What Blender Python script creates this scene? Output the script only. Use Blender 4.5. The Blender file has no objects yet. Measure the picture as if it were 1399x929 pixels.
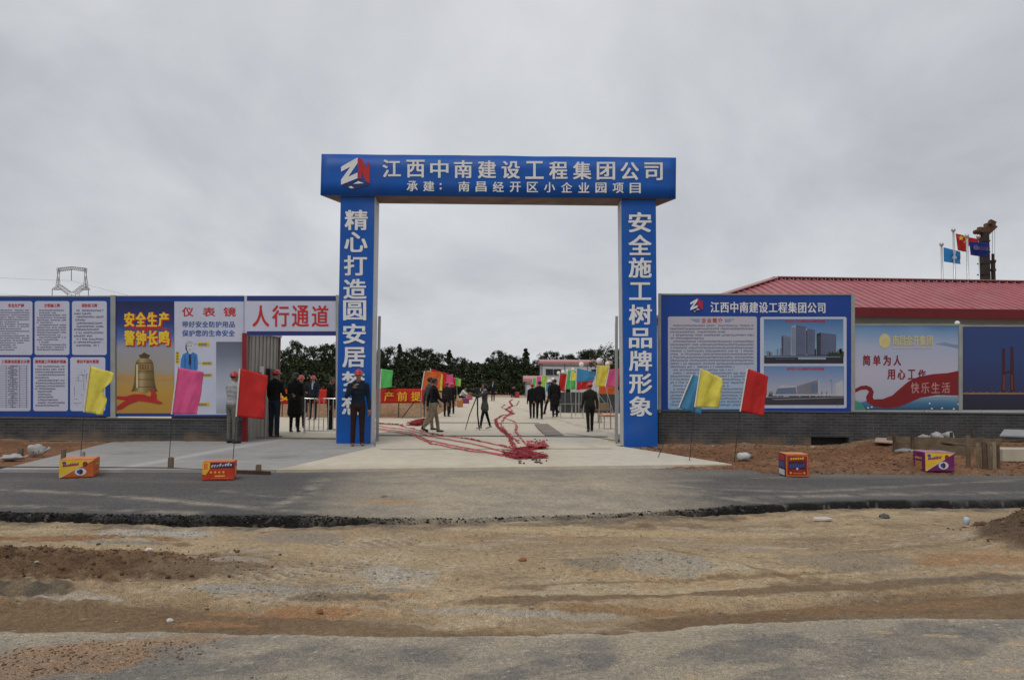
import bpy, math, random
import numpy as np
from mathutils import Vector, Matrix, noise as mnoise

random.seed(7)
RNG = np.random.default_rng(11)
S = bpy.context.scene
COL = S.collection
R = math.radians

# ------------------------------------------------------------------ camera
F, W0, H0 = 1000.0, 1399.0, 929.0          # focal length and frame in photograph pixels
CAM_H = 1.55
PITCH = math.atan(56.5 / F)
ROLL = R(0.5)
cam_d = bpy.data.cameras.new('camera')
cam_d.sensor_width = 36.0
cam_d.lens = F / W0 * 36.0
cam_d.clip_start = 0.1
cam_d.clip_end = 6000
cam = bpy.data.objects.new('camera', cam_d)
COL.objects.link(cam)
CAM_M = Matrix.Translation((0, 0, CAM_H)) @ Matrix.Rotation(math.pi / 2 + PITCH, 4, 'X') @ Matrix.Rotation(ROLL, 4, 'Z')
cam.matrix_world = CAM_M
S.camera = cam

# ------------------------------------------------------------------ sky and sun
SUN_ELEV, SUN_AZ = R(58), R(205)           # high, behind the camera, a little to the left
world = bpy.data.worlds.new('World')
S.world = world
world.use_nodes = True
wn, wl = world.node_tree.nodes, world.node_tree.links
wn.clear()
w_out = wn.new('ShaderNodeOutputWorld')
w_bg = wn.new('ShaderNodeBackground')
w_bg.inputs['Strength'].default_value = 0.1
w_sky = wn.new('ShaderNodeTexSky')
w_sky.sky_type = 'NISHITA'
w_sky.sun_disc = False
w_sky.sun_elevation = SUN_ELEV
w_sky.sun_rotation = SUN_AZ
w_tc = wn.new('ShaderNodeTexCoord')
w_sep = wn.new('ShaderNodeSeparateXYZ')
wl.new(w_tc.outputs['Generated'], w_sep.inputs[0])
# project the direction on a flat cloud deck so that the clouds shrink towards the horizon
w_den = wn.new('ShaderNodeMath'); w_den.operation = 'ADD'; w_den.inputs[1].default_value = 0.5
wl.new(w_sep.outputs['Z'], w_den.inputs[0])
w_abs = wn.new('ShaderNodeMath'); w_abs.operation = 'MAXIMUM'; w_abs.inputs[1].default_value = 0.1
wl.new(w_den.outputs[0], w_abs.inputs[0])
w_dx = wn.new('ShaderNodeMath'); w_dx.operation = 'DIVIDE'
w_dy = wn.new('ShaderNodeMath'); w_dy.operation = 'DIVIDE'
wl.new(w_sep.outputs['X'], w_dx.inputs[0]); wl.new(w_abs.outputs[0], w_dx.inputs[1])
wl.new(w_sep.outputs['Y'], w_dy.inputs[0]); wl.new(w_abs.outputs[0], w_dy.inputs[1])
w_cmb = wn.new('ShaderNodeCombineXYZ')
wl.new(w_dx.outputs[0], w_cmb.inputs[0]); wl.new(w_dy.outputs[0], w_cmb.inputs[1])
w_n1 = wn.new('ShaderNodeTexNoise')
w_n1.inputs['Scale'].default_value = 1.5
w_n1.inputs['Detail'].default_value = 6
w_n1.inputs['Roughness'].default_value = 0.55
w_n1.inputs['Distortion'].default_value = 0.35
wl.new(w_cmb.outputs[0], w_n1.inputs['Vector'])
w_ramp = wn.new('ShaderNodeValToRGB')
e = w_ramp.color_ramp.elements
e[0].position, e[0].color = 0.30, (0.455, 0.472, 0.505, 1)
e[1].position, e[1].color = 0.66, (0.745, 0.757, 0.785, 1)
wl.new(w_n1.outputs['Fac'], w_ramp.inputs[0])
# an overcast sky is brighter overhead than at the horizon
w_zr = wn.new('ShaderNodeMapRange')
w_zr.inputs['From Min'].default_value = 0.45; w_zr.inputs['From Max'].default_value = 1.0
w_zr.inputs['To Min'].default_value = 10.0; w_zr.inputs['To Max'].default_value = 11.6
wl.new(w_sep.outputs['Z'], w_zr.inputs['Value'])
w_mul = wn.new('ShaderNodeVectorMath'); w_mul.operation = 'SCALE'
wl.new(w_ramp.outputs['Color'], w_mul.inputs[0]); wl.new(w_zr.outputs[0], w_mul.inputs['Scale'])
w_mix = wn.new('ShaderNodeMix'); w_mix.data_type = 'RGBA'
w_mix.inputs['Factor'].default_value = 0.95
wl.new(w_sky.outputs[0], w_mix.inputs['A']); wl.new(w_mul.outputs[0], w_mix.inputs['B'])
wl.new(w_mix.outputs['Result'], w_bg.inputs['Color'])
wl.new(w_bg.outputs[0], w_out.inputs[0])

sun_d = bpy.data.lights.new('sun', 'SUN')
sun_d.energy = 1.0
sun_d.angle = R(24)
sun_d.color = (1.0, 0.92, 0.80)
sun = bpy.data.objects.new('sun', sun_d)
COL.objects.link(sun)
_sv = Vector((math.sin(SUN_AZ) * math.cos(SUN_ELEV), math.cos(SUN_AZ) * math.cos(SUN_ELEV), math.sin(SUN_ELEV)))
sun.rotation_euler = (-_sv).to_track_quat('-Z', 'Y').to_euler()

S.view_settings.view_transform = 'Standard'
S.view_settings.look = 'None'
S.view_settings.exposure = 0.0
S.view_settings.gamma = 1.0
S.view_settings.use_curve_mapping = False
S.cycles.max_bounces = 6
S.cycles.diffuse_bounces = 3
S.cycles.glossy_bounces = 3
S.cycles.caustics_reflective = False
S.cycles.caustics_refractive = False

# ------------------------------------------------------------------ pixel -> place
def ray(px, py):
    d = CAM_M.to_3x3() @ Vector(((px - W0 / 2) / F, (H0 / 2 - py) / F, -1.0))
    return d / d.y
def at(px, py, Y):
    d = ray(px, py)
    return Vector((d.x * Y, Y, CAM_H + d.z * Y))
def G(px, py, z=0.0):
    d = ray(px, py)
    Y = (z - CAM_H) / d.z
    return Vector((d.x * Y, Y, z))
class Plane:
    """upright plane through (0, Y0) turned by a small slope t = dY/dX; p() finds where a pixel's ray meets it"""
    def __init__(s, Y0, t=0.0): s.Y0, s.t = Y0, t
    def p(s, px, py, off=0.0):
        d = ray(px, py)
        Y = s.Y0 / (1 - d.x * s.t)
        return Vector((d.x * Y, Y - off, CAM_H + d.z * Y))

# ------------------------------------------------------------------ materials
_M = {}
def lin(h):
    v = [int(h[i:i + 2], 16) / 255 for i in (0, 2, 4)]
    return tuple(c / 12.92 if c <= 0.04045 else ((c + 0.055) / 1.055) ** 2.4 for c in v)
def mat(name, col, rough=0.7, var=0.12, scale=3.0, bump=0.0, bscale=40.0, metal=0.0, coat=0.0, spec=0.4, trans=0.0, dirt=None):
    if name in _M: return _M[name]
    m = bpy.data.materials.new(name); m.use_nodes = True
    n, l = m.node_tree.nodes, m.node_tree.links
    b = n['Principled BSDF']
    b.inputs['Roughness'].default_value = rough
    b.inputs['Metallic'].default_value = metal
    b.inputs['Specular IOR Level'].default_value = spec
    b.inputs['Coat Weight'].default_value = coat
    tc = n.new('ShaderNodeTexCoord')
    nz = n.new('ShaderNodeTexNoise'); nz.inputs['Scale'].default_value = scale; nz.inputs['Detail'].default_value = 6
    nz.inputs['Roughness'].default_value = 0.6
    l.new(tc.outputs['Object'], nz.inputs['Vector'])
    mr = n.new('ShaderNodeMapRange')
    mr.inputs['From Min'].default_value = 0.3; mr.inputs['From Max'].default_value = 0.7
    mr.inputs['To Min'].default_value = 1 - var; mr.inputs['To Max'].default_value = 1 + var
    l.new(nz.outputs['Fac'], mr.inputs['Value'])
    sc = n.new('ShaderNodeVectorMath'); sc.operation = 'SCALE'
    sc.inputs[0].default_value = col[:3]
    l.new(mr.outputs[0], sc.inputs['Scale'])
    src = sc.outputs[0]
    if dirt:                                    # dirt = (colour, amount, scale): blotches of grime
        n2 = n.new('ShaderNodeTexNoise'); n2.inputs['Scale'].default_value = dirt[2]; n2.inputs['Detail'].default_value = 8
        l.new(tc.outputs['Object'], n2.inputs['Vector'])
        r2 = n.new('ShaderNodeMapRange'); r2.inputs['From Min'].default_value = 0.48; r2.inputs['From Max'].default_value = 0.75
        r2.inputs['To Max'].default_value = dirt[1]
        l.new(n2.outputs['Fac'], r2.inputs['Value'])
        mx = n.new('ShaderNodeMix'); mx.data_type = 'RGBA'; mx.inputs['B'].default_value = (*dirt[0], 1)
        l.new(r2.outputs[0], mx.inputs['Factor']); l.new(src, mx.inputs['A'])
        src = mx.outputs['Result']
    l.new(src, b.inputs['Base Color'])
    if bump:
        n3 = n.new('ShaderNodeTexNoise'); n3.inputs['Scale'].default_value = bscale; n3.inputs['Detail'].default_value = 4
        l.new(tc.outputs['Object'], n3.inputs['Vector'])
        bp = n.new('ShaderNodeBump'); bp.inputs['Strength'].default_value = bump; bp.inputs['Distance'].default_value = 0.02
        l.new(n3.outputs['Fac'], bp.inputs['Height']); l.new(bp.outputs[0], b.inputs['Normal'])
    if trans:                                   # thin cloth lets light through
        tr = n.new('ShaderNodeBsdfTranslucent'); l.new(src, tr.inputs['Color'])
        ms = n.new('ShaderNodeMixShader'); ms.inputs[0].default_value = trans
        l.new(b.outputs[0], ms.inputs[1]); l.new(tr.outputs[0], ms.inputs[2])
        l.new(ms.outputs[0], n['Material Output'].inputs['Surface'])
    _M[name] = m
    return m
def ramp_mat(name, stops, axis='Z', rough=0.5, mottle=0.0, mscale=6.0, metal=0.0):
    """a colour gradient along the flat face itself: prints, and the reflection painted on the mirror"""
    if name in _M: return _M[name]
    m = bpy.data.materials.new(name); m.use_nodes = True
    n, l = m.node_tree.nodes, m.node_tree.links
    b = n['Principled BSDF']; b.inputs['Roughness'].default_value = rough; b.inputs['Metallic'].default_value = metal
    tc = n.new('ShaderNodeTexCoord'); sp = n.new('ShaderNodeSeparateXYZ')
    l.new(tc.outputs['Generated'], sp.inputs[0])
    src = sp.outputs[axis]
    if mottle:
        nz = n.new('ShaderNodeTexNoise'); nz.inputs['Scale'].default_value = mscale; nz.inputs['Detail'].default_value = 5
        l.new(tc.outputs['Generated'], nz.inputs['Vector'])
        ma = n.new('ShaderNodeMath'); ma.operation = 'MULTIPLY_ADD'; ma.inputs[1].default_value = mottle; ma.inputs[2].default_value = -mottle / 2
        l.new(nz.outputs['Fac'], ma.inputs[0])
        ad = n.new('ShaderNodeMath'); ad.operation = 'ADD'
        l.new(src, ad.inputs[0]); l.new(ma.outputs[0], ad.inputs[1]); src = ad.outputs[0]
    cr = n.new('ShaderNodeValToRGB'); els = cr.color_ramp.elements
    while len(els) < len(stops): els.new(0.5)
    for el, (p, c) in zip(els, stops): el.position = p; el.color = (*c, 1)
    l.new(src, cr.inputs[0]); l.new(cr.outputs[0], b.inputs['Base Color'])
    _M[name] = m
    return m

# ------------------------------------------------------------------ mesh collector
class MB:
    def __init__(s): s.v, s.f, s.mi = [], [], []
    def add(s, vs, fs, mi=0):
        k = len(s.v); s.v += [tuple(v) for v in vs]
        s.f += [tuple(i + k for i in f) for f in fs]; s.mi += [mi] * len(fs); return s
    def box(s, c, d, rz=0.0, mi=0, M=None, bev=0.0):
        hx, hy, hz = d[0] / 2, d[1] / 2, d[2] / 2
        if bev:
            # chamfered vertical and horizontal edges: 24 vertices
            vs, fs = [], []
            b = min(bev, hx * .9, hy * .9, hz * .9)
            for sx in (-1, 1):
                for sy in (-1, 1):
                    for sz in (-1, 1):
                        vs += [(sx * hx, sy * (hy - b), sz * (hz - b)), (sx * (hx - b), sy * hy, sz * (hz - b)), (sx * (hx - b), sy * (hy - b), sz * hz)]
            idx = lambda sx, sy, sz, k: ((sx > 0) * 4 + (sy > 0) * 2 + (sz > 0)) * 3 + k
            for a in (-1, 1):
                fs.append((idx(a, -1, -1, 0), idx(a, a * -1 * -1 if False else 1, -1, 0), idx(a, 1, 1, 0), idx(a, -1, 1, 0)))
                fs.append((idx(-1, a, -1, 1), idx(1, a, -1, 1), idx(1, a, 1, 1), idx(-1, a, 1, 1)))
                fs.append((idx(-1, -1, a, 2), idx(1, -1, a, 2), idx(1, 1, a, 2), idx(-1, 1, a, 2)))
            for a in (-1, 1):
                for c2 in (-1, 1):
                    fs.append((idx(a, c2, -1, 0), idx(a, c2, 1, 0), idx(a, c2, 1, 1), idx(a, c2, -1, 1)))
                    fs.append((idx(a, -1, c2, 0), idx(a, 1, c2, 0), idx(a, 1, c2, 2), idx(a, -1, c2, 2)))
                    fs.append((idx(-1, a, c2, 1), idx(1, a, c2, 1), idx(1, a, c2, 2), idx(-1, a, c2, 2)))
            for sx in (-1, 1):
                for sy in (-1, 1):
                    for sz in (-1, 1):
                        fs.append(tuple(idx(sx, sy, sz, k) for k in range(3)))
        else:
            vs = [(x, y, z) for x in (-hx, hx) for y in (-hy, hy) for z in (-hz, hz)]
            fs = [(0, 1, 3, 2), (4, 6, 7, 5), (0, 4, 5, 1), (2, 3, 7, 6), (0, 2, 6, 4), (1, 5, 7, 3)]
        if M is None:
            cz, sz_ = math.cos(rz), math.sin(rz)
            vs = [(c[0] + x * cz - y * sz_, c[1] + x * sz_ + y * cz, c[2] + z) for x, y, z in vs]
        else: vs = [M @ Vector(v) for v in vs]
        return s.add(vs, fs, mi)
    def hexa(s, p, mi=0):        # eight corners: bottom four then top four, same order
        return s.add(p, [(3, 2, 1, 0), (4, 5, 6, 7), (0, 1, 5, 4), (1, 2, 6, 5), (2, 3, 7, 6), (3, 0, 4, 7)], mi)
    def bar(s, a, b, w, d=None, mi=0):
        a, b = Vector(a), Vector(b); d = d or w
        ax = (b - a).normalized()
        up = Vector((0, 0, 1)) if abs(ax.z) < 0.9 else Vector((0, 1, 0))
        x = ax.cross(up).normalized(); y = x.cross(ax).normalized()
        q = [(-1, -1), (1, -1), (1, 1), (-1, 1)]
        return s.hexa([a + x * (i * w / 2) + y * (j * d / 2) for i, j in q] + [b + x * (i * w / 2) + y * (j * d / 2) for i, j in q], mi)
    def tube(s, pts, rad, seg=8, mi=0, cap=True, flat=1.0):
        pts = [Vector(p) for p in pts]
        n = len(pts); rad = [rad] * n if not hasattr(rad, '__len__') else rad
        vs, fs = [], []
        prev = None
        for i, p in enumerate(pts):
            t = (pts[min(i + 1, n - 1)] - pts[max(i - 1, 0)])
            t = t.normalized() if t.length > 1e-9 else Vector((0, 0, 1))
            if prev is None:
                up = Vector((0, 0, 1)) if abs(t.z) < 0.9 else Vector((0, 1, 0))
                x = t.cross(up).normalized()
            else:
                x = (prev - t * prev.dot(t)).normalized()
            prev = x; y = t.cross(x)
            for k in range(seg):
                a = 2 * math.pi * k / seg
                vs.append(p + x * (math.cos(a) * rad[i]) + y * (math.sin(a) * rad[i] * flat))
        for i in range(n - 1):
            for k in range(seg):
                fs.append((i * seg + k, i * seg + (k + 1) % seg, (i + 1) * seg + (k + 1) % seg, (i + 1) * seg + k))
        if cap:
            fs.append(tuple(range(seg - 1, -1, -1))); fs.append(tuple((n - 1) * seg + k for k in range(seg)))
        return s.add(vs, fs, mi)
    def ball(s, c, r, u=12, v=8, mi=0, M=None):
        r = r if hasattr(r, '__len__') else (r, r, r)
        vs = [(0, 0, -1)]
        for j in range(1, v):
            a = -math.pi / 2 + math.pi * j / v
            for i in range(u):
                t = 2 * math.pi * i / u
                vs.append((math.cos(a) * math.cos(t), math.cos(a) * math.sin(t), math.sin(a)))
        vs.append((0, 0, 1))
        fs = [(0, 1 + (i + 1) % u, 1 + i) for i in range(u)]
        for j in range(v - 2):
            for i in range(u):
                a = 1 + j * u
                fs.append((a + i, a + (i + 1) % u, a + u + (i + 1) % u, a + u + i))
        t = len(vs) - 1
        fs += [(t, 1 + (v - 2) * u + i, 1 + (v - 2) * u + (i + 1) % u) for i in range(u)]
        vs = [Vector((x * r[0], y * r[1], z * r[2])) for x, y, z in vs]
        if M is not None: vs = [M @ q for q in vs]
        return s.add([q + Vector(c) for q in vs], fs, mi)
    def poly(s, pts, mi=0): return s.add(pts, [tuple(range(len(pts)))], mi)
    def prism(s, pts, off, mi=0):
        n = len(pts); off = Vector(off); pts = [Vector(p) for p in pts]
        return s.add(pts + [p + off for p in pts], [tuple(range(n)), tuple(range(2 * n - 1, n - 1, -1))] + [(i, i + n, (i + 1) % n + n, (i + 1) % n) for i in range(n)], mi)
    def mesh(s, name, mats, smooth=False):
        me = bpy.data.meshes.new(name); me.from_pydata(s.v, [], s.f)
        for m in (mats if isinstance(mats, (list, tuple)) else [mats]): me.materials.append(m)
        if any(s.mi): me.polygons.foreach_set('material_index', s.mi)
        if smooth: me.polygons.foreach_set('use_smooth', [True] * len(s.f))
        me.validate(); me.update()
        return me
    def build(s, name, mats, parent=None, world=True, smooth=False):
        o0 = origin(parent)
        if world and parent is not None and o0.length > 0:
            s.v = [(x - o0.x, y - o0.y, z - o0.z) for x, y, z in s.v]
        o = bpy.data.objects.new(name, s.mesh(name, mats, smooth)); COL.objects.link(o)
        if parent is not None: o.parent = parent
        return o
def origin(o):
    v = Vector((0, 0, 0))
    while o is not None: v += Vector(o.location); o = o.parent
    return v
def tag(o, label, cat, group=None):
    o['label'] = label; o['category'] = cat
    if group: o['group'] = group
    return o
def thing(name, label, cat, loc=(0, 0, 0), rz=0.0, group=None):
    o = bpy.data.objects.new(name, None); COL.objects.link(o)
    o.location = loc; o.rotation_euler = (0, 0, rz); o.empty_display_size = 0.2
    return tag(o, label, cat, group)
def structure(o): o['kind'] = 'structure'; return o
def stuff(o, label=None, cat=None):
    o['kind'] = 'stuff'
    if label: tag(o, label, cat)
    return o
def dup(root, loc, rz=0.0, label=None, group=None, scale=None, swap=None):
    r = root.copy(); COL.objects.link(r); r.location = loc; r.rotation_euler = (0, 0, rz)
    if scale: r.scale = scale
    if label: r['label'] = label
    if group: r['group'] = group
    for ch in list(root.children):
        c = ch.copy(); COL.objects.link(c); c.parent = r
        for g in list(ch.children):
            d = g.copy(); COL.objects.link(d); d.parent = c
    return r

# text outlines: the font's own glyphs turned into flat faces and fitted in a pixel rectangle of a plane
def glyphs(body, spacing=1.0, bold=0.0, res=3):
    c = bpy.data.curves.new('lettering', 'FONT'); c.body = body; c.size = 1; c.space_character = spacing
    c.offset = bold; c.resolution_u = res; c.fill_mode = 'FRONT'
    o = bpy.data.objects.new('lettering', c); COL.objects.link(o)
    dg = bpy.context.evaluated_depsgraph_get()
    me = bpy.data.meshes.new_from_object(o.evaluated_get(dg))
    v = np.array([q.co[:2] for q in me.vertices]); fs = [tuple(p.vertices) for p in me.polygons]
    bpy.data.objects.remove(o); bpy.data.curves.remove(c); bpy.data.meshes.remove(me)
    v -= v.min(0); v /= np.maximum(v.max(0), 1e-6)
    return v, fs
def text_on(mb, plane, body, x0, y0, x1, y1, off=0.006, spacing=1.0, bold=0.02, mi=0, res=3, y0b=None, y1b=None):
    """letters between pixel columns x0..x1 and rows y0..y1 (y0b, y1b: rows at the right end if the line tilts)"""
    v, fs = glyphs(body, spacing, 0.0, res)
    y0b = y0 if y0b is None else y0b; y1b = y1 if y1b is None else y1b
    s_ = bold * (y1 - y0) * 0.85; x0 += s_; x1 -= s_
    # a heavier weight: the strokes are struck five times, slightly apart
    for k, (dx, dy) in enumerate(((0, 0), (1, .6), (-1, .6), (1, -.6), (-1, -.6)) if bold else ((0, 0),)):
        vs = []
        for a, b in v:
            top = y0 + (y0b - y0) * a; bot = y1 + (y1b - y1) * a
            vs.append(plane.p(x0 + (x1 - x0) * a + dx * s_, bot + (top - bot) * b + dy * s_, off + k * .0004))
        mb.add(vs, fs, mi)
def line_on(mb, plane, body, xa, ya, xb, yb, w, h, off, bold=.03, mi=0):
    """signs set one by one, evenly spaced from centre (xa, ya) to centre (xb, yb)"""
    n_ = len(body) - 1
    for i, ch in enumerate(body):
        if ch == ' ': continue
        cx, cy = xa + (xb - xa) * i / n_, ya + (yb - ya) * i / n_
        text_on(mb, plane, ch, cx - w / 2, cy - h / 2, cx + w / 2, cy + h / 2, off, 1.0, bold, mi, 4)
def rect_on(mb, plane, x0, y0, x1, y1, off=0.004, mi=0):
    mb.poly([plane.p(x0, y1, off), plane.p(x1, y1, off), plane.p(x1, y0, off), plane.p(x0, y0, off)], mi)
def poly_on(mb, plane, pts, off=0.004, mi=0):
    mb.poly([plane.p(x, y, off) for x, y in reversed(pts)], mi)
def round_rect_on(mb, plane, x0, y0, x1, y1, r=3, off=0.004, mi=0):
    pts = []
    for cx, cy, a0 in ((x1 - r, y0 + r, -90), (x1 - r, y1 - r, 0), (x0 + r, y1 - r, 90), (x0 + r, y0 + r, 180)):
        for k in range(5):
            a = R(a0 + 22.5 * k); pts.append((cx + r * math.cos(a), cy + r * math.sin(a)))
    poly_on(mb, plane, pts, off, mi)
def slab_on(mb, plane, x0, y0, x1, y1, front=0.0, back=0.05, mi=0):
    """a board with thickness: pixel rectangle, its face at offset front, its back behind it"""
    q = [(x0, y1), (x1, y1), (x1, y0), (x0, y0)]
    f = [plane.p(x, y, front) for x, y in q]; b = [p + Vector((0, back + front, 0)) for p in f]
    mb.add(f + b, [(0, 1, 2, 3), (7, 6, 5, 4), (0, 4, 5, 1), (1, 5, 6, 2), (2, 6, 7, 3), (3, 7, 4, 0)], mi)
def body_rows(mb, plane, x0, y0, x1, y1, rows, off=0.006, cw=1.9, rnd=None, mi=0, fill=0.75, paras=5):
    """rows of small print too fine to read in the photograph: each sign a few short strokes"""
    rnd = rnd or random.Random(3)
    dy = (y1 - y0) / rows
    starts = sorted(rnd.sample(range(1, rows), min(paras, rows - 1))) if paras else []
    for r_ in range(rows):
        ya = y0 + r_ * dy; h = dy * 0.62
        xs = x0 + (2 * cw if (r_ == 0 or r_ in starts) else 0)
        xe = x1 - (rnd.random() * (x1 - x0) * 0.6 if (r_ + 1) in starts or r_ == rows - 1 else 0)
        x = xs
        while x < xe - cw:
            if rnd.random() < 0.94:
                w = cw * 0.8
                for _ in range(2):
                    yy = ya + rnd.random() * h * 0.75
                    rect_on(mb, plane, x, yy, x + w, yy + h * 0.2, off, mi)
                xx = x + rnd.random() * w * 0.7
                rect_on(mb, plane, xx, ya, xx + cw * 0.22, ya + h, off + 0.0007, mi)
            x += cw

# ------------------------------------------------------------------ numpy noise and ground sheets
def vnoise(x, y, seed=0):
    xi = np.floor(x).astype(np.int64); yi = np.floor(y).astype(np.int64)
    fx = x - xi; fy = y - yi
    fx = fx * fx * (3 - 2 * fx); fy = fy * fy * (3 - 2 * fy)
    def h(a, b):
        n = (a * 374761393 + b * 668265263 + seed * 1442695041) & 0xffffffff
        n = ((n ^ (n >> 13)) * 1274126177) & 0xffffffff
        return ((n ^ (n >> 16)) & 0xffff) / 65535.0
    return (h(xi, yi) * (1 - fx) + h(xi + 1, yi) * fx) * (1 - fy) + (h(xi, yi + 1) * (1 - fx) + h(xi + 1, yi + 1) * fx) * fy
def fbm(x, y, sc, seed=0, oct=4, gain=0.5):
    t, a, s_ = 0, 1.0, 0
    for o in range(oct):
        t = t + a * vnoise(x * sc * 2 ** o + 17.3 * o, y * sc * 2 ** o + 5.1 * o, seed + o); s_ += a; a *= gain
    return t / s_ * 2 - 1
def sstep(a, b, x):
    t = np.clip((x - a) / (b - a), 0, 1); return t * t * (3 - 2 * t)
def blob(x, y, cx, cy, rx, ry, rot=0.0, p=2.0):
    c, s_ = math.cos(rot), math.sin(rot)
    u = ((x - cx) * c + (y - cy) * s_) / rx; v = (-(x - cx) * s_ + (y - cy) * c) / ry
    return np.exp(-(u * u + v * v) ** (p / 2))
def mixc(c, m, col):
    return c * (1 - m[..., None]) + np.array(col) * m[..., None]
def ground_mat(name, rough=0.9, fine=0.35, fscale=60.0, mid=0.2, mscale=9.0, bump=0.5, bscale=90.0, spec=0.25):
    m = bpy.data.materials.new(name); m.use_nodes = True
    n, l = m.node_tree.nodes, m.node_tree.links
    b = n['Principled BSDF']; b.inputs['Roughness'].default_value = rough; b.inputs['Specular IOR Level'].default_value = spec
    at_ = n.new('ShaderNodeAttribute'); at_.attribute_name = 'tint'
    tc = n.new('ShaderNodeTexCoord')
    def nz(scale, det, lo, hi, a, b_):
        q = n.new('ShaderNodeTexNoise'); q.inputs['Scale'].default_value = scale; q.inputs['Detail'].default_value = det; q.inputs['Roughness'].default_value = 0.65
        l.new(tc.outputs['Object'], q.inputs['Vector'])
        r = n.new('ShaderNodeMapRange'); r.inputs['From Min'].default_value = lo; r.inputs['From Max'].default_value = hi
        r.inputs['To Min'].default_value = a; r.inputs['To Max'].default_value = b_
        l.new(q.outputs['Fac'], r.inputs['Value']); return q, r
    q1, r1 = nz(fscale, 5, 0.3, 0.7, 1 - fine, 1 + fine)
    q2, r2 = nz(mscale, 6, 0.3, 0.7, 1 - mid, 1 + mid)
    mu = n.new('ShaderNodeMath'); mu.operation = 'MULTIPLY'
    l.new(r1.outputs[0], mu.inputs[0]); l.new(r2.outputs[0], mu.inputs[1])
    sc = n.new('ShaderNodeVectorMath'); sc.operation = 'SCALE'
    l.new(at_.outputs['Color'], sc.inputs[0]); l.new(mu.outputs[0], sc.inputs['Scale'])
    l.new(sc.outputs[0], b.inputs['Base Color'])
    q3, _ = nz(bscale, 6, 0, 1, 0, 1)
    bp = n.new('ShaderNodeBump'); bp.inputs['Strength'].default_value = bump; bp.inputs['Distance'].default_value = 0.012
    l.new(q3.outputs['Fac'], bp.inputs['Height']); l.new(bp.outputs[0], b.inputs['Normal'])
    return m
def sheet(name, xs, ys, zf, cf, m, keep=None, smooth=True):
    X, Y = np.meshgrid(xs, ys)
    Z = zf(X, Y)
    C = np.clip(cf(X, Y, Z), 0.005, 0.9)
    ny, nx = X.shape
    idx = np.arange(nx * ny).reshape(ny, nx)
    q = np.stack([idx[:-1, :-1], idx[:-1, 1:], idx[1:, 1:], idx[1:, :-1]], -1).reshape(-1, 4)
    if keep is not None:
        k = keep(X, Y); kk = (k[:-1, :-1] & k[:-1, 1:] & k[1:, 1:] & k[1:, :-1]).reshape(-1); q = q[kk]
        used = np.zeros(nx * ny, bool); used[q.reshape(-1)] = True
        remap = np.cumsum(used) - 1; q = remap[q]
    else: used = np.ones(nx * ny, bool)
    co = np.stack([X, Y, Z], -1).reshape(-1, 3)[used]
    col = C.reshape(-1, 3)[used]
    me = bpy.data.meshes.new(name)
    me.vertices.add(len(co)); me.vertices.foreach_set('co', co.astype(np.float32).ravel())
    me.loops.add(q.size); me.loops.foreach_set('vertex_index', q.astype(np.int32).ravel())
    me.polygons.add(len(q)); me.polygons.foreach_set('loop_start', np.arange(0, q.size, 4, dtype=np.int32))
    me.update(calc_edges=True)
    me.polygons.foreach_set('use_smooth', np.full(len(q), smooth))
    a = me.color_attributes.new('tint', 'FLOAT_COLOR', 'POINT')
    a.data.foreach_set('color', np.concatenate([col, np.ones((len(col), 1))], 1).astype(np.float32).ravel())
    me.materials.append(m)
    o = bpy.data.objects.new(name, me); COL.objects.link(o)
    return structure(o)
def inpoly(X, Y, pts):
    r = np.zeros(X.shape, bool); n = len(pts); j = n - 1
    for i in range(n):
        xi, yi = pts[i]; xj, yj = pts[j]
        c = ((yi > Y) != (yj > Y)) & (X < (xj - xi) * (Y - yi) / (yj - yi + 1e-12) + xi)
        r ^= c; j = i
    return r
# =================================================================== GROUND
def edge_fn(pix, z=0.0):
    P = [G(x, y, z) for x, y in pix]
    xs = np.array([p.x for p in P]); ys = np.array([p.y for p in P])
    return lambda X: np.interp(X, xs, ys)
near_edge = edge_fn([(-500, 866), (0, 862), (250, 863), (500, 870), (620, 868), (850, 866), (1000, 853), (1150, 845), (1399, 838), (1900, 830)])
road_edge = edge_fn([(-500, 702), (0, 704), (200, 708), (430, 709), (520, 713), (700, 711), (850, 705), (950, 700), (1050, 692), (1200, 687), (1399, 685), (1900, 682)])
APRON_Z = 0.05
def gz(Y):
    """height of the concrete along the way in"""
    return float(np.interp(Y, [12.5, 16.5, 20, 24, 500], [APRON_Z, 0.09, 0.09, 0.0, 0.0]))
def Gz(px, py):
    z = 0.05
    for _ in range(6): z = gz(G(px, py, z).y) if G(px, py, z).y > 12.4 else 0.0
    return G(px, py, z)

TAN = (0.365, 0.288, 0.195); TAN2 = (0.42, 0.345, 0.24); REDC = (0.36, 0.185, 0.09); BROWN = (0.165, 0.115, 0.072)
DKBROWN = (0.10, 0.068, 0.042); GREYG = (0.30, 0.285, 0.26); PALE = (0.46, 0.44, 0.40); ASPH = (0.098, 0.095, 0.094); BLACK = (0.013, 0.0125, 0.012)

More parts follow.
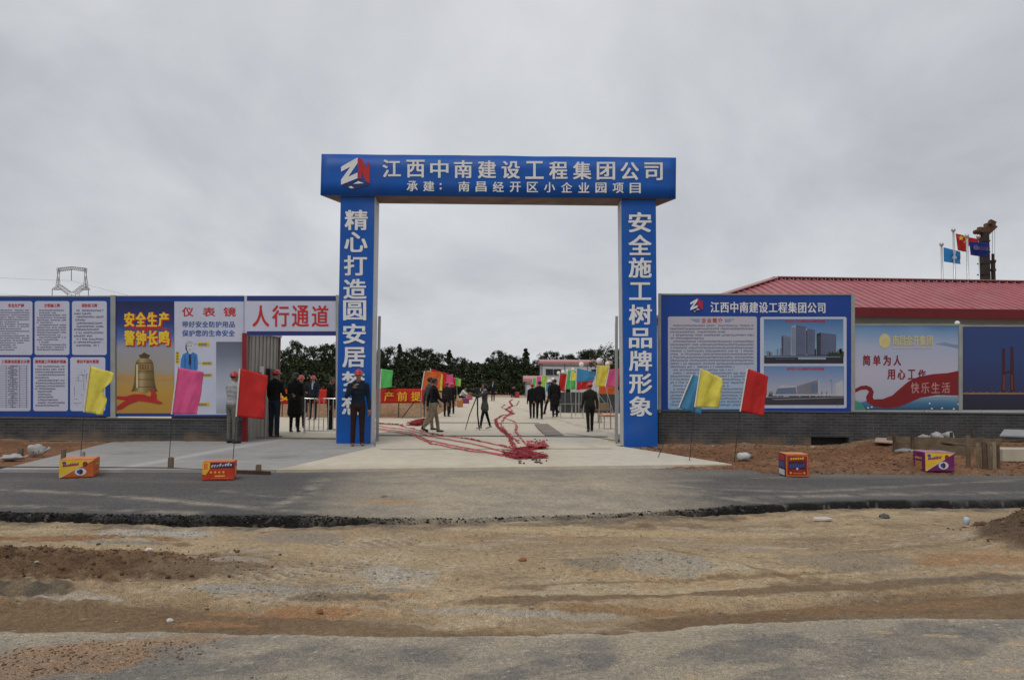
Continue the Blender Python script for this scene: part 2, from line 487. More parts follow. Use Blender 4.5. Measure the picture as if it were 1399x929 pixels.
# wide terrain out to the horizon (dips under the modelled sheets)
def terr_z(X, Y):
    return np.where(Y < 11, -0.45, np.where(Y < 13.5, -0.12, -0.10)) + 0.0 * X - 0.0
def terr_c(X, Y, Z):
    c = np.zeros(X.shape + (3,)) + np.array((0.30, 0.17, 0.09))
    n = fbm(X, Y, 0.15, 5)
    return mixc(c, np.clip(n * 1.2 + 0.2, 0, 1) * 0.6, (0.34, 0.25, 0.16))
gm_soil = ground_mat('packed_soil', fine=0.3, fscale=30, mid=0.25, mscale=3, bump=0.6, bscale=40)
tx = np.concatenate([-np.geomspace(2500, 45, 14), np.linspace(-40, 40, 41), np.geomspace(45, 2500, 14)])
ty = np.concatenate([-np.geomspace(600, 8, 8), np.linspace(-6, 130, 69), np.geomspace(140, 4500, 14)])
sheet('ground', tx, ty, terr_z, terr_c, gm_soil)

# --- paved road in front of the camera, dusted with soil
gm_near = ground_mat('dusty_asphalt', fine=0.8, fscale=150, mid=0.32, mscale=34, bump=0.8, bscale=150)
def rag(X, Y, g, rx, ry, k=0.5, seed=0, rot=0.0, lo=.34, hi=.56, sc=2.6):
    """a patch with a torn outline round a ground point"""
    b_ = blob(X, Y, g.x, g.y, rx * 1.15, ry * 1.15, rot)
    v = b_ + k * fbm(X, Y, sc, 900 + seed, 6, 0.62) * np.clip(b_ * 2.2, 0, 1)
    return sstep(lo, hi, v)
def near_c(X, Y, Z):
    c = np.zeros(X.shape + (3,)) + np.array((0.345, 0.300, 0.232))
    n = fbm(X, Y, 1.1, 21, 6, .6); n2 = fbm(X * 0.75 + Y * 0.6, Y * 1.5 - X * 0.45, 1.3, 25, 6, .62); n3 = fbm(X + Y * .5, Y * 1.6 - X * .3, 7, 28, 4, .6)
    c = mixc(c, sstep(-.18, .42, n2 + .3 * n3) * 0.85, (0.185, 0.172, 0.155))
    c = mixc(c, sstep(.0, .5, n + .25 * n3) * 0.7, (0.41, 0.345, 0.25))
    for (px, py, rx, ry, k) in ((380, 905, .55, .16, .8), (560, 900, .4, .2, .6), (760, 912, .5, .12, .8), (1000, 890, .7, .18, .8), (1250, 880, .6, .25, .8), (1100, 915, .5, .1, .7), (200, 915, .4, .1, .5)):
        c = mixc(c, rag(X, Y, G(px, py), rx, ry, .7, int(px), .4) * k * np.clip(.7 + .8 * n3, 0, 1), (0.165, 0.155, 0.142))
    # clay spilt at the left corner, and smears elsewhere
    m = rag(X, Y, G(40, 912), .62, .26, .75, 3, .35) ; c = mixc(c, m * np.clip(.75 + .6 * n3, 0, 1), (0.30, 0.195, 0.12))
    m = rag(X, Y, G(170, 880), .55, .09, .8, 4, .25); c = mixc(c, m * .7, (0.34, 0.215, 0.125))
    for (px, py, rx, ry) in ((1205, 863, .07, .03), (1285, 868, .13, .03), (1395, 880, .10, .03), (1325, 905, .07, .03), (1380, 915, .08, .03), (690, 880, .05, .02), (945, 925, .05, .03)):
        c = mixc(c, rag(X, Y, G(px, py), rx, ry, .6, int(px), 0, sc=9) * .8, (0.47, 0.345, 0.21))
    dl = near_edge(X) - Y
    m = sstep(.10, .0, dl + .05 * fbm(X, Y, 5, 8, 4)) * np.clip(.4 + 1.2 * fbm(X, Y, 3, 9), 0, 1); c = mixc(c, m * .8, (0.46, 0.40, 0.31))
    sp = vnoise(X * 41, Y * 41, 15); c = mixc(c, (sp > .94) * .55, (0.12, .105, .09)); sp = vnoise(X * 37, Y * 37, 16); c = mixc(c, (sp > .95) * .5, (0.58, .53, .45))
    return c
def near_z(X, Y):
    dl = near_edge(X) + 0.04 * fbm(X, Y * 0 + 1.0, 5, 41, 4) - Y
    z = 0.006 * fbm(X, Y, 1.0, 2, 3) + 0.0045 * fbm(X, Y, 12, 4, 3, .6)
    return z - 0.16 * sstep(0.0, -0.09, dl)
sheet('road', np.arange(-7, 7.001, 0.022), np.arange(2.2, 4.98, 0.018), near_z, near_c, gm_near)

# --- bare earth strip between the two carriageways
def streak(X, Y, px0, py0, px1, py1, w):
    """distance band along a pixel segment on the ground, and the position along it"""
    a, b = G(px0, py0, -.07), G(px1, py1, -.07); L = math.hypot(b.x - a.x, b.y - a.y)
    ux, uy = (b.x - a.x) / L, (b.y - a.y) / L
    s_ = (X - a.x) * ux + (Y - a.y) * uy; d = -(X - a.x) * uy + (Y - a.y) * ux
    return np.exp(-(d / w) ** 2) * sstep(-0.15 * L, 0.08 * L, s_) * sstep(1.15 * L, 0.92 * L, s_), s_, d
def earth_z(X, Y):
    z = -0.085 + 0.028 * fbm(X, Y, 0.7, 61, 4) + 0.014 * fbm(X, Y, 4, 65, 5) + 0.011 * fbm(X, Y, 15, 67, 3, .6)
    lump = np.abs(fbm(X, Y, 3.6, 71, 6, .6)) * 1.2
    # soil heap at the left, soil heap at the right edge, the little gravel piles
    a = G(60, 770, 0.05); m = blob(X, Y, a.x - .5, a.y, 1.9, 0.85, 0.05)
    z = z + m * (0.13 + 0.15 * lump + 0.05 * fbm(X, Y, 9, 75, 4))
    a = G(1450, 735, 0.0); m = blob(X, Y, a.x, a.y, .62, .62)
    z = z + m * (0.36 + 0.20 * lump + 0.06 * fbm(X, Y, 9, 76, 4))
    for (px, py, rx, ry, h) in ((815, 775, .42, .2, .05), (900, 765, .5, .24, .10), (470, 812, .85, .16, .05), (560, 785, .6, .2, .035), (160, 735, .5, .18, .03)):
        g = G(px, py, -.06); m = blob(X, Y, g.x, g.y, rx, ry); z = z + m * (h + 0.03 * fbm(X, Y, 12, 77, 3))
    # tyre lugs pressed in the soft soil, ruts along the near edge
    for (q, w, fr, am) in (((330, 800, 560, 755), .30, 62, .010), ((470, 815, 540, 775), .22, 75, .012), ((560, 800, 640, 765), .16, 55, .009), ((860, 790, 1120, 775), .2, 50, .006)):
        m, s_, d = streak(X, Y, *q, w); z = z + m * am * np.sin(s_ * fr + d * 26)
    for (q, w, am) in (((0, 820, 640, 842), .11, -.035), ((620, 845, 1399, 800), .13, -.045), ((700, 815, 1399, 765), .12, -.02), ((900, 790, 1180, 770), .07, -.02)):
        m, _, _ = streak(X, Y, *q, w); z = z + m * (am + 0.02 * fbm(X, Y, 6, 79, 3))
    dr = road_edge(X) - Y
    z = z + 0.06 * sstep(0.75, 0.0, dr + .1 * fbm(X, Y, 3, 78, 4)) * sstep(-2.6, -1.2, X) * sstep(3.2, 1.4, X)
    return np.minimum(z, 0.6)
def earth_c(X, Y, Z):
    c = np.zeros(X.shape + (3,)) + np.array((0.335, 0.255, 0.160))
    big = fbm(X * .8, Y * 1.3, 0.6, 81, 5, .6); med = fbm(X * .8, Y * 1.6, 2.0, 85, 6, .62); fin = fbm(X * .9, Y * 1.4, 8, 88, 5, .6); str_ = fbm(X * .45 + Y * .2, Y * 3.0 - X * .35, 3.0, 89, 5, .6)
    c = mixc(c, sstep(-.05, .35, big + .45 * med + .2 * fin) * 0.8, (0.415, 0.325, 0.205))
    c = mixc(c, sstep(-.02, .38, -big + .6 * str_ + .2 * fin) * 0.75, (0.255, 0.195, 0.132))
    c = mixc(c, sstep(.12, .36, str_ + .35 * fin) * 0.6, (0.44, 0.375, 0.28))
    c = mixc(c, sstep(.25, .5, med + .4 * fin) * 0.55, (0.38, 0.235, 0.125))
    c = mixc(c, sstep(.2, .5, -med + .5 * fin) * 0.55, (0.20, 0.15, 0.10))
    def pix(px, py, rx, ry, col, k=0.9, rg=.55, rot=0.0, seed=0, sc=2.6, z=-.07):
        nonlocal c
        m = rag(X, Y, G(px, py, z), rx, ry, rg, seed, rot, sc=sc) * np.clip(.85 + .5 * fin, 0, 1)
        c = mixc(c, np.clip(m * k, 0, 1), col)
    # damp brown soil under the lip of the near road and in the ruts
    dl = Y - near_edge(X)
    m = sstep(0.85, 0.50, dl + 0.45 * fbm(X * .6, Y, 1.2, 95, 5, .6) + .22 * np.sin(X * .9 + 1.2)) * np.clip(0.92 + 0.5 * med, 0, 1)
    c = mixc(c, m * 0.92, (0.160, 0.104, 0.058))
    for (q, w, k) in (((640, 820, 1399, 786), .10, .85), ((700, 800, 1150, 775), .05, .6), ((900, 745, 1120, 790), .06, .55), ((1100, 755, 1399, 740), .05, .4), ((0, 838, 420, 846), .14, .6)):
        m, _, _ = streak(X, Y, *q, w); c = mixc(c, sstep(.3, .7, m + .95 * fbm(X * .7, Y, 2.2, 98, 6, .65)) * k, (0.165, 0.112, 0.066))
    pix(1000, 828, 1.1, .10, (0.23, 0.135, 0.068), .8, .7, 0, 40)
    pix(1250, 822, .8, .10, (0.25, 0.15, 0.078), .8, .7, .1, 41)
    # left heap: dark brown crumbs with rusty clods
    pix(-30, 775, 2.35, .62, (0.135, 0.078, 0.041), .98, .45, .0, 1)
    pix(70, 790, 1.3, .36, (0.115, 0.068, 0.038), .95, .5, .0, 42)
    pix(60, 735, 1.2, .14, (0.235, 0.115, 0.052), .85, .9, 0, 2)
    pix(150, 765, .8, .2, (0.20, 0.105, 0.052), .6, 1.0, 0, 43)
    pix(300, 785, 0.7, 0.34, (0.185, 0.135, 0.085), 0.8, .8, 0, 3)
    pix(180, 845, 1.6, 0.12, (0.19, 0.125, 0.072), 0.8, .7, 0, 44)
    pix(10, 815, 0.5, 0.10, (0.075, 0.065, 0.055), 0.9, .7, 0, 4)
    pix(110, 822, 0.26, 0.05, (0.38, 0.345, 0.30), 0.8, .8, 0, 5)
    # pale cement patches and grey gravel
    pix(215, 727, 0.5, 0.22, (0.37, 0.355, 0.33), .9, .7, 0, 6)
    pix(175, 742, 0.40, 0.07, (0.20, 0.20, 0.20), 0.9, .5, 0, 7)
    pix(410, 732, 0.55, 0.24, (0.25, 0.215, 0.18), .9, .5, 0, 8)
    pix(290, 768, 0.4, 0.14, (0.36, 0.325, 0.275), 0.75, .9, 0, 9)
    pix(455, 808, 0.75, 0.12, (0.245, 0.225, 0.195), .95, .7, 0.0, 10)
    pix(330, 812, 0.40, 0.11, (0.30, 0.285, 0.26), 0.9, .8, 0.0, 11)
    pix(460, 820, 0.35, 0.05, (0.13, 0.105, 0.078), 0.9, .8, 0, 45)
    pix(535, 785, 0.30, 0.30, (0.35, 0.335, 0.30), 0.75, .9, 0.4, 12)
    pix(345, 836, 0.38, 0.09, (0.33, 0.18, 0.092), .95, .9, 0, 13)
    pix(285, 852, 0.35, 0.05, (0.30, 0.165, 0.085), .9, .9, 0, 14)
    pix(430, 830, 0.30, 0.05, (0.30, 0.16, 0.08), .8, .9, 0, 46)
    pix(800, 768, 0.34, 0.30, (0.225, 0.195, 0.15), .95, .6, 0, 15)
    pix(895, 770, 0.42, 0.30, (0.31, 0.285, 0.24), .9, .6, 0, 16)
    pix(1150, 762, .65, 0.28, (0.245, 0.205, 0.16), .8, .6, 0, 17)
    pix(1010, 745, .5, 0.10, (0.30, 0.265, 0.22), .8, .9, 0, 18)
    pix(720, 832, 0.8, 0.06, (0.33, 0.305, 0.27), .85, .8, 0, 19)
    pix(1050, 745, .5, 0.05, (0.46, 0.40, 0.32), .6, .9, 0, 47)
    pix(860, 727, 2.1, 0.16, (0.47, 0.37, 0.225), .7, .5, 0, 20)
    pix(950, 730, .5, 0.05, (0.43, 0.285, 0.14), .7, .8, 0, 48)
    pix(1320, 765, .5, 0.2, (0.30, 0.175, 0.088), .8, .7, 0, 21)
    pix(1350, 790, .8, 0.07, (0.17, 0.14, 0.11), .8, .9, 0, 23)
    pix(620, 760, .7, 0.35, (0.40, 0.315, 0.195), .6, .5, 0, 24)
    # the heap at the right edge
    a = G(1450, 735, 0.0); m = sstep(.10, .30, blob(X, Y, a.x, a.y, .62, .62) + .12 * fbm(X, Y, 3, 77, 5))
    c = mixc(c, m * .95, (0.105, 0.070, 0.046)); c = mixc(c, m * sstep(.1, .4, fbm(X, Y, 2.2, 78, 5)) * .6, (0.22, 0.115, 0.06))
    # lug marks
    for (q, w, fr) in (((330, 800, 560, 755), .30, 62), ((470, 815, 540, 775), .22, 75), ((560, 800, 640, 765), .16, 55), ((440, 745, 560, 735), .2, 60), ((170, 722, 280, 722), .25, 70)):
        m, s_, d = streak(X, Y, *q, w); c = mixc(c, sstep(.1, .7, np.sin(s_ * fr + d * 26) + .6 * fin) * m * .5, (0.46, 0.43, 0.38))
    # crumbs of asphalt under the far lip
    dr = road_edge(X) - Y
    m = sstep(0.30, 0.05, dr + 0.25 * fbm(X, Y, 4, 101, 5, .6)); c = mixc(c, m * np.clip(0.55 + fbm(X, Y, 6, 103), 0, 1) * 0.8, (0.075, 0.07, 0.064))
    sp = vnoise(X * 29, Y * 29, 105); c = mixc(c, (sp > 0.955) * 0.5, (0.14, 0.10, 0.065)); sp = vnoise(X * 27, Y * 27, 107); c = mixc(c, (sp > 0.965) * 0.5, (0.50, 0.44, 0.36))
    return c * np.array((0.99, 0.965, 0.925))
gm_earth = ground_mat('bare_earth', fine=0.62, fscale=110, mid=0.28, mscale=22, bump=1.0, bscale=50)
sheet('dirt_strip', np.concatenate([np.arange(-16, -7.5, .1), np.arange(-7.5, 8.5, 0.025), np.arange(8.5, 16, .1)]), np.arange(4.1, 9.9, 0.02), earth_z, earth_c, gm_earth)

# --- far carriageway: fresh dark asphalt with a broken black lip
def asph_z(X, Y):
    dl = Y - (road_edge(X) + 0.05 * fbm(X, X * 0 + 3, 2.2, 111, 4) + 0.06 * fbm(X, Y, 8, 113, 5, .6))
    z = 0.004 * fbm(X, Y, 1.0, 115, 3) + 0.004 * fbm(X, Y, 11, 117, 3)
    z = z + (0.012 * fbm(X, Y, 15, 119, 3)) * sstep(0.5, 0.05, dl)
    return z - 0.19 * sstep(0.14, -0.03, dl) - 0.2 * sstep(-0.03, -0.15, dl)
def arc(X, Y, pts, w):
    """a wheel track through pixel points on the far carriageway"""
    P = [G(x, y) for x, y in pts]; d = np.full(X.shape, 99.0)
    for a, b in zip(P, P[1:]):
        L2 = (b.x - a.x) ** 2 + (b.y - a.y) ** 2
        t = np.clip(((X - a.x) * (b.x - a.x) + (Y - a.y) * (b.y - a.y)) / L2, 0, 1)
        d = np.minimum(d, np.hypot(X - a.x - t * (b.x - a.x), Y - a.y - t * (b.y - a.y)))
    return np.exp(-(d / w) ** 2)
def asph_c(X, Y, Z):
    c = np.zeros(X.shape + (3,)) + np.array(ASPH)
    n = fbm(X * 0.6, Y * 1.3, 0.9, 121, 5); n2 = fbm(X * 0.35, Y * 2.2, 1.8, 123, 5); n3 = fbm(X, Y, 6, 125, 4)
    c = mixc(c, np.clip(n2 * 1.1 + 0.1, 0, 1) * 0.45, (0.175, 0.165, 0.152))
    c = mixc(c, np.clip(n * 0.9 + n3 * 0.4 - 0.05, 0, 1) * 0.4, (0.22, 0.20, 0.175))
    # soil carried by the lorries between the gate and the crossing
    gl, gr = G(430, 705), G(960, 700)
    cen = np.interp(Y, [8, 10, 12.7], [0.15, 0.1, 0.15]); hw = np.interp(Y, [8, 10, 12.7], [2.2, 2.4, 3.0])
    m = sstep(1.25, 0.55, np.abs(X - cen) / hw + 0.22 * fbm(X, Y, 0.8, 127, 4)) * np.clip(0.82 + 0.35 * n3 + 0.3 * n, 0, 1)
    c = mixc(c, np.clip(m, 0, 1) * 0.92, (0.40, 0.345, 0.26))
    m = m * np.clip(fbm(X, Y, 1.3, 129, 4) * 1.5, 0, 1); c = mixc(c, m * 0.7, (0.44, 0.36, 0.255))
    for pts, w, k in (([(0, 668), (150, 676), (300, 690), (420, 700)], .10, .6), ([(0, 690), (120, 694), (260, 700)], .13, .5), ([(280, 668), (480, 690), (600, 700)], .08, .35),
                      ([(440, 655), (420, 672), (380, 690)], .12, .55), ([(780, 652), (900, 668), (1060, 690)], .10, .45), ([(860, 655), (960, 668), (1100, 672), (1399, 655)], .09, .4),
                      ([(760, 660), (1000, 655), (1300, 640)], .07, .35), ([(1000, 680), (1180, 676), (1399, 672)], .14, .5), ([(840, 648), (880, 660), (1000, 676)], .06, .4), ([(900, 646), (1100, 648), (1250, 644)], .06, .3)):
        c = mixc(c, np.clip(arc(X, Y, pts, w) * k * 1.5 * np.clip(0.6 + 1.0 * n3 + .9 * n2, 0, 1), 0, 1), (0.31, 0.275, 0.22))
    for pts, w, k in (([(1000, 660), (1200, 662), (1399, 655)], .08, .4),):
        c = mixc(c, arc(X, Y, pts, w) * k, (0.085, 0.082, 0.08))
    g = G(545, 686); c = mixc(c, blob(X, Y, g.x, g.y, .5, .16) * np.clip(0.7 + 1.6 * fbm(X, Y, 4, 133), 0, 1), (0.38, 0.22, 0.11))
    g = G(690, 660); c = mixc(c, blob(X, Y, g.x, g.y, .8, .2) * 0.5, (0.44, 0.35, 0.23))
    # verge dust where the asphalt meets the slabs
    c = mixc(c, sstep(12.0, 12.7, Y + 0.25 * n) * 0.45, (0.20, 0.185, 0.165))
    # freshly broken lip: raw black bitumen with grey grit, dusted over in the crossing
    dl = Y - (road_edge(X) + 0.05 * fbm(X, X * 0 + 3, 2.2, 111, 4))
    lip = sstep(0.30, 0.06, dl + 0.12 * fbm(X, Y, 3.5, 135, 4))
    dust = sstep(-1.9, -0.6, X) * sstep(2.4, 0.9, X)
    c = mixc(c, lip * (1 - 0.78 * dust * np.clip(0.75 + fbm(X, Y, 3, 137), 0, 1)), BLACK)
    c = mixc(c, lip * (vnoise(X * 30, Y * 30, 139) > .86) * 0.6, (0.16, 0.15, 0.135))
    return c
gm_asph = ground_mat('fresh_asphalt', fine=0.7, fscale=70, mid=0.3, mscale=18, bump=0.8, bscale=70, spec=.15)
sheet('road', np.concatenate([np.arange(-24, -8.5, .15), np.arange(-8.5, 9, 0.03), np.arange(9, 24, .15)]), np.concatenate([np.arange(7.4, 9.6, 0.02), np.arange(9.6, 13.4, 0.04)]), asph_z, asph_c, gm_asph)

DRIVE_W = [(p.x, p.y) for p in (G(x, y, .06) for x, y in ((377, 643), (1010, 634.5), (826, 605.5), (826, 590), (500, 590)))]
# --- reddish earth verges beside the slabs, in front of the brick walls
def verge_z(X, Y):
    e = sstep(12.55, 12.95, Y + 0.10 * fbm(X, Y, 1.5, 141, 4))
    z = -0.05 + e * (0.085 + 0.05 * fbm(X, Y, 1.1, 143, 4) + 0.03 * np.abs(fbm(X, Y, 4, 145, 4)) + 0.015 * fbm(X, Y, 12, 147, 3))
    z = z + sstep(3.2, 4.6, X) * e * (0.02 + 0.05 * np.abs(fbm(X, Y, 2.2, 149, 4)))
    z = z + sstep(16.4, 17.4, Y) * 0.04 + .13 * sstep(14.2, 15.6, Y) * sstep(7.6, 8.6, X)
    z = np.where((X > -7.4) & (X < 2.0), np.minimum(z, -0.03), z)
    z = np.where((X < 4.35) & (X > 0) & (Y < 13.3), -0.08, z)
    z = np.where(inpoly(X, Y, DRIVE_W), np.minimum(z, -0.02), z)
    return z
def verge_c(X, Y, Z):
    c = np.zeros(X.shape + (3,)) + np.array((0.20, 0.098, 0.050))
    n = fbm(X, Y, 1.6, 151, 5); n2 = fbm(X, Y, 6, 153, 4)
    c = mixc(c, np.clip(n + 0.4 * n2, 0, 1) * 0.8, (0.27, 0.15, 0.083))
    c = mixc(c, np.clip(-n * 1.1 + n2 * .6 - .05, 0, 1) * 0.7, (0.11, 0.058, 0.032))
    c = mixc(c, sstep(16.4, 17.3, Y + 0.3 * n) * 0.7, (0.27, 0.18, 0.11))
    c = mixc(c, sstep(13.1, 12.7, Y + 0.2 * n2) * 0.8, (0.15, 0.10, 0.065))
    c = mixc(c, sstep(3.6, 2.4, X) * sstep(-1, 1, X) * 0.6, (0.27, 0.21, 0.14))
    return c
gm_verge = ground_mat('red_clay', fine=0.65, fscale=40, mid=0.35, mscale=9, bump=1.0, bscale=45)
sheet('soil_verge', np.concatenate([np.arange(-26, -13, .12), np.arange(-13, 14, 0.05), np.arange(14, 26, .12)]), np.arange(12.35, 18.6, 0.04), verge_z, verge_c, gm_verge)

# --- concrete: grey footpath slab, cream driveway, the yard inside
def conc_c(base, lightc, darkc, seed):
    def f(X, Y, Z):
        c = np.zeros(X.shape + (3,)) + np.array(base)
        n = fbm(X * 0.5, Y * 1.2, 0.6, seed, 5); n2 = fbm(X, Y, 3, seed + 5, 5); n3 = fbm(X * 0.25 + Y * .1, Y * 2.0, 1.2, seed + 9, 4)
        c = mixc(c, np.clip(n3 * 1.2 + .1, 0, 1) * 0.6, lightc)
        c = mixc(c, np.clip(n * 1.1 + n2 * 0.5 - 0.05, 0, 1) * 0.6, darkc)
        return c
    return f
gm_conc = ground_mat('concrete', fine=0.10, fscale=120, mid=0.10, mscale=4, bump=0.12, bscale=130)
def conc_z(X, Y): return np.interp(Y, [12.5, 16.5, 20, 24, 500], [APRON_Z, 0.09, 0.09, 0.0, 0.0]) + 0.0015 * fbm(X, Y, 3, 161, 2)
def slab(name, pix, cf, thick=0.2, step=(0.12, 0.12), dz=0.0):
    """a concrete slab cut to a pixel outline on the ground, with a skirt down to the soil"""
    P = [Gz(x, y) for x, y in pix]; pts = [(p.x, p.y) for p in P]
    xs = [p[0] for p in pts]; ys = [p[1] for p in pts]
    # subdivide the outline, triangulate by a grid of rows clipped between the edges
    m = MB(); rows = np.linspace(min(ys), max(ys), max(3, int((max(ys) - min(ys)) / step[1])))
    import bmesh
    bm = bmesh.new(); vs = [bm.verts.new((x, y, 0)) for x, y in pts]; bm.faces.new(vs)
    for yv in rows[1:-1]:
        bmesh.ops.bisect_plane(bm, geom=bm.verts[:] + bm.edges[:] + bm.faces[:], plane_co=(0, yv, 0), plane_no=(0, 1, 0))
    for xv in np.arange(min(xs) + step[0], max(xs), step[0]):
        bmesh.ops.bisect_plane(bm, geom=bm.verts[:] + bm.edges[:] + bm.faces[:], plane_co=(xv, 0, 0), plane_no=(1, 0, 0))
    bm.verts.ensure_lookup_table()
    co = np.array([v.co[:] for v in bm.verts]); Z = conc_z(co[:, 0], co[:, 1]) + dz
    for v, z in zip(bm.verts, Z): v.co.z = z
    be = [e_ for e_ in bm.edges if len(e_.link_faces) == 1]
    r = bmesh.ops.extrude_edge_only(bm, edges=be)
    for g in r['geom']:
        if isinstance(g, bmesh.types.BMVert): g.co.z -= thick
    bmesh.ops.recalc_face_normals(bm, faces=bm.faces[:])
    me = bpy.data.meshes.new(name); bm.to_mesh(me); bm.free()
    co = np.array([v.co[:] for v in me.vertices])
    C = np.clip(cf(co[:, 0], co[:, 1], co[:, 2]), 0.01, 0.9)
    a = me.color_attributes.new('tint', 'FLOAT_COLOR', 'POINT')
    a.data.foreach_set('color', np.concatenate([C, np.ones((len(C), 1))], 1).astype(np.float32).ravel())
    me.materials.append(gm_conc)
    o = bpy.data.objects.new(name, me); COL.objects.link(o); return structure(o)
def path_c(X, Y, Z):
    c = conc_c((0.30, 0.298, 0.29), (0.37, 0.366, 0.35), (0.22, 0.22, 0.215), 171)(X, Y, Z)
    a, b = G(200, 633, .06), G(330, 610, .08)      # smear of lighter laitance
    d = ((X - a.x) * (b.y - a.y) - (Y - a.y) * (b.x - a.x)) / math.hypot(b.x - a.x, b.y - a.y)
    c = mixc(c, np.exp(-(d / 0.12) ** 2) * 0.5, (0.52, 0.52, 0.50))
    c = mixc(c, np.clip(sstep(-4.6, -3.4, X) * sstep(13.6, 12.6, Y), 0, 1) * 0.5, (0.45, 0.42, 0.36))
    return c
slab('footpath', [(-2, 641), (376, 641.5), (400, 636), (440, 627), (512, 610), (512, 600), (330, 599), (300, 601), (152, 604)], path_c)
def drive_c(X, Y, Z):
    c = conc_c((0.54, 0.485, 0.385), (0.60, 0.545, 0.44), (0.46, 0.415, 0.34), 181)(X, Y, Z)
    n4 = fbm(X, Y, 2.0, 189, 5, .6)
    for pts in ([(560, 641), (610, 612), (640, 590)], [(640, 641), (662, 612), (672, 590)], [(760, 640), (742, 612), (730, 590)], [(850, 638), (800, 612), (765, 590)]):
        c = mixc(c, arc(X, Y, pts, .16) * np.clip(.35 + .9 * n4, 0, 1) * .55, (0.36, 0.30, 0.215))
    c = mixc(c, sstep(13.1, 12.5, Y + .35 * n4) * .45, (0.36, 0.315, 0.24))
    m = blob(X, Y, 1.7, 18.6, 1.9, 0.9, 0.1, 3) * np.clip(.75 + .5 * fbm(X, Y, 1.2, 185, 4), 0, 1); c = mixc(c, m * 0.75, (0.43, 0.425, 0.41))
    m = blob(X, Y, -2.7, 16.6, 1.2, 0.9, 0.1, 3) * np.clip(.6 + .7 * fbm(X, Y, 1.2, 187, 4), 0, 1); c = mixc(c, m * 0.5, (0.42, 0.415, 0.40))
    m = sstep(4.2, 3.4, X) * sstep(0.9, 2.6, X) * sstep(12.3, 13.4, Y) * sstep(17.4, 15.2, Y); c = mixc(c, m * 0.35, (0.55, 0.54, 0.50))
    return c
slab('driveway', [(377, 641.5), (1000, 634), (824, 606), (824, 598), (513, 598), (513, 610), (441, 627), (401, 636)], drive_c)

def yard_c(X, Y, Z):
    c = conc_c((0.54, 0.485, 0.39), (0.60, 0.545, 0.445), (0.46, 0.415, 0.34), 191)(X, Y, Z)
    m = blob(X, Y, 2.3, 20.5, 2.0, 1.5, 0.1, 3) * np.clip(.75 + .5 * fbm(X, Y, 1.2, 195, 4), 0, 1); c = mixc(c, m * 0.6, (0.45, 0.44, 0.42))
    a, b = G(770, 575), G(905, 612)
    d = ((X - a.x) * (b.y - a.y) - (Y - a.y) * (b.x - a.x)) / math.hypot(b.x - a.x, b.y - a.y)
    c = mixc(c, np.exp(-((d + .15 * fbm(X, Y, .8, 9)) / 0.10) ** 2) * 0.45, (0.22, 0.19, 0.15))
    c = mixc(c, sstep(30, 60, Y) * 0.35, (0.60, 0.54, 0.44))
    c = mixc(c, sstep(66, 76, Y + 3 * fbm(X, Y, .2, 4)) * 0.8, (0.34, 0.19, 0.10))
    return c
def yard_z(X, Y): return conc_z(X, Y) - 0.008
yl = lambda X, Y: (Y < 30.5) | (X > -3.9 + (Y - 30.5) * 0.002)
sheet('yard', np.arange(-16, 16.01, 0.2), np.concatenate([np.arange(17.2, 40, 0.2), np.arange(40, 84, 1.0)]), yard_z, yard_c, gm_conc, keep=yl)
# sawn joints, the slotted drain and the rusty plate let into the yard
jm = mat('joint_filler', (0.10, 0.095, 0.085), 0.9)
m = MB()
def strip_px(m, px0, py0, px1, py1, w, dz=0.006, mi=0):
    a, b = Gz(px0, py0), Gz(px1, py1); t = (b - a); t.z = 0; t.normalize(); nrm = Vector((-t.y, t.x, 0)) * w / 2
    n = max(2, int((b - a).length / 0.5)); pts = []
    for i in range(n + 1):
        p = a.lerp(b, i / n); p.z = gz(p.y) + dz; pts.append(p)
    for p, q in zip(pts, pts[1:]): m.poly([p - nrm, q - nrm, q + nrm, p + nrm], mi)
strip_px(m, 515, 594.5, 830, 596.5, 0.20)
strip_px(m, 772, 592, 905, 612, 0.06)
strip_px(m, 520, 614, 835, 613, 0.05)
structure(m.build('pavement_joints', jm))
m = MB()
for i in range(56):
    p0 = Gz(598 + i * 2.5, 577.2 + i * 0.012); z = gz(p0.y) + 0.006
    m.poly([p0 + Vector((-.022, -.2, .006)), p0 + Vector((.022, -.2, .006)), p0 + Vector((.022, .2, .006)), p0 + Vector((-.022, .2, .006))])
dr = m.build('drain_grating', mat('drain_slot', (0.05, 0.048, 0.045), 0.8))
tag(dr, 'slotted drain grating set across the concrete behind the gate', 'drain')
m = MB(); q = [Gz(x, y) for x, y in ((745, 595), (770, 594.5), (748, 579), (730, 579.5))]
m.prism([p + Vector((0, 0, 0.012)) for p in q], (0, 0, -0.02))
pl = m.build('steel_plate', mat('rusty_plate', (0.19, 0.155, 0.125), 0.6, var=0.35, scale=1.5, dirt=((0.26, 0.13, 0.06), 0.7, 1.2)))
tag(pl, 'brown steel plate lying flat in the concrete yard behind the red rope', 'metal plate')

# earth bank on the left behind the banner
def bank_z(X, Y):
    t = sstep(30.8, 33.4, Y + 0.5 * fbm(X, Y, .6, 201, 3)) * sstep(-3.3, -4.6, X)
    return -0.03 + t * (0.78 + 0.22 * fbm(X, Y, .5, 203, 4) + 0.12 * fbm(X, Y, 2.4, 205, 4))
def bank_c(X, Y, Z):
    c = np.zeros(X.shape + (3,)) + np.array((0.27, 0.165, 0.095)); n = fbm(X, Y, 1.2, 207, 5)
    c = mixc(c, np.clip(n * 1.6, 0, 1), (0.27, 0.15, 0.08)); return mixc(c, np.clip(-n * 1.5, 0, 1) * 0.6, (0.33, 0.22, 0.13))
sheet('earth_bank', np.arange(-24, -3.2, 0.12), np.arange(30.6, 48, 0.16), bank_z, bank_c, gm_verge)

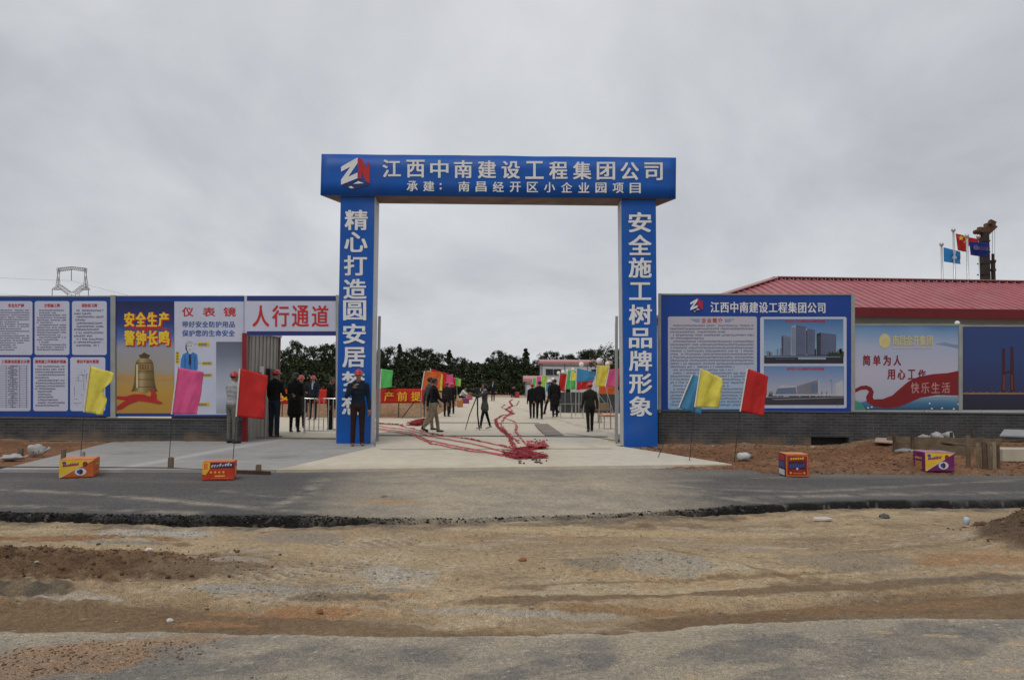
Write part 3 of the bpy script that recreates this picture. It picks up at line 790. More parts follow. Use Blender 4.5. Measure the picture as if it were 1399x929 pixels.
# loose stones and clods on the bare earth (countless)
def pebbles(name, n, xr, yr, zf, sizes, m, seed, label, keep=None):
    g = np.random.default_rng(seed)
    x = g.uniform(*xr, n); y = g.uniform(*yr, n)
    if keep is not None: k = keep(x, y, g); x, y = x[k], y[k]
    n = len(x); z = zf(x, y); s_ = sizes[0] * (sizes[1] / sizes[0]) ** (g.random(n) ** 2.6)
    base = np.array([(1, 0, 0), (-1, 0, 0), (0, 1, 0), (0, -1, 0), (0, 0, .7), (0, 0, -.7), (.62, .62, .42), (-.62, .62, .42), (-.62, -.62, .42), (.62, -.62, .42)])
    tri = np.array([(4, 0, 6), (4, 6, 2), (4, 2, 7), (4, 7, 1), (4, 1, 8), (4, 8, 3), (4, 3, 9), (4, 9, 0), (6, 0, 2), (7, 2, 1), (8, 1, 3), (9, 3, 0), (0, 5, 2), (2, 5, 1), (1, 5, 3), (3, 5, 0)])
    v = base[None] * (1 + g.uniform(-.38, .38, (n, len(base), 1))) * (s_[:, None, None] * g.uniform(.6, 1.3, (n, 1, 3)))
    a = g.uniform(0, 6.28, n); ca, sa = np.cos(a)[:, None], np.sin(a)[:, None]
    vx = v[..., 0] * ca - v[..., 1] * sa; vy = v[..., 0] * sa + v[..., 1] * ca
    co = np.stack([vx + x[:, None], vy + y[:, None], v[..., 2] + z[:, None] + s_[:, None] * .15], -1).reshape(-1, 3)
    f = (tri[None] + (np.arange(n) * len(base))[:, None, None]).reshape(-1, 3)
    me = bpy.data.meshes.new(name); me.vertices.add(len(co)); me.vertices.foreach_set('co', co.astype(np.float32).ravel())
    me.loops.add(f.size); me.loops.foreach_set('vertex_index', f.astype(np.int32).ravel())
    me.polygons.add(len(f)); me.polygons.foreach_set('loop_start', np.arange(0, f.size, 3, dtype=np.int32)); me.update(calc_edges=True)
    me.materials.append(m); o = bpy.data.objects.new(name, me); COL.objects.link(o)
    return stuff(o, label, 'gravel')
st_tan = mat('tan_stone', (0.26, 0.205, 0.14), 0.9, var=0.45, scale=9)
st_blk = mat('bitumen_grit', (0.019, 0.0185, 0.018), 0.9, var=0.9, scale=14, spec=.15)
st_red = mat('clay_clod', (0.155, 0.088, 0.050), 0.95, var=0.4, scale=9)
st_gry = mat('grey_stone', (0.29, 0.265, 0.225), 0.9, var=0.4, scale=9)
def clump(x, y, g): return g.random(len(x)) < np.clip(0.30 + 1.1 * fbm(x, y, 1.1, 211, 3), 0.03, 1)
pebbles('loose_gravel', 16000, (-6.5, 6.5), (4.5, 8.2), earth_z, (0.003, 0.011), st_tan, 1, 'tan loose gravel strewn over the bare earth strip', clump)
def pile(x, y, g):
    m_ = 0.03 + 0 * x
    for (px, py, rx, ry) in ((830, 772, .5, .22), (900, 766, .5, .25), (455, 812, .9, .16), (330, 815, .45, .12), (205, 728, .6, .25), (540, 785, .4, .2)):
        q = G(px, py, -.06); m_ = m_ + blob(x, y, q.x, q.y, rx, ry) * .9
    return g.random(len(x)) < m_
pebbles('crushed_stone', 17000, (-6, 6), (4.8, 8.2), earth_z, (0.004, 0.018), st_gry, 2, 'grey crushed stone in low piles on the bare earth', pile)
def heap(x, y, g):
    q = G(20, 775, -.07); w = G(1450, 735, 0)
    return g.random(len(x)) < np.clip(blob(x, y, q.x - .3, q.y, 1.7, .55) * .9 + blob(x, y, w.x, w.y, .6, .6) - .04, 0, 1)
pebbles('soil_clods', 26000, (-7, 7), (4.8, 8.6), earth_z, (0.004, 0.015), st_red, 3, 'reddish soil clods over the two heaps of dug earth', heap)
st_hp = mat('dark_clod', (0.105, 0.060, 0.033), 0.95, var=0.7, scale=11)
pebbles('heap_crumbs', 42000, (-7, 7), (4.8, 8.6), earth_z, (0.005, 0.024), st_hp, 8, 'dark brown crumbs covering the dug earth heaps', heap)
def lipk(x, y, g):
    d = y - road_edge(x); return (d > -0.20) & (d < 0.22) & (g.random(len(x)) < np.clip(1.1 - np.abs(d) * 5, 0, 1) * (1 - .6 * sstep(2.2, 1.2, np.abs(x - .3))))
pebbles('asphalt_crumbs', 150000, (-8, 8), (7.4, 9.4), asph_z, (0.006, 0.020), st_blk, 4, 'black asphalt crumbs along the broken road edge', lipk)
pebbles('grey_grit', 16000, (-8, 8), (7.4, 9.4), asph_z, (0.004, 0.012), mat('grey_grit', (0.13, 0.125, 0.115), .9, var=.6, scale=15), 9, 'grey grit on the broken road edge', lipk)
pebbles('verge_clods', 6000, (2.5, 12), (12.6, 17.3), verge_z, (0.006, 0.035), st_red, 5, 'red clay clods on the verge below the brick wall', lambda x, y, g: ~inpoly(x, y, DRIVE_W) & ((x > 4.4) | (y > 13.4)))
pebbles('clay_crumbs', 5000, (-4.5, -1.2), (3.5, 4.5), near_z, (0.003, 0.010), st_red, 6, 'red clay crumbs spilt over the near road at the left', lambda x, y, g: g.random(len(x)) < rag(x, y, G(60, 905), .9, .26, .75, 3, .35) * .8 + .01)
# =================================================================== GATE
BLUE = mat('blue_vinyl', (0.003, 0.088, 0.41), 0.5, var=0.12, scale=1.2, bump=0.12, bscale=2.2, spec=0.3, dirt=((0.16, 0.17, 0.20), 0.16, 1.1))
BLUE2 = mat('deep_blue_print', (0.006, 0.050, 0.29), 0.45, var=0.08, scale=1.5, spec=0.35)
NAVY = mat('navy_print', (0.016, 0.03, 0.17), 0.4, var=0.08)
WHITE_P = mat('white_print', (0.51, 0.54, 0.68), 0.45, var=0.05, scale=2)
SILVER = mat('grey_white_letter', (0.70, 0.72, 0.74), 0.45, var=0.05)
RED_P = mat('red_print', (0.50, 0.02, 0.02), 0.45, var=0.06)
GREY_STEEL = mat('galvanised_steel', (0.36, 0.37, 0.38), 0.42, metal=0.35, var=0.14, scale=3, bump=0.05)
POST = mat('grey_painted_post', (0.30, 0.32, 0.31), 0.5, var=0.12, scale=2, dirt=((0.20, 0.16, 0.11), 0.4, 3))
PALE_PANEL = mat('pale_grey_sheet', (0.50, 0.52, 0.55), 0.5, var=0.08, scale=1.5, dirt=((0.30, 0.27, 0.23), 0.35, 2))
INK = mat('grey_ink', (0.11, 0.12, 0.19), 0.6, var=0.1)
YEL_P = mat('yellow_print', (0.78, 0.55, 0.03), 0.45, var=0.06)

GP = Plane(17.0, 0.012)
gate = thing('entrance_gate', 'tall blue site gateway with white lettering on its beam and two pillars', 'gate', (0.0, 17.0, 0.0))
def pillar(px_bl, px_br, px_tl, px_tr, ybot, ytop, chars, ys, xl, xr, side_px):
    """px: the four front corners in the photograph; chars: one sign under another"""
    base = [GP.p(px_bl, ybot), GP.p(px_br, ybot)]; top = [GP.p(px_tl, ytop), GP.p(px_tr, ytop)]
    D = Vector((0, 0.58, 0)); sk = 0.012
    fr = [base[0], base[1], top[1], top[0]]
    for p in fr[:2]: p.z = 0.03
    for p in fr: p.y += sk
    m = MB(); m.hexa([fr[0], fr[1], fr[1] + D, fr[0] + D, fr[3], fr[2], fr[2] + D, fr[3] + D])
    pil = m.build('pillar', PALE_PANEL, gate)
    m = MB(); q = [p + Vector((0, -sk, 0)) for p in fr]
    n = 14                                           # stretched vinyl with slight ripples
    vs, fs = [], []
    for j in range(n + 1):
        a, b = q[0].lerp(q[3], j / n), q[1].lerp(q[2], j / n)
        for i in range(5):
            p = a.lerp(b, i / 4); p.y -= 0.002 + 0.004 * (mnoise.noise(p * 1.7) if 0 < i < 4 else 0); vs.append(p)
    for j in range(n):
        for i in range(4): fs.append((j * 5 + i, j * 5 + i + 1, j * 5 + i + 6, j * 5 + i + 5))
    m.add(vs, fs); m.build('vinyl_facing', BLUE, pil, smooth=True)
    m = MB()
    for k, ch in enumerate(chars):
        t = (ys[k] - ytop) / (ybot - ytop)
        cx = (xl[0] + (xl[1] - xl[0]) * t + xr[0] + (xr[1] - xr[0]) * t) / 2; w = 31.5 if ch not in '工' else 30; h = 26.5 if ch not in '工' else 23
        text_on(m, GP, ch, cx - w / 2, ys[k] - h / 2, cx + w / 2, ys[k] + h / 2, 0.014, bold=0.034, res=4)
    m.build('lettering', SILVER, pil)
    # aluminium corner bead along the inner edge
    m = MB(); e0, e1 = (base[1], top[1]) if px_bl < 700 else (base[0], top[0])
    m.bar(e0 + Vector((0, .006, 0)), e1 + Vector((0, .006, 0)), 0.03); m.build('corner_bead', GREY_STEEL, pil)
    return pil
pillar(459.5, 506, 465.5, 512, 607, 268, '精心打造圆安居梦想', [301, 331, 363, 395, 424, 456, 488, 521, 553], (471, 464.5), (504, 498.5), 516)
pillar(852.5, 898.5, 848.7, 896, 608, 270, '安全施工树品牌形象', [304, 335, 366, 398, 430, 462, 493, 524, 555], (858, 859.5), (890, 891.5), 842)

# beam: a wide sign box whose soffit tapers in behind the fascia
BT = dict(l=(438.5, 211, 267), r=(923, 216, 272))
bp = Plane(16.93, 0.012)
m = MB()
f4 = [bp.p(438, 267), bp.p(923, 272), bp.p(923.5, 216), bp.p(439.5, 211)]
dep = 0.74
b4 = [f4[0] + Vector((0.30, dep, 0.0)), f4[1] + Vector((-0.30, dep, 0.0)), f4[2] + Vector((-0.30, dep, 0)), f4[3] + Vector((0.30, dep, 0))]
m.hexa([f4[0], f4[1], b4[1], b4[0], f4[3], f4[2], b4[2], b4[3]])
beam = m.build('beam', mat('brown_soffit', (0.16, 0.10, 0.085), 0.7, var=0.3, scale=2.5, dirt=((0.35, 0.33, 0.32), 0.5, 1.3)), gate)
m = MB(); vs, fs = [], []
n = 48
for i in range(n + 1):
    t = i / n
    a, b = f4[0].lerp(f4[1], t), f4[3].lerp(f4[2], t)
    wv = 0.012 * mnoise.noise(Vector((t * 9, 3, 0))) if 0 < i < n else 0
    for j in range(4):
        p = a.lerp(b, j / 3); p.y -= 0.014 + 0.004 * mnoise.noise(p * 1.3); p.z += wv * (j == 3); vs.append(p)
for i in range(n):
    for j in range(3): fs.append((i * 4 + j, (i + 1) * 4 + j, (i + 1) * 4 + j + 1, i * 4 + j + 1))
k0 = len(vs)
m.add(vs, fs)
fas = m.build('fascia', BLUE, beam, smooth=True)
md = fas.modifiers.new('thickness', 'SOLIDIFY'); md.thickness = 0.012; md.offset = 0
m = MB()
line_on(m, bp, '江西中南建设工程集团公司', 535.5, 231, 892.5, 235, 25, 23.5, .032, .03)
line_on(m, bp, '承建', 563.5, 255, 586, 255.2, 15, 13.5, .032, .025)
for dy in (-3, 3): rect_on(m, bp, 601, 255.3 + dy - 1.2, 603.4, 255.3 + dy + 1.2, .032)
line_on(m, bp, '南昌经开区小企业园项目', 634, 255.5, 867.5, 257.8, 15, 13.5, .032, .025)
m.build('lettering', SILVER, beam)
def emblem(pl, cx, cy, s, off, parent):
    """folded cube emblem: a white Z on the left face, a red N on the right face, dark blue underside"""
    U = lambda x, y: (cx + x * s, cy + y * s)
    m = MB()
    poly_on(m, pl, [U(-20, -8), U(3, -21), U(3, -13), U(-10, 6), U(3, 0), U(3, 8), U(-20, 17), U(-20, 10), U(-7, -8), U(-20, -1)], off, 0)
    poly_on(m, pl, [U(4, -21), U(9, -19), U(16, -5), U(16, -15), U(20, -13), U(20, 15), U(15, 13), U(9, 0), U(9, 9), U(4, 8)], off, 1)
    poly_on(m, pl, [U(-20, 18.5), U(3.5, 9.5), U(20, 16.5), U(-2, 24)], off, 2)
    poly_on(m, pl, [U(-3, 16), U(4, 12), U(12, 15)], off + .004, 0)
    poly_on(m, pl, [U(-10, 20.5), U(-6, 18.8), U(-2, 21.6), U(-6, 22)], off + .004, 0)
    return m.build('emblem', [SILVER, mat('emblem_red', (0.45, 0.018, 0.03), .45), mat('emblem_navy', (0.012, 0.025, 0.12), .45)], parent)
emblem(bp, 486, 236.5, 0.98, 0.034, beam)

# steel leaves of the gate, swung open along the line of the drive
def leaf(pxn, y0, y1, Yn, Yf, lean):
    a = at(pxn, 560, Yn); b = Vector((a.x * Yf / Yn * lean, Yf, 0))
    z1 = at(pxn, y0, Yn).z; m = MB()
    for z in (0.12, 0.9, 1.7, 2.4, z1 - 0.04): m.bar((a.x, Yn, z), (b.x, Yf, z), 0.05, 0.05)
    for t in (0, 0.5, 1): m.bar((a.x + (b.x - a.x) * t, Yn + (Yf - Yn) * t, 0.10), (a.x + (b.x - a.x) * t, Yn + (Yf - Yn) * t, z1), 0.06, 0.06)
    g = m.build('gate_leaf', GREY_STEEL, gate)
    m = MB(); m.bar((a.x, Yn + .05, 0.95), (b.x, Yf - .05, 0.95), 0.018, 1.5); m.bar((a.x, Yn + .05, 2.35), (b.x, Yf - .05, 2.35), 0.018, 1.2)
    m.build('infill_sheet', PALE_PANEL, g)
leaf(516.2, 432, 598, 17.7, 21.0, 1.003)
leaf(842.3, 432, 594, 17.75, 21.0, 0.995)

# =================================================================== LEFT HOARDINGS
LW = Plane(17.25, 0.0)
BRICK = bpy.data.materials.new('dark_brick'); BRICK.use_nodes = True
n, l = BRICK.node_tree.nodes, BRICK.node_tree.links
_b = n['Principled BSDF']; _b.inputs['Roughness'].default_value = 0.9
_tc = n.new('ShaderNodeTexCoord'); _mp = n.new('ShaderNodeMapping'); _mp.inputs['Rotation'].default_value = (R(90), 0, 0)
_bt = n.new('ShaderNodeTexBrick')
_bt.inputs['Color1'].default_value = (0.036, 0.039, 0.042, 1); _bt.inputs['Color2'].default_value = (0.058, 0.060, 0.063, 1)
_bt.inputs['Mortar'].default_value = (0.105, 0.104, 0.10, 1); _bt.inputs['Scale'].default_value = 1.0
_bt.inputs['Mortar Size'].default_value = 0.006; _bt.inputs['Brick Width'].default_value = 0.25; _bt.inputs['Row Height'].default_value = 0.068
_nz = n.new('ShaderNodeTexNoise'); _nz.inputs['Scale'].default_value = 1.6; _nz.inputs['Detail'].default_value = 7
_rm = n.new('ShaderNodeMapRange'); _rm.inputs['From Min'].default_value = .3; _rm.inputs['From Max'].default_value = .7; _rm.inputs['To Min'].default_value = .72; _rm.inputs['To Max'].default_value = 1.3
_sc = n.new('ShaderNodeVectorMath'); _sc.operation = 'SCALE'
l.new(_tc.outputs['Object'], _mp.inputs[0]); l.new(_mp.outputs[0], _bt.inputs['Vector']); l.new(_tc.outputs['Object'], _nz.inputs['Vector'])
l.new(_nz.outputs['Fac'], _rm.inputs[0]); l.new(_bt.outputs['Color'], _sc.inputs[0]); l.new(_rm.outputs[0], _sc.inputs['Scale'])
# splashes of red soil on the lowest courses: a stain with a ragged upper edge
_sp = n.new('ShaderNodeSeparateXYZ'); l.new(_tc.outputs['Object'], _sp.inputs[0])
_n2 = n.new('ShaderNodeTexNoise'); _n2.inputs['Scale'].default_value = 2.3; _n2.inputs['Detail'].default_value = 6; l.new(_tc.outputs['Object'], _n2.inputs['Vector'])
_ma = n.new('ShaderNodeMath'); _ma.operation = 'MULTIPLY_ADD'; _ma.inputs[1].default_value = -0.8; l.new(_n2.outputs['Fac'], _ma.inputs[0]); l.new(_sp.outputs['Z'], _ma.inputs[2])
_r2 = n.new('ShaderNodeMapRange'); _r2.inputs['From Min'].default_value = -0.12; _r2.inputs['From Max'].default_value = -0.38; _r2.inputs['To Max'].default_value = 0.6; l.new(_ma.outputs[0], _r2.inputs[0])
_mx = n.new('ShaderNodeMix'); _mx.data_type = 'RGBA'; _mx.inputs['B'].default_value = (0.22, 0.14, 0.085, 1)
l.new(_r2.outputs[0], _mx.inputs['Factor']); l.new(_sc.outputs[0], _mx.inputs['A']); l.new(_mx.outputs['Result'], _b.inputs['Base Color'])
_bp = n.new('ShaderNodeBump'); _bp.inputs['Strength'].default_value = .6; _bp.inputs['Distance'].default_value = .01; _bp.invert = True
l.new(_bt.outputs['Fac'], _bp.inputs['Height']); l.new(_bp.outputs[0], _b.inputs['Normal'])
COPING = mat('grey_coping', (0.11, 0.112, 0.116), 0.85, var=0.15, scale=3, bump=.2)

def brick_wall(label, X0, X1, Yf, ztop, holes=()):
    w = thing('brick_wall', label, 'wall', ((X0 + X1) / 2, Yf, 0))
    m = MB(); xs = [X0]
    for a, b in holes: xs += [a, b]
    xs.append(X1)
    for i in range(0, len(xs), 2): m.box(((xs[i] + xs[i + 1]) / 2, Yf + .12, ztop / 2 - .15), (xs[i + 1] - xs[i], .24, ztop + .3))
    for a, b in holes:
        m.box(((a + b) / 2, Yf + .12, (ztop + 0.29) / 2), (b - a - .002, .24, ztop - 0.29))
    m.build('brickwork', BRICK, w)
    m = MB(); m.box(((X0 + X1) / 2, Yf + .115, ztop + .012), (X1 - X0 + .02, .27, .024)); m.build('coping', COPING, w)
    return w
zl = LW.p(150, 571).z
brick_wall('dark grey brick dwarf wall under the notice panels left of the gateway', -16.0, LW.p(332, 600).x, 17.25, zl - .026)

# posts and boards stand on the wall
rn = random.Random(12)
nb = thing('notice_board', 'blue hoarding panel carrying six white rules sheets in two rows', 'notice board', (LW.p(60, 570).x, 17.3, zl))
m = MB(); slab_on(m, LW, -190, 405.5, 151.5, 569, 0, .05); bd = m.build('panel', BLUE2, nb)
titles = [['安全生产牌', '文明施工牌', '消防保卫牌'], ['工程建设质量公示牌', '建筑施工环境保护措施', '项目平面布置图']]
cols = [((-6, 44.5), (-5, 42)), ((47.5, 95), (45.5, 93)), ((98.5, 146), (96, 144))]
for r_ in range(2):
    y0, y1 = ((411.5, 485), (488, 561.5))[r_]
    for c_ in range(3):
        x0, x1 = cols[c_][r_]
        m = MB(); round_rect_on(m, LW, x0, y0, x1, y1, 3, .004); sh = m.build('notice_sheet', WHITE_P, nb)
        m = MB(); cx = (x0 + x1) / 2 + (3 if c_ == 0 else 0); hw = min(len(titles[r_][c_]) * 2.15, 21)
        text_on(m, LW, titles[r_][c_], cx - hw, y0 + 3.6, cx + hw, y0 + 8.2, .007, 1.08, .03, res=2)
        m.build('heading', RED_P, sh)
        m = MB()
        if (r_, c_) == (1, 0):
            for k in range(24): rect_on(m, LW, x0 + 4, y0 + 11 + k * 2.45, x1 - 3, y0 + 11.35 + k * 2.45, .007)
            for k in range(5): rect_on(m, LW, x0 + 4 + k * 9.3, y0 + 11, x0 + 4.4 + k * 9.3, y1 - 4, .0074)
            body_rows(m, LW, x0 + 16, y0 + 11.4, x0 + 30, y1 - 4, 24, .0078, 1.3, rn, paras=8)
        elif (r_, c_) == (1, 2):
            for k in range(46):
                a, b = x0 + 4 + rn.random() * 37, y0 + 13 + rn.random() * 53
                if rn.random() < .5: rect_on(m, LW, a, b, min(a + rn.random() * 12, x1 - 4), b + .35, .007)
                else: rect_on(m, LW, a, b, a + .35, min(b + rn.random() * 14, y1 - 3), .0074)
        else: body_rows(m, LW, x0 + 3, y0 + 11.5, x1 - 3, y1 - 5 - (5 if c_ == 2 else 0), (18, 17, 12, 1, 15, 1)[r_ * 3 + c_] , .007, 1.55, rn, paras=6)
        m.build('small_print', INK, sh)
m = MB(); slab_on(m, LW, 151.8, 403.5, 158.4, 570, .03, .09); m.build('end_post', POST, nb)
m = MB(); slab_on(m, LW, -190, 404, 151.5, 405.6, .012, .07); m.build('top_rail', GREY_STEEL, nb)

sb = thing('safety_board', 'hoarding panel with a golden bell poster beside a white poster and mirror', 'notice board', (LW.p(246, 570).x, 17.3, zl))
m = MB(); slab_on(m, LW, 158.6, 404.5, 333.5, 569, 0, .05); m.build('panel', BLUE2, sb)
m = MB(); slab_on(m, LW, 158.6, 403.8, 333.5, 405.2, .012, .07); m.build('top_rail', GREY_STEEL, sb)
m = MB(); rect_on(m, LW, 159.2, 412, 238, 564.5, .004)
bell_p = m.build('bell_poster', ramp_mat('dusk_print', [(0, (.42, .23, .035)), (.22, (.46, .27, .05)), (.32, (.36, .27, .13)), (.40, (.33, .30, .27)), (.58, (.30, .31, .36)), (.68, (.07, .15, .40)), (.80, (.015, .035, .19)), (1, (.007, .009, .06))], mottle=.10), sb)
m = MB()
for i, ch in enumerate('安全生产'):
    text_on(m, LW, ch, 170 + i * 15.6, 427, 184 + i * 15.6, 446, .012, bold=.045, mi=1)
for i, ch in enumerate('警钟长鸣'):
    text_on(m, LW, ch, 170 + i * 15.8, 452, 184.5 + i * 15.8, 471.5, .012, bold=.045, mi=1)
for dx, dy in ((1.1, .9), (1.6, 1.4)):
    for i, ch in enumerate('安全生产'): text_on(m, LW, ch, 169.6 + dx + i * 15.6, 426.6 + dy, 184.4 + dx + i * 15.6, 446.4 + dy, .007 + dx * .001, bold=.07, mi=0, res=2)
    for i, ch in enumerate('警钟长鸣'): text_on(m, LW, ch, 169.6 + dx + i * 15.8, 451.6 + dy, 185 + dx + i * 15.8, 472 + dy, .007 + dx * .001, bold=.07, mi=0, res=2)
poly_on(m, LW, [(172, 448.6), (186, 447.3), (200, 449), (220, 447), (234, 449.8), (218, 449.3), (206, 450), (201, 453.5), (196, 450.2), (185, 449.4)], .007, 0)
m.build('lettering', [RED_P, YEL_P], bell_p)
m = MB()        # the printed bell: outline with bands, a red ribbon under it, distant dunes
for x in range(30):
    a = 160 + x * 2.6; h = 1.5 + 4 * abs(mnoise.noise(Vector((x * .8, 2, 0)))); rect_on(m, LW, a, 516.5 - h, a + 2.2, 519, .006, 3)
bl = [(192, 489.5), (203, 489.5), (207, 491.5), (209.4, 495.5), (210.2, 502), (210.6, 511), (211.4, 521), (213, 529), (215.5, 535), (206.5, 533.5), (197.5, 537.5), (188.5, 533.5), (179.5, 535), (182, 529), (183.6, 521), (184.4, 511), (184.8, 502), (185.6, 495.5), (188, 491.5)]
poly_on(m, LW, [(190.5, 487), (190, 484.5), (193, 484.6), (195, 482.6), (197.5, 481.6), (200, 482.6), (202, 484.6), (205, 484.5), (204.5, 487), (202.5, 490), (192.5, 490)], .006, 1)
for yb, hw in ((495.5, 11.3), (506.5, 12), (508.5, 12.1), (518, 12.8), (528, 15)): rect_on(m, LW, 197.5 - hw, yb, 197.5 + hw, yb + .8, .0095, 1)
rect_on(m, LW, 189, 497, 206, 505.5, .0100, 4)
for k in range(12): rect_on(m, LW, 191 + (k % 4) * 3.6, 498 + (k // 4) * 2.5, 193 + (k % 4) * 3.6, 499.4 + (k // 4) * 2.5, .0112, 1)
rect_on(m, LW, 186.5, 498, 188.6, 530, .0108, 5)
poly_on(m, LW, [(160, 541), (172, 541.5), (182, 538.5), (196, 538.5), (210, 543.5), (223, 550.5), (218, 552.3), (206, 549.8), (190, 547.5), (177, 552), (167, 558.5), (160, 560.5), (160, 555), (172, 547), (160, 545)], .012, 2)
poly_on(m, LW, [(205, 531), (212, 533), (214.5, 540), (214, 547), (204.5, 544), (207, 538)], .0132, 2)
m.build('bell_details', [mat('bronze_mid_print', (.2, .14, .05), .5), mat('bronze_dark_print', (.08, .05, .018), .5), mat('ribbon_print', (.40, .025, .02), .5), mat('dune_print', (.50, .26, .06), .5), mat('bronze_plate_print', (.30, .18, .06), .5), mat('bronze_light_print', (.62, .55, .34), .5)], bell_p)
m = MB(); poly_on(m, LW, bl, .008, 0); m.build('bell_body', ramp_mat('bronze_print', [(0, (.05, .035, .012)), (.2, (.20, .14, .05)), (.36, (.42, .33, .16)), (.55, (.24, .17, .06)), (.8, (.13, .09, .03)), (1, (.05, .035, .012))], 'X', mottle=.10), bell_p)
m = MB(); rect_on(m, LW, 238.3, 412, 333.2, 566.5, .004); wp = m.build('equipment_poster', WHITE_P, sb)
m = MB()
for i, ch in enumerate('仪表镜'): text_on(m, LW, ch, 249 + i * 28.2, 420, 264.5 + i * 28.2 + (1.5 if i else 0), 432.2, .008, bold=.03, mi=0)
text_on(m, LW, '带好安全防护用品', 249, 439, 321, 447.2, .008, 1.06, .022, mi=1)
text_on(m, LW, '保护您的生命安全', 249, 451, 321, 459.5, .008, 1.06, .022, mi=1)
m.build('lettering', [RED_P, mat('blue_letter', (.03, .10, .36), .5)], wp)
m = MB()        # the drawn workman with his equipment called out in yellow tags
poly_on(m, LW, [(254.5, 468.5), (257.5, 466.3), (261.5, 466.3), (264.5, 469), (264.5, 476), (261, 480), (258, 480), (254.8, 475)], .007, 0)
poly_on(m, LW, [(253.8, 470.5), (255.5, 467), (259, 465.4), (262.5, 466.4), (265.2, 470), (259, 469.5)], .008, 3)
rect_on(m, LW, 256.6, 472, 258.4, 473, .0086, 2); rect_on(m, LW, 260.6, 472, 262.4, 473, .0086, 2); rect_on(m, LW, 258.3, 477, 261, 477.6, .0086, 2)
poly_on(m, LW, [(254, 469), (255.2, 471), (255.5, 478), (257.6, 481), (256.6, 482), (253.6, 477)], .0088, 2)
poly_on(m, LW, [(250, 484), (256, 481), (260, 484), (264, 481), (269.5, 484.5), (270.6, 494), (270.2, 505), (246.5, 505), (247, 492)], .007, 1)
for a, b in ((252.5, 486), (266, 486), (259.7, 484)): rect_on(m, LW, a, b, a + .8, 505, .0086, 2)
poly_on(m, LW, [(258.6, 484), (261, 484), (261.6, 497), (259.8, 500), (258, 497)], .0092, 2)
poly_on(m, LW, [(248.5, 505.3), (269, 505.3), (268, 556), (260.5, 556), (259, 520), (257.5, 556), (250, 556)], .007, 1)
m.build('worker_picture', [mat('face_print', (.55, .56, .60), .5), mat('jacket_print', (.04, .20, .55), .5), mat('line_print', (.015, .025, .06), .5), mat('helmet_print', (.38, .42, .48), .5)], wp)
TAGM = [mat('tag_yellow', (.60, .46, .02), .5), INK]
for (x0, y0, x1, y1) in ((270.5, 467.8, 286, 473.8), (276, 493.8, 290, 499), (276, 510, 290.2, 515.2), (268, 550, 286, 555.3), (240, 480, 245, 497)):
    m = MB(); rect_on(m, LW, x0, y0, x1, y1, .007, 0)
    if x1 - x0 > 8:
        for k in range(int((x1 - x0 - 2) / 2.3)): rect_on(m, LW, x0 + 1.2 + k * 2.3, y0 + 1.3, x0 + 2.9 + k * 2.3, y1 - 1.3, .0078, 1)
        rect_on(m, LW, x0 - 5, y0 + 2.4, x0, y0 + 2.9, .0068, 1)
    else:
        for k in range(4): rect_on(m, LW, x0 + 1.2, y0 + 1.6 + k * 3.8, x1 - 1.2, y0 + 3.9 + k * 3.8, .0078, 1)
    m.build('callout_tag', TAGM, wp)
mm = ramp_mat('mirror_reflection', [(0, (.30, .34, .42)), (.25, (.46, .50, .60)), (.5, (.34, .38, .48)), (.8, (.15, .18, .25)), (1, (.10, .12, .18))], rough=.25, mottle=.1, mscale=1.5)  # reflection painted into the mirror as a colour ramp, dark above, paler below
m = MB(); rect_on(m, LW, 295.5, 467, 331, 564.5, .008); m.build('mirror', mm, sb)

# passage header between the safety board and the left pillar
ph = thing('passage_header', 'white header board with red passage lettering between two navy bands', 'sign', (LW.p(398, 455).x, 17.3, LW.p(398, 458).z))
HP = Plane(17.2)
m = MB(); slab_on(m, HP, 337, 404, 459, 458.5, 0, .08); m.build('panel', mat('header_white', (.52, .54, .68), .45, var=.06), ph)
m = MB(); rect_on(m, HP, 337.4, 404.4, 458.6, 411.2, .004); rect_on(m, HP, 337.4, 452.6, 458.6, 458.2, .004); m.build('band', NAVY, ph)
m = MB()
for i, ch in enumerate('人行通道'): text_on(m, HP, ch, 345 + i * 27, 417.5, 368 + i * 27, 446, .008, bold=.018, res=4)
m.build('lettering', RED_P, ph)
m = MB(); slab_on(m, HP, 458.7, 403, 462, 607, .0, .06); m.build('steel_jamb', GREY_STEEL, ph)
m = MB(); slab_on(m, HP, 331, 455, 337, 604, .015, .10); m.build('red_jamb', mat('red_jamb_paint', (.22, .012, .016), .4, var=.12), ph)
m = MB(); slab_on(m, HP, 333.8, 404, 337, 455, .0, .05); m.build('joint_strip', WHITE_P, ph)
m = MB(); a, b = Gz(338, 599), Gz(460, 600.5); m.hexa([a + Vector((0, 0, -.03)), b + Vector((0, 0, -.03)), b + Vector((0, .14, -.03)), a + Vector((0, .14, -.03)), a + Vector((0, 0, .035)), b + Vector((0, 0, .035)), b + Vector((0, .14, .035)), a + Vector((0, .14, .035))])
m.build('threshold', mat('rusty_threshold', (.20, .165, .125), .6, var=.3, scale=5), ph)

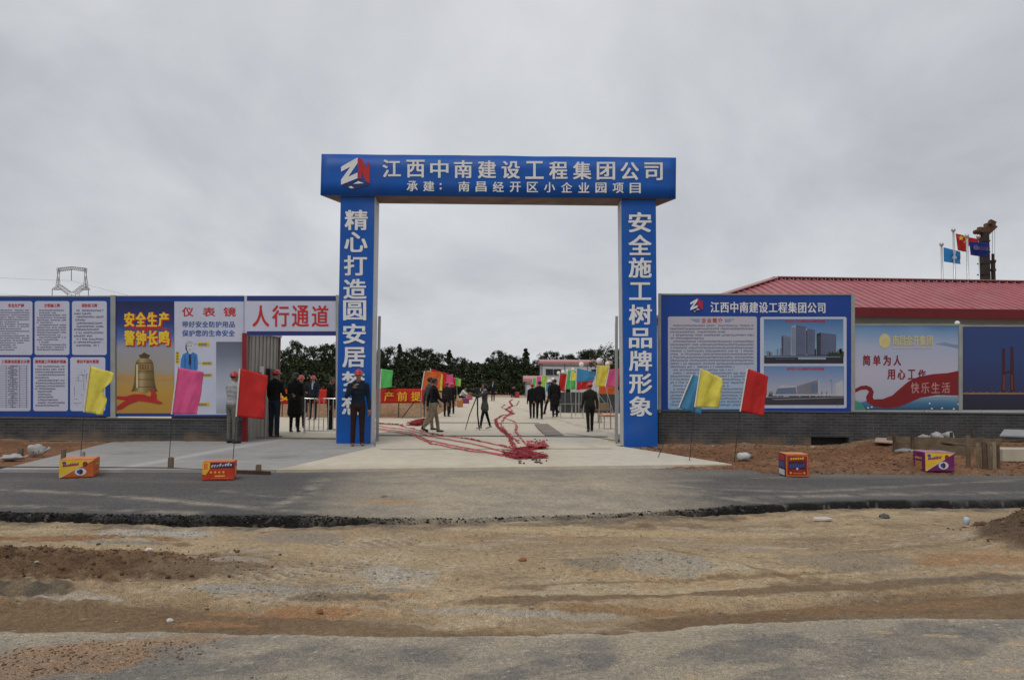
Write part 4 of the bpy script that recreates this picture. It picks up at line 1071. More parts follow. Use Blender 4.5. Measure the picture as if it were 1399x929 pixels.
# ribbed guard booth inside the pedestrian passage
xb = -6.27
gb = thing('guard_booth', 'pale ribbed sheet metal guard booth with dark meter boxes inside the passage', 'booth', (xb - .9, 18.5, .08))
RIB = mat('cream_ribbed_sheet', (.36, .345, .31), .5, var=.10, scale=2, dirt=((.30, .26, .2), .4, 2.5))
m = MB(); m.box((xb - .9, 18.55, 1.36), (1.8, 2.1, 2.6)); m.build('wall', RIB, gb)
m = MB()
for k in range(8): m.box((xb + .012, 17.62 + k * .27, 1.36), (.024, .05, 2.56))
m.build('wall_ribs', RIB, gb)
m = MB(); m.box((xb - .9, 18.55, 2.70), (1.95, 2.25, .07)); m.build('roof', GREY_STEEL, gb)
m = MB(); m.box((xb + .08, 17.85, 1.55), (.13, .22, .34), bev=.01); mb_ = m.build('meter_box', mat('black_box_paint', (.02, .021, .023), .5), gb)
m = MB(); m.box((xb + .149, 17.85, 1.58), (.006, .12, .14)); m.build('meter_window', mat('meter_red', (.26, .07, .08), .4), mb_)
m = MB(); m.box((xb + .03, 18.28, 1.56), (.02, .30, .62)); m.build('paper_notice', mat('paper_white', (.66, .66, .64), .7), gb)
m = MB(); m.box((xb + .07, 18.85, 1.62), (.11, .40, .40), bev=.01); m.build('screen_box', mat('black_box_paint', (.02, .021, .023)), gb)
m = MB(); m.box((xb + .035, 19.61, 1.36), (.05, .06, 2.62)); m.build('corner_post', mat('brown_corner', (.17, .12, .08), .6), gb)

# chrome railing in the passage
rl = thing('crowd_barrier', 'chrome tube barrier with upright bars next to the left blue pillar', 'railing', (-5.3, 20.0, .09))
CH = mat('chrome_tube', (.55, .56, .57), .25, metal=.9, var=.1)
xa, xe = -5.62, -4.72
m = MB(); m.tube([(xa, 20, .1), (xa, 20, 1.04), (xe, 20, 1.04), (xe, 20, .1)], .024, 8); m.tube([(xa, 20, .17), (xe, 20, .17)], .018, 8); m.build('frame', CH, rl)
for k in range(1, 7): x = xa + (xe - xa) * k / 7; m = MB(); m.tube([(x, 20, .17), (x, 20, 1.04)], .014, 6); m.build('bar', CH, rl)
m = MB(); m.box((xe + .10, 19.95, .56), (.12, .2, 1.0), bev=.02); m.build('end_cabinet', mat('steel_cabinet', (.42, .42, .40), .35, metal=.6, var=.15), rl)

# =================================================================== RIGHT HOARDINGS
RW = Plane(17.55, 0.0)
zr = RW.p(1030, 561).z; xh0, xh1 = RW.p(1108, 600).x, RW.p(1160, 600).x
brick_wall('long dark grey brick dwarf wall under the panels right of the gateway', RW.p(900.5, 600).x, 17.0, 17.55, zr - .026, holes=((xh0, xh1),))
m = MB(); m.box(((xh0 + xh1) / 2, 17.9, .15), (xh1 - xh0, .3, .3)); structure(m.build('culvert_shadow_box', mat('culvert_shade', (.03, .028, .026), .95)))  # near-black box behind the opening: shade inside the culvert put into its colour
ib = thing('company_board', 'big blue hoarding panel with a company text sheet and two building pictures', 'notice board', (RW.p(1032, 561).x, 17.6, zr))
m = MB(); slab_on(m, RW, 901.5, 402.5, 1163, 562, 0, .05); m.build('panel', BLUE2, ib)
m = MB(); slab_on(m, RW, 900, 401, 903, 563, .02, .08); slab_on(m, RW, 1162.5, 402, 1167.5, 562, .02, .08); slab_on(m, RW, 903, 401.2, 1162.5, 403.2, .014, .07); m.build('frame', POST, ib)
m = MB(); text_on(m, RW, '江西中南建设工程集团公司', 970.5, 412.6, 1127.5, 427, .008, 1.1, .026, y0b=413.4, y1b=427.8); m.build('lettering', SILVER, ib)
emblem(RW, 951.5, 416.8, 0.42, .008, ib)
m = MB(); round_rect_on(m, RW, 912.5, 432.5, 1034, 559, 2.5, .004)
ts = m.build('text_sheet', ramp_mat('sheet_print', [(0, (.26, .44, .66)), (.2, (.35, .47, .64)), (.6, (.42, .46, .58)), (1, (.46, .44, .52))], mottle=.08, mscale=2), ib)
m = MB(); text_on(m, RW, '企业简介', 958.5, 434.8, 987, 441, .008, 1.4, .03, res=2, mi=0)
for k in range(3): rect_on(m, RW, 943 + k * 3, 436 + k * 1.6, 956, 436.7 + k * 1.6, .008, 1); rect_on(m, RW, 990, 436 + k * 1.6, 1003 - k * 3, 436.7 + k * 1.6, .008, 1)
m.build('heading', [RED_P, mat('heading_blue', (.10, .25, .50), .5)], ts)
m = MB(); body_rows(m, RW, 916, 443.5, 1030.5, 556, 26, .008, 1.75, rn, paras=6); m.build('small_print', mat('faded_ink', (.17, .19, .27), .6), ts)
m = MB(); round_rect_on(m, RW, 1038.5, 433, 1156.5, 557.5, 2.5, .004); ps = m.build('picture_sheet', mat('pale_sheet', (.50, .54, .68), .45, var=.05), ib)
PI = lambda name, c: mat(name, c, .45, var=.12, scale=2)
m = MB(); rect_on(m, RW, 1043.5, 436, 1152, 496.5, .007)
p1 = m.build('tower_picture', ramp_mat('pic_sky', [(0, (.25, .33, .45)), (.35, (.22, .38, .58)), (1, (.04, .14, .36))], mottle=.1, mscale=3), ps)
m = MB()
rnd = random.Random(5)
for k in range(16): a = 1044 + rnd.random() * 106; rect_on(m, RW, a, 484 - rnd.random() * 9, a + 2 + rnd.random() * 3, 486, .0085, 3)
def tower(x0, x1, yt, yb, split, c0, c1, o):
    poly_on(m, RW, [(x0, yt + 1.6), (split, yt), (split, yb), (x0, yb)], o, c0); poly_on(m, RW, [(split, yt), (x1, yt + 2.6), (x1, yb), (split, yb)], o, c1)
    nx = 5
    for k in range(1, nx): xx = x0 + (split - x0) * k / nx; rect_on(m, RW, xx, yt + 3, xx + .35, yb - 3, o + .0008, 2)
    for k in range(1, 6): xx = split + (x1 - split) * k / 6; rect_on(m, RW, xx, yt + 3.5, xx + .3, yb - 3, o + .0008, 4)
    for k in range(1, 13): yy = yt + 3 + (yb - yt - 4) * k / 13; rect_on(m, RW, x0, yy, x1, yy + .25, o + .0013, 4)
tower(1067.5, 1080, 458, 486, 1070, 1, 4, .0095)
tower(1081, 1101, 444, 487, 1087, 0, 1, .0110); tower(1100.5, 1113, 448.5, 487, 1102.5, 0, 1, .0125)
tower(1115.5, 1142, 454.5, 486, 1121, 2, 1, .0110)
poly_on(m, RW, [(1044, 486), (1152, 484.5), (1152, 496.3), (1044, 496.3)], .014, 2)
rect_on(m, RW, 1046, 486.4, 1148, 488.2, .0148, 3); rect_on(m, RW, 1090, 488.6, 1128, 491, .0148, 0); rect_on(m, RW, 1060, 489.8, 1086, 490.6, .0148, 1)
for k in range(14): a = 1130 + k * 1.6; rect_on(m, RW, a, 483.5 - rnd.random() * 4, a + 1.7, 487, .0155, 5)
m.build('tower_blocks', [PI('pic_glass_light', (.28, .35, .47)), PI('pic_glass', (.085, .11, .20)), PI('pic_dark', (.02, .02, .032)), PI('pic_far', (.16, .20, .26)), PI('pic_line', (.15, .18, .27)), PI('pic_green', (.02, .035, .02))], p1)
m = MB(); text_on(m, RW, '经开区小企业园项目鸟瞰效果图', 1072.5, 437.2, 1127, 440.8, .009, 1.05, .03, res=2); m.build('caption', RED_P, p1)
m = MB(); rect_on(m, RW, 1043.5, 500, 1153, 553, .007)
p2 = m.build('hall_picture', ramp_mat('pic_sky_pale', [(0, (.36, .37, .45)), (.4, (.36, .39, .50)), (1, (.10, .22, .46))], mottle=.1, mscale=3), ps)
m = MB()
for k in range(40): a = 1048 + rnd.random() * 100; h = 3 + rnd.random() * 6; poly_on(m, RW, [(a, 542), (a + 1.4, 542 - h), (a + 2.8, 542)], .0085 + k * .00004, 2)
poly_on(m, RW, [(1061, 532), (1068, 526.6), (1087, 528), (1087, 540), (1060, 540)], .0105, 1); poly_on(m, RW, [(1062, 530.5), (1068, 526), (1089, 527.4), (1088, 529)], .0112, 0)
poly_on(m, RW, [(1088.5, 527.5), (1117, 519), (1117.5, 538), (1089, 540)], .0118, 3); poly_on(m, RW, [(1108, 526), (1117, 524), (1117, 536), (1108, 537)], .0126, 1)
poly_on(m, RW, [(1117.5, 519), (1119.5, 521), (1120, 538), (1117.5, 538)], .0126, 0)
for k in range(9): xx = 1090 + k * 3; rect_on(m, RW, xx, 528 - k * .9, xx + .4, 538.5, .0132, 4)
rect_on(m, RW, 1136, 519, 1136.6, 541, .0105, 4); rect_on(m, RW, 1133, 519, 1136, 520, .0105, 4); poly_on(m, RW, [(1141, 524), (1151, 519.5), (1151, 541), (1141, 541)], .0105, 0)
rect_on(m, RW, 1055, 538.5, 1140, 540.6, .0138, 0)
poly_on(m, RW, [(1044, 543), (1152.8, 541.2), (1152.8, 552.8), (1044, 552.8)], .0142, 5); poly_on(m, RW, [(1052, 545), (1152.8, 542.2), (1152.8, 543.6), (1060, 546.3)], .0150, 3)
m.build('low_blocks', [PI('pic_pale', (.44, .45, .50)), PI('pic_blue_glass', (.12, .17, .27)), PI('pic_shrub', (.05, .075, .055)), PI('pic_wall', (.20, .20, .25)), PI('pic_line', (.1, .12, .18)), PI('pic_road', (.035, .035, .05))], p2)
m = MB(); text_on(m, RW, '经开区小企业园项目沿街效果图', 1075, 502, 1126, 505.6, .009, 1.05, .03, res=2); m.build('caption', RED_P, p2)
m = MB(); body_rows(m, RW, 1140, 554, 1153, 556.2, 1, .008, 1.6, rn, paras=0); body_rows(m, RW, 1143, 501, 1151, 503, 1, .009, 1.4, rn, paras=0); m.build('small_print', INK, ps)

# next two hoarding posters
sl = thing('slogan_board', 'pale blue hoarding poster with a red ribbon and four-character slogans', 'billboard', (RW.p(1238, 560).x, 17.6, zr))
m = MB(); slab_on(m, RW, 1167.8, 443.5, 1309.5, 560.5, 0, .05)
m.build('panel', PALE_PANEL, sl)
m = MB(); rect_on(m, RW, 1168, 445, 1309.2, 560, .004)
sp = m.build('poster', ramp_mat('slogan_sky', [(0, (.03, .10, .20)), (.07, (.08, .22, .34)), (.13, (.38, .42, .52)), (.45, (.46, .45, .56)), (.75, (.36, .42, .58)), (.93, (.15, .29, .50)), (1, (.07, .18, .36))], mottle=.12, mscale=2.5), sl)
m = MB()
poly_on(m, RW, [(1277, 470), (1290, 467.5), (1300, 470), (1309, 471), (1309, 476), (1295, 473)], .006, 5)
poly_on(m, RW, [(1168, 547), (1177, 551), (1183, 560), (1168, 560)], .0075, 6)
poly_on(m, RW, [(1168.3, 531), (1176, 527.2), (1184, 526.5), (1190, 529), (1193.5, 535), (1192, 543), (1194, 545.5), (1206, 545), (1219, 540), (1229, 531), (1241, 521), (1255, 514.5), (1275, 511), (1295, 509.5), (1309, 506.5), (1309, 540), (1280, 539.5), (1258, 543), (1243, 549.5), (1228, 555.5), (1210, 557.5), (1194, 555), (1184, 549), (1183, 542), (1187, 535), (1184, 532), (1176, 532.5), (1168.3, 536)], .0090, 0)
for (a, b) in ((1268, 551), (1271, 558), (1285, 557.5), (1301, 558.5), (1307, 552), (1184, 557), (1189, 556)):
    poly_on(m, RW, [(a, b), (a + 2, b - 1.4), (a + 3.4, b + .4), (a + 1.5, b + 1.2)], .0100, 3)
for i, ch in enumerate('简单为人'): text_on(m, RW, ch, 1178.5 + i * 14, 485.5, 1188.8 + i * 14, 499, .0105, bold=.03, mi=0)
for i, ch in enumerate('用心工作'): text_on(m, RW, ch, 1212 + i * 14, 505, 1222.6 + i * 14, 518, .0105, bold=.03, mi=0)
for i, ch in enumerate('快乐生活'): text_on(m, RW, ch, 1244 + i * 14, 522.5, 1255.5 + i * 14, 537, .0115, bold=.02, mi=2)
text_on(m, RW, '南昌金开集团', 1219, 458.5, 1274, 472, .0105, 1.0, .03, mi=1)
for k in range(18): rect_on(m, RW, 1219 + k * 3.05, 474.5, 1221.2 + k * 3.05, 476.3, .0105, 1)
pts = [(1208.5 + 8 * math.cos(a), 466 + 10.2 * math.sin(a)) for a in [2 * math.pi * k / 24 for k in range(24)]]; poly_on(m, RW, pts, .0100, 1)
pts = [(1208.5 + 6.4 * math.cos(a), 466 + 8.2 * math.sin(a)) for a in [2 * math.pi * k / 24 for k in range(24)]]; poly_on(m, RW, pts, .0107, 7)
for dx, y0, y1 in ((-4, 462, 464), (-4, 468, 470)): rect_on(m, RW, 1208.5 + dx, y0, 1208.5 - dx, y1, .0114, 1)
poly_on(m, RW, [(1205.5, 464), (1211.5, 464), (1208.5, 468)], .0114, 1)
m2 = MB(); poly_on(m2, RW, [(1168, 553), (1190, 545), (1215, 550), (1250, 543), (1285, 541.5), (1309, 541), (1309, 560), (1168, 560)], .006); m2.build('sea_print', ramp_mat('sea_print', [(0, (.015, .05, .12)), (.5, (.05, .17, .30)), (1, (.22, .33, .44))], mottle=.25, mscale=7), sp)
m.build('printing', [mat('slogan_red', (.20, .008, .012), .5), mat('pale_gold_print', (.55, .50, .28), .5), mat('slogan_outline', (.46, .22, .22), .5), mat('bird_white', (.6, .62, .66), .5), mat('sea_foam', (.3, .38, .46), .5), mat('far_hill_print', (.20, .28, .44), .5), mat('green_cape_print', (.05, .24, .19), .5), mat('badge_inner', (.60, .52, .22), .5)], sp)
m = MB(); slab_on(m, RW, 1309.6, 443, 1314.5, 561, .02, .08); slab_on(m, RW, 1167.8, 442.6, 1309.6, 444.4, .012, .07); m.build('frame', POST, sl)
m = MB(); m.ball(RW.p(1309.5, 441.5) + Vector((0, .05, 0)), .06, 12, 8); m.build('post_lamp', mat('lamp_white', (.75, .76, .78), .4), sl, smooth=True)
br = thing('bridge_board', 'dark blue hoarding poster of a red bridge tower at night', 'billboard', (RW.p(1360, 560).x, 17.6, zr))
m = MB(); slab_on(m, RW, 1314.8, 445, 1560, 561, 0, .05); m.build('panel', PALE_PANEL, br)
m = MB(); rect_on(m, RW, 1315.2, 446.5, 1560, 560, .004)
bpn = m.build('poster', ramp_mat('night_print', [(0, (.012, .014, .035)), (.18, (.015, .017, .045)), (.22, (.02, .03, .10)), (.6, (.018, .045, .17)), (1, (.018, .05, .19))], mottle=.06, mscale=3), br)
m = MB()
poly_on(m, RW, [(1315.4, 536), (1560, 535.5), (1560, 539.5), (1315.4, 539)], .006, 0)
rect_on(m, RW, 1315.4, 537, 1560, 538, .0068, 1)
for x0, x1, yt in ((1369, 1372.8, 476), (1380.5, 1384, 473.5)):
    poly_on(m, RW, [(x0, yt), (x1, yt), (x1 + 2.2 * (x0 > 1375), 536), (x0 - .4, 534)], .0075, 2)
    poly_on(m, RW, [(x0 + .8, 512), (x1 - .6, 512), (x1 - .3, 533), (x0 + .6, 533)], .0083, 3)
poly_on(m, RW, [(1371, 509), (1383, 505), (1383, 508), (1371, 512)], .009, 2)
for k in range(26): a = 1320 + k * 9.1; rect_on(m, RW, a, 535.4, a + 1, 536.4, .0092, 1)
for k in range(18): a = 1322 + rnd.random() * 220; rect_on(m, RW, a, 528 + rnd.random() * 6, a + 2, 535, .0064, 4)
m.build('bridge_picture', [mat('deck_print', (.09, .05, .045), .5), mat('deck_light_print', (.42, .30, .13), .5), mat('tower_print', (.055, .010, .014), .5), mat('tower_lit_print', (.15, .035, .025), .5), mat('city_print', (.04, .06, .14), .5)], bpn)
m = MB(); slab_on(m, RW, 1314.8, 444.2, 1560, 446, .012, .07); m.build('top_rail', POST, br)
# =================================================================== BUILDINGS BEHIND
TEAL = mat('pale_green_wall', (.40, .43, .42), .6, var=.08, scale=2)
ROOF = mat('red_roof_sheet', (.37, .105, .122), .45, var=.14, scale=1.2, dirt=((.36, .20, .19), .5, 1.5))
ROOFD = mat('dark_red_trim', (.16, .016, .022), .45, var=.12)
e0 = at(945, 428, 22.0); e1 = Vector((24.0, 23.2, at(1399, 429, 22.7).z)); e0.z = e1.z = 3.55
dirx = Vector((math.cos(.055), math.sin(.055), 0)); diry = Vector((-dirx.y, dirx.x, 0))
rb = thing('site_office', 'long pale site office with a red ribbed hip roof behind the right hoardings', 'building', (e0.x + 9, 26, 0))
L, D, zr_, ze = 26.0, 8.4, at(1240, 383.5, 26.6).z, at(1250, 435.5, 22.7).z + .26
A = e0.copy(); A.z = ze; zw = ze - .12
P = lambda u, v, z: Vector((A.x, A.y, 0)) + dirx * u + diry * v + Vector((0, 0, z))
m = MB(); m.hexa([P(.5, .5, -.2), P(L - .5, .5, -.2), P(L - .5, D - .5, -.2), P(.5, D - .5, -.2), P(.5, .5, zw), P(L - .5, .5, zw), P(L - .5, D - .5, zw), P(.5, D - .5, zw)])
m.build('wall', TEAL, rb)
m = MB()
for k in range(14): u = 2.0 + k * 1.85; m.bar(P(u, .485, 0), P(u, .485, 3.45), .06, .05)
m.build('wall_posts', mat('post_cream', (.50, .50, .46), .5), rb)
r0, r1 = P(4.4, D / 2, zr_), P(L - 4.4, D / 2, zr_)
m = MB()
def ribbed(a, b, c, d, m, pitch=.30, h=.045):
    """roof face a-b along the eave, d-c along the ridge; raised ribs run down the slope"""
    m.poly([a, b, c, d])
    nrm = (b - a).cross(d - a).normalized()
    if nrm.z < 0: nrm = -nrm
    n = int((b - a).length / pitch); ue = (b - a).normalized()
    for i in range(1, n):
        s_ = i * pitch; p = a + ue * s_
        # the rib climbs square to the eave until it meets ridge or hip
        slope = (d - a) - ue * (d - a).dot(ue); run0 = (d - a).dot(ue); run1 = (b - a).length - (c - a).dot(ue)
        t = min(1, s_ / run0 if run0 > 0 else 1, ((b - a).length - s_) / run1 if run1 > 0 else 1)
        if t < .03: continue
        q = p + slope * t; w = .045
        v = [p - ue * w, p + ue * w, q + ue * w, q - ue * w]; tp = [x + nrm * h for x in v]
        tp[0] += ue * .02; tp[1] -= ue * .02; tp[2] -= ue * .02; tp[3] += ue * .02
        m.add(v + tp, [(4, 5, 6, 7), (0, 1, 5, 4), (1, 2, 6, 5), (3, 0, 4, 7)])
ribbed(P(0, 0, ze), P(L, 0, ze), r1, r0, m); ribbed(P(L, D, ze), P(0, D, ze), r0, r1, m)
ribbed(P(0, D, ze), P(0, 0, ze), r0, r0 + Vector((0, .001, 0)), m); ribbed(P(L, 0, ze), P(L, D, ze), r1, r1 + Vector((0, .001, 0)), m)
rf = m.build('roof', ROOF, rb)
m = MB()
up = Vector((0, 0, .06))
m.bar(r0 + up, r1 + up, .34, .03); m.bar(P(0, 0, ze) + up, r0 + up, .30, .03); m.bar(P(0, D, ze) + up, r0 + up, .30, .03); m.bar(P(L, 0, ze) + up, r1 + up, .3, .03)
m.build('ridge_cap', mat('pink_ridge_cap', (.40, .20, .20), .45, var=.1), rf)
m = MB()
for i in range(int((r1 - r0).length / .30)):
    q = r0.lerp(r1, (i + .25) / ((r1 - r0).length / .30)); m.box((q.x + .05, q.y - .19, q.z - .04), (.15, .03, .055), .055)
m.build('ridge_closures', mat('dark_closure', (.09, .018, .022), .6), rf)
m = MB(); m.hexa([P(-.1, -.12, ze - .26), P(L, -.12, ze - .26), P(L, .12, ze - .26), P(-.1, .12, ze - .26), P(-.1, -.16, ze + .02), P(L, -.16, ze + .02), P(L, .12, ze + .02), P(-.1, .12, ze + .02)])
m.build('gutter', ROOFD, rb)

# tall flagpoles behind the office, one flag each
def cloth(name, corners, m_, parent, amp=.05, freq=2.2, nx=22, ny=16, seed=0, droop=0.0, world=True, notch=0.0):
    """corners TL, TR, BR, BL in space; ripples run across the fly"""
    TL, TR, BR, BL = corners
    nrm = (TR - TL).cross(BL - TL).normalized(); vs, fs = [], []
    sz = (TL - BL).length
    for j in range(ny + 1):
        v = j / ny
        for i in range(nx + 1):
            u = i / nx
            p = TL.lerp(TR, u).lerp(BL.lerp(BR, u), v)
            w = amp * sz * u ** .7 * (math.sin(u * freq * 6.28 + v * 2.4 + seed) * .6 + mnoise.noise(Vector((u * 2.5, v * 2.5, seed))) * .8 + (.5 - abs(mnoise.noise(Vector((u * 4.5 + v * 1.5, v * 2.2 - u, seed + 4))))) * .9)
            e = sz * .035 * mnoise.noise(Vector((u * 3 + seed, v * 3, 9))) * u
            p = p + nrm * w + Vector((e, 0, e * .6 - droop * sz * u * (1 - u)))
            if notch and u > .7: p.x -= notch * sz * math.exp(-((v - .42) / .13) ** 2) * (u - .7) / .3
            vs.append(p)
    for j in range(ny):
        for i in range(nx): a = j * (nx + 1) + i; fs.append((a, a + nx + 1, a + nx + 2, a + 1))
    k = MB(); k.add(vs, fs); o = k.build(name, m_, parent, world, smooth=True)
    sd = o.modifiers.new('thickness', 'SOLIDIFY'); sd.thickness = .004; sd.offset = 0
    return o
POLE = mat('stainless_pole', (.52, .54, .56), .3, metal=.5, var=.06)
def flagpole(label, px, py, Y, corners, colr, seed, deco=None, r=.05):
    top = at(px, py, Y); t = thing('flagpole', label, 'flagpole', (top.x, Y, -.1), 0, 'tall flagpoles behind the red roof')
    m = MB(); m.tube([(top.x + .0, Y, -.1), (top.x, Y, top.z)], [r * 1.3, r], 10); m.ball((top.x, Y, top.z + .06), .11, 10, 6); m.build('pole', POLE, t, smooth=True)
    c = [at(x, y, Y - .02) for x, y in corners]
    fl = cloth('flag', c, mat('flag_' + colr[0], colr[1], .7, var=.1, trans=.35), t, .05, 1.1, seed=seed)
    if deco: deco(c, fl)
    return t
def on_flag(c, u, v, dy=-.13): return c[0].lerp(c[1], u).lerp(c[3].lerp(c[2], u), v) + Vector((0, dy, 0))
def star5(m, c, u, v, s, rot=0.0, mi=0):
    ctr = on_flag(c, u, v); pts = []
    for k in range(10):
        a = R(90 + 36 * k) + rot; rr = s if k % 2 == 0 else s * .4; pts.append(ctr + Vector((rr * math.cos(a), 0, rr * math.sin(a))))
    m.poly(list(reversed(pts)), mi)
def deco_cn(c, fl):
    m = MB(); star5(m, c, .28, .26, .15)
    for u, v in ((.55, .10), (.68, .20), (.68, .36), (.55, .46)): star5(m, c, u, v, .05, .3)
    m.build('stars', mat('star_yellow', (.80, .60, .04), .6), fl)
def deco_blue(c, fl):
    m = MB(); q = on_flag(c, .55, .42)
    m.poly([q + Vector((x * .13, 0, z * .17)) for x, z in ((-1, -1), (0, -1.2), (1, -1), (.3, 0), (.7, 1), (0, 1.3), (-.6, 1), (-.3, 0))]); m.build('badge', mat('badge_pale', (.45, .50, .58), .6), fl)
def deco_navy(c, fl):
    m = MB(); q = on_flag(c, .24, .45); m.poly([q + Vector((.13 * math.cos(k * .524), 0, .13 * math.sin(k * .524))) for k in range(12)])
    for k in range(5): a = on_flag(c, .42 + k * .1, .48); m.box((a.x, a.y, a.z), (.13, .006, .15))
    m.build('badge', mat('badge_dim', (.09, .09, .20), .6), fl)
YF = 36.0
flagpole('shortest flagpole of the three, with a bright blue flag and pale badge', 1286.3, 335.5, YF, [(1289, 338), (1312.5, 344), (1312, 361), (1289.5, 357.5)], ('sky_blue', (.05, .30, .66)), 1, deco_blue)
flagpole('tallest flagpole, flying a red flag with yellow stars', 1302.5, 316, YF, [(1305.5, 319), (1322, 323), (1323.5, 345), (1308.5, 342)], ('red', (.58, .035, .035)), 2, deco_cn)
flagpole('right hand flagpole flying a dark navy company flag', 1321, 324, YF - .6, [(1324, 330), (1350.5, 332), (1350, 352), (1326, 348.5)], ('navy', (.02, .035, .27)), 3, deco_navy)
flagpole('thin flagpole with a plain red flag half hidden behind the navy one', 1336.5, 325, YF + 2, [(1321.5, 324), (1337.5, 326.5), (1337.5, 338), (1321.8, 336)], ('scarlet', (.52, .025, .03)), 4, None, .025)

# piling rig mast
YR = 62.0
rg = thing('piling_rig', 'dark brown mast of a piling rig with a slanted head rising behind the roof', 'construction machine', (at(1347, 380, YR).x, YR, -.2))
IRON = mat('rig_iron', (.022, .015, .012), .6, var=.35, scale=1.5); RUST = mat('rig_head_paint', (.075, .034, .016), .6, var=.35, scale=1.2)
pt = lambda x, y, d=0: at(x, y, YR + d)
m = MB(); b = pt(1346.5, 400); b.z = -.2; m.bar((b.x, YR, -.2), pt(1343.8, 318), .58, .6)
for k in range(4): q = pt(1343.5 + .4, 330 + k * 15); m.box((q.x, YR, q.z), (.7, .7, .10))
m.build('mast', IRON, rg)
m = MB(); m.bar(pt(1340.5, 322), pt(1357, 306.8), .42, .7); m.bar(pt(1336.3, 317), pt(1349.5, 317.5), .36, .8); m.bar(pt(1350, 306), pt(1357.5, 309.5), .34, .8)
q = pt(1337, 316); m.tube([(q.x, YR - .5, q.z), (q.x, YR + .5, q.z)], .2, 12); q = pt(1351, 306.5); m.tube([(q.x, YR - .5, q.z), (q.x, YR + .5, q.z)], .16, 12)
m.build('mast_head', RUST, rg)
m = MB(); q = pt(1357.2, 400); m.tube([(q.x, YR, -.2), pt(1356.6, 359)], .17, 10); m.tube([pt(1356.6, 359), pt(1356.4, 347)], .11, 8); m.bar(pt(1349, 358.5), pt(1359, 357.5), .22, .3)
for yy in (357, 369): q = pt(1356.6, yy); m.tube([(q.x, YR, q.z - .08), (q.x, YR, q.z + .08)], .24, 10)
m.build('kelly_bar', IRON, rg)
m = MB(); m.tube([pt(1356, 310), pt(1355.8, 347)], .016, 5); m.tube([pt(1359, 312), pt(1359, 357)], .012, 5); m.build('cable', IRON, rg)
m = MB(); m.box((pt(1347, 400).x - .5, YR, .9), (3.2, 4.2, 1.5), bev=.1); m.box((pt(1347, 400).x - 1.2, YR - .6, 2.2), (1.3, 1.5, 1.3), bev=.1); m.build('machine_body', RUST, rg)
m = MB()
for s_ in (-1.2, 1.2): m.box((pt(1347, 400).x - .5, YR + s_, .2), (4.2, .7, .75), bev=.25)
m.build('track', IRON, rg)

# lattice pylon far off on the left
YP = 420.0
py_ = thing('power_pylon', 'grey lattice power pylon with an open window head far behind the rules board', 'pylon', (at(97, 500, YP).x, YP, -1))
LAT = mat('weathered_lattice', (.20, .205, .21), .6, var=.1)
pp = lambda x, y: at(x, y, YP)
m = MB()
def lattice(m, a0, a1, b0, b1, n, w=.20, dep=1.6):
    """two chords a0-a1 and b0-b1 with zig-zag bracing, front and back"""
    for dy in (0, dep):
        o = Vector((0, dy, 0)); m.bar(a0 + o, a1 + o, w); m.bar(b0 + o, b1 + o, w)
        for i in range(n):
            p = a0.lerp(a1, i / n) + o; q = b0.lerp(b1, (i + .5) / n) + o; r_ = a0.lerp(a1, (i + 1) / n) + o
            m.bar(p, q, w * .55); m.bar(q, r_, w * .55)
lattice(m, pp(79, 366.3), pp(97.5, 364.4), pp(79, 370.6), pp(97.5, 368), 6); lattice(m, pp(97.5, 364.4), pp(116.5, 366.3), pp(97.5, 368), pp(114.5, 370.6), 6)
lattice(m, pp(80, 366.3), pp(76.4, 390), pp(77.6, 366.3), pp(79.8, 390), 7); lattice(m, pp(114.6, 366.3), pp(118, 390), pp(116.8, 366.3), pp(114.2, 390), 7)
lattice(m, pp(76, 390), pp(91, 402), pp(82, 389), pp(97, 400), 5); lattice(m, pp(118.5, 390), pp(104, 402), pp(112, 389), pp(98, 400), 5)
lattice(m, pp(71, 395.6), pp(82, 395.6), pp(71, 394.9), pp(77, 391), 3); lattice(m, pp(121, 395.9), pp(110, 395.6), pp(121, 395), pp(117, 391), 3)
b0 = pp(87, 520); b1 = pp(108, 520); b0.z = b1.z = -1
lattice(m, pp(92, 401), b0, pp(103, 401), b1, 12, .24, 4)
m.build('lattice', LAT, py_)
m = MB()
for (x, y0, y1) in ((97.5, 368, 383.5), (71.3, 395, 406), (120.8, 395, 406)): m = MB(); m.tube([pp(x, y0), pp(x, y1)], .2, 6); m.build('insulator_string', mat('dark_insulator', (.06, .06, .065), .5), py_)
m = MB()
for (x0, y0, x1, y1, sg) in ((-60, 376, 97.5, 383.5, 0), (97.5, 383.5, 260, 424, 0), (120.8, 404, 220, 424, 0), (-60, 398, 71.3, 405, 0)):
    a, b = pp(x0, y0), pp(x1, y1); m.tube([a.lerp(b, t) + Vector((0, 0, -6 * t * (1 - t) * .25)) for t in [k / 12 for k in range(13)]], .055, 5)
tag(m.build('power_line', mat('wire_grey', (.12, .12, .125), .6)), 'thin power cables strung from the far lattice pylon', 'cable')

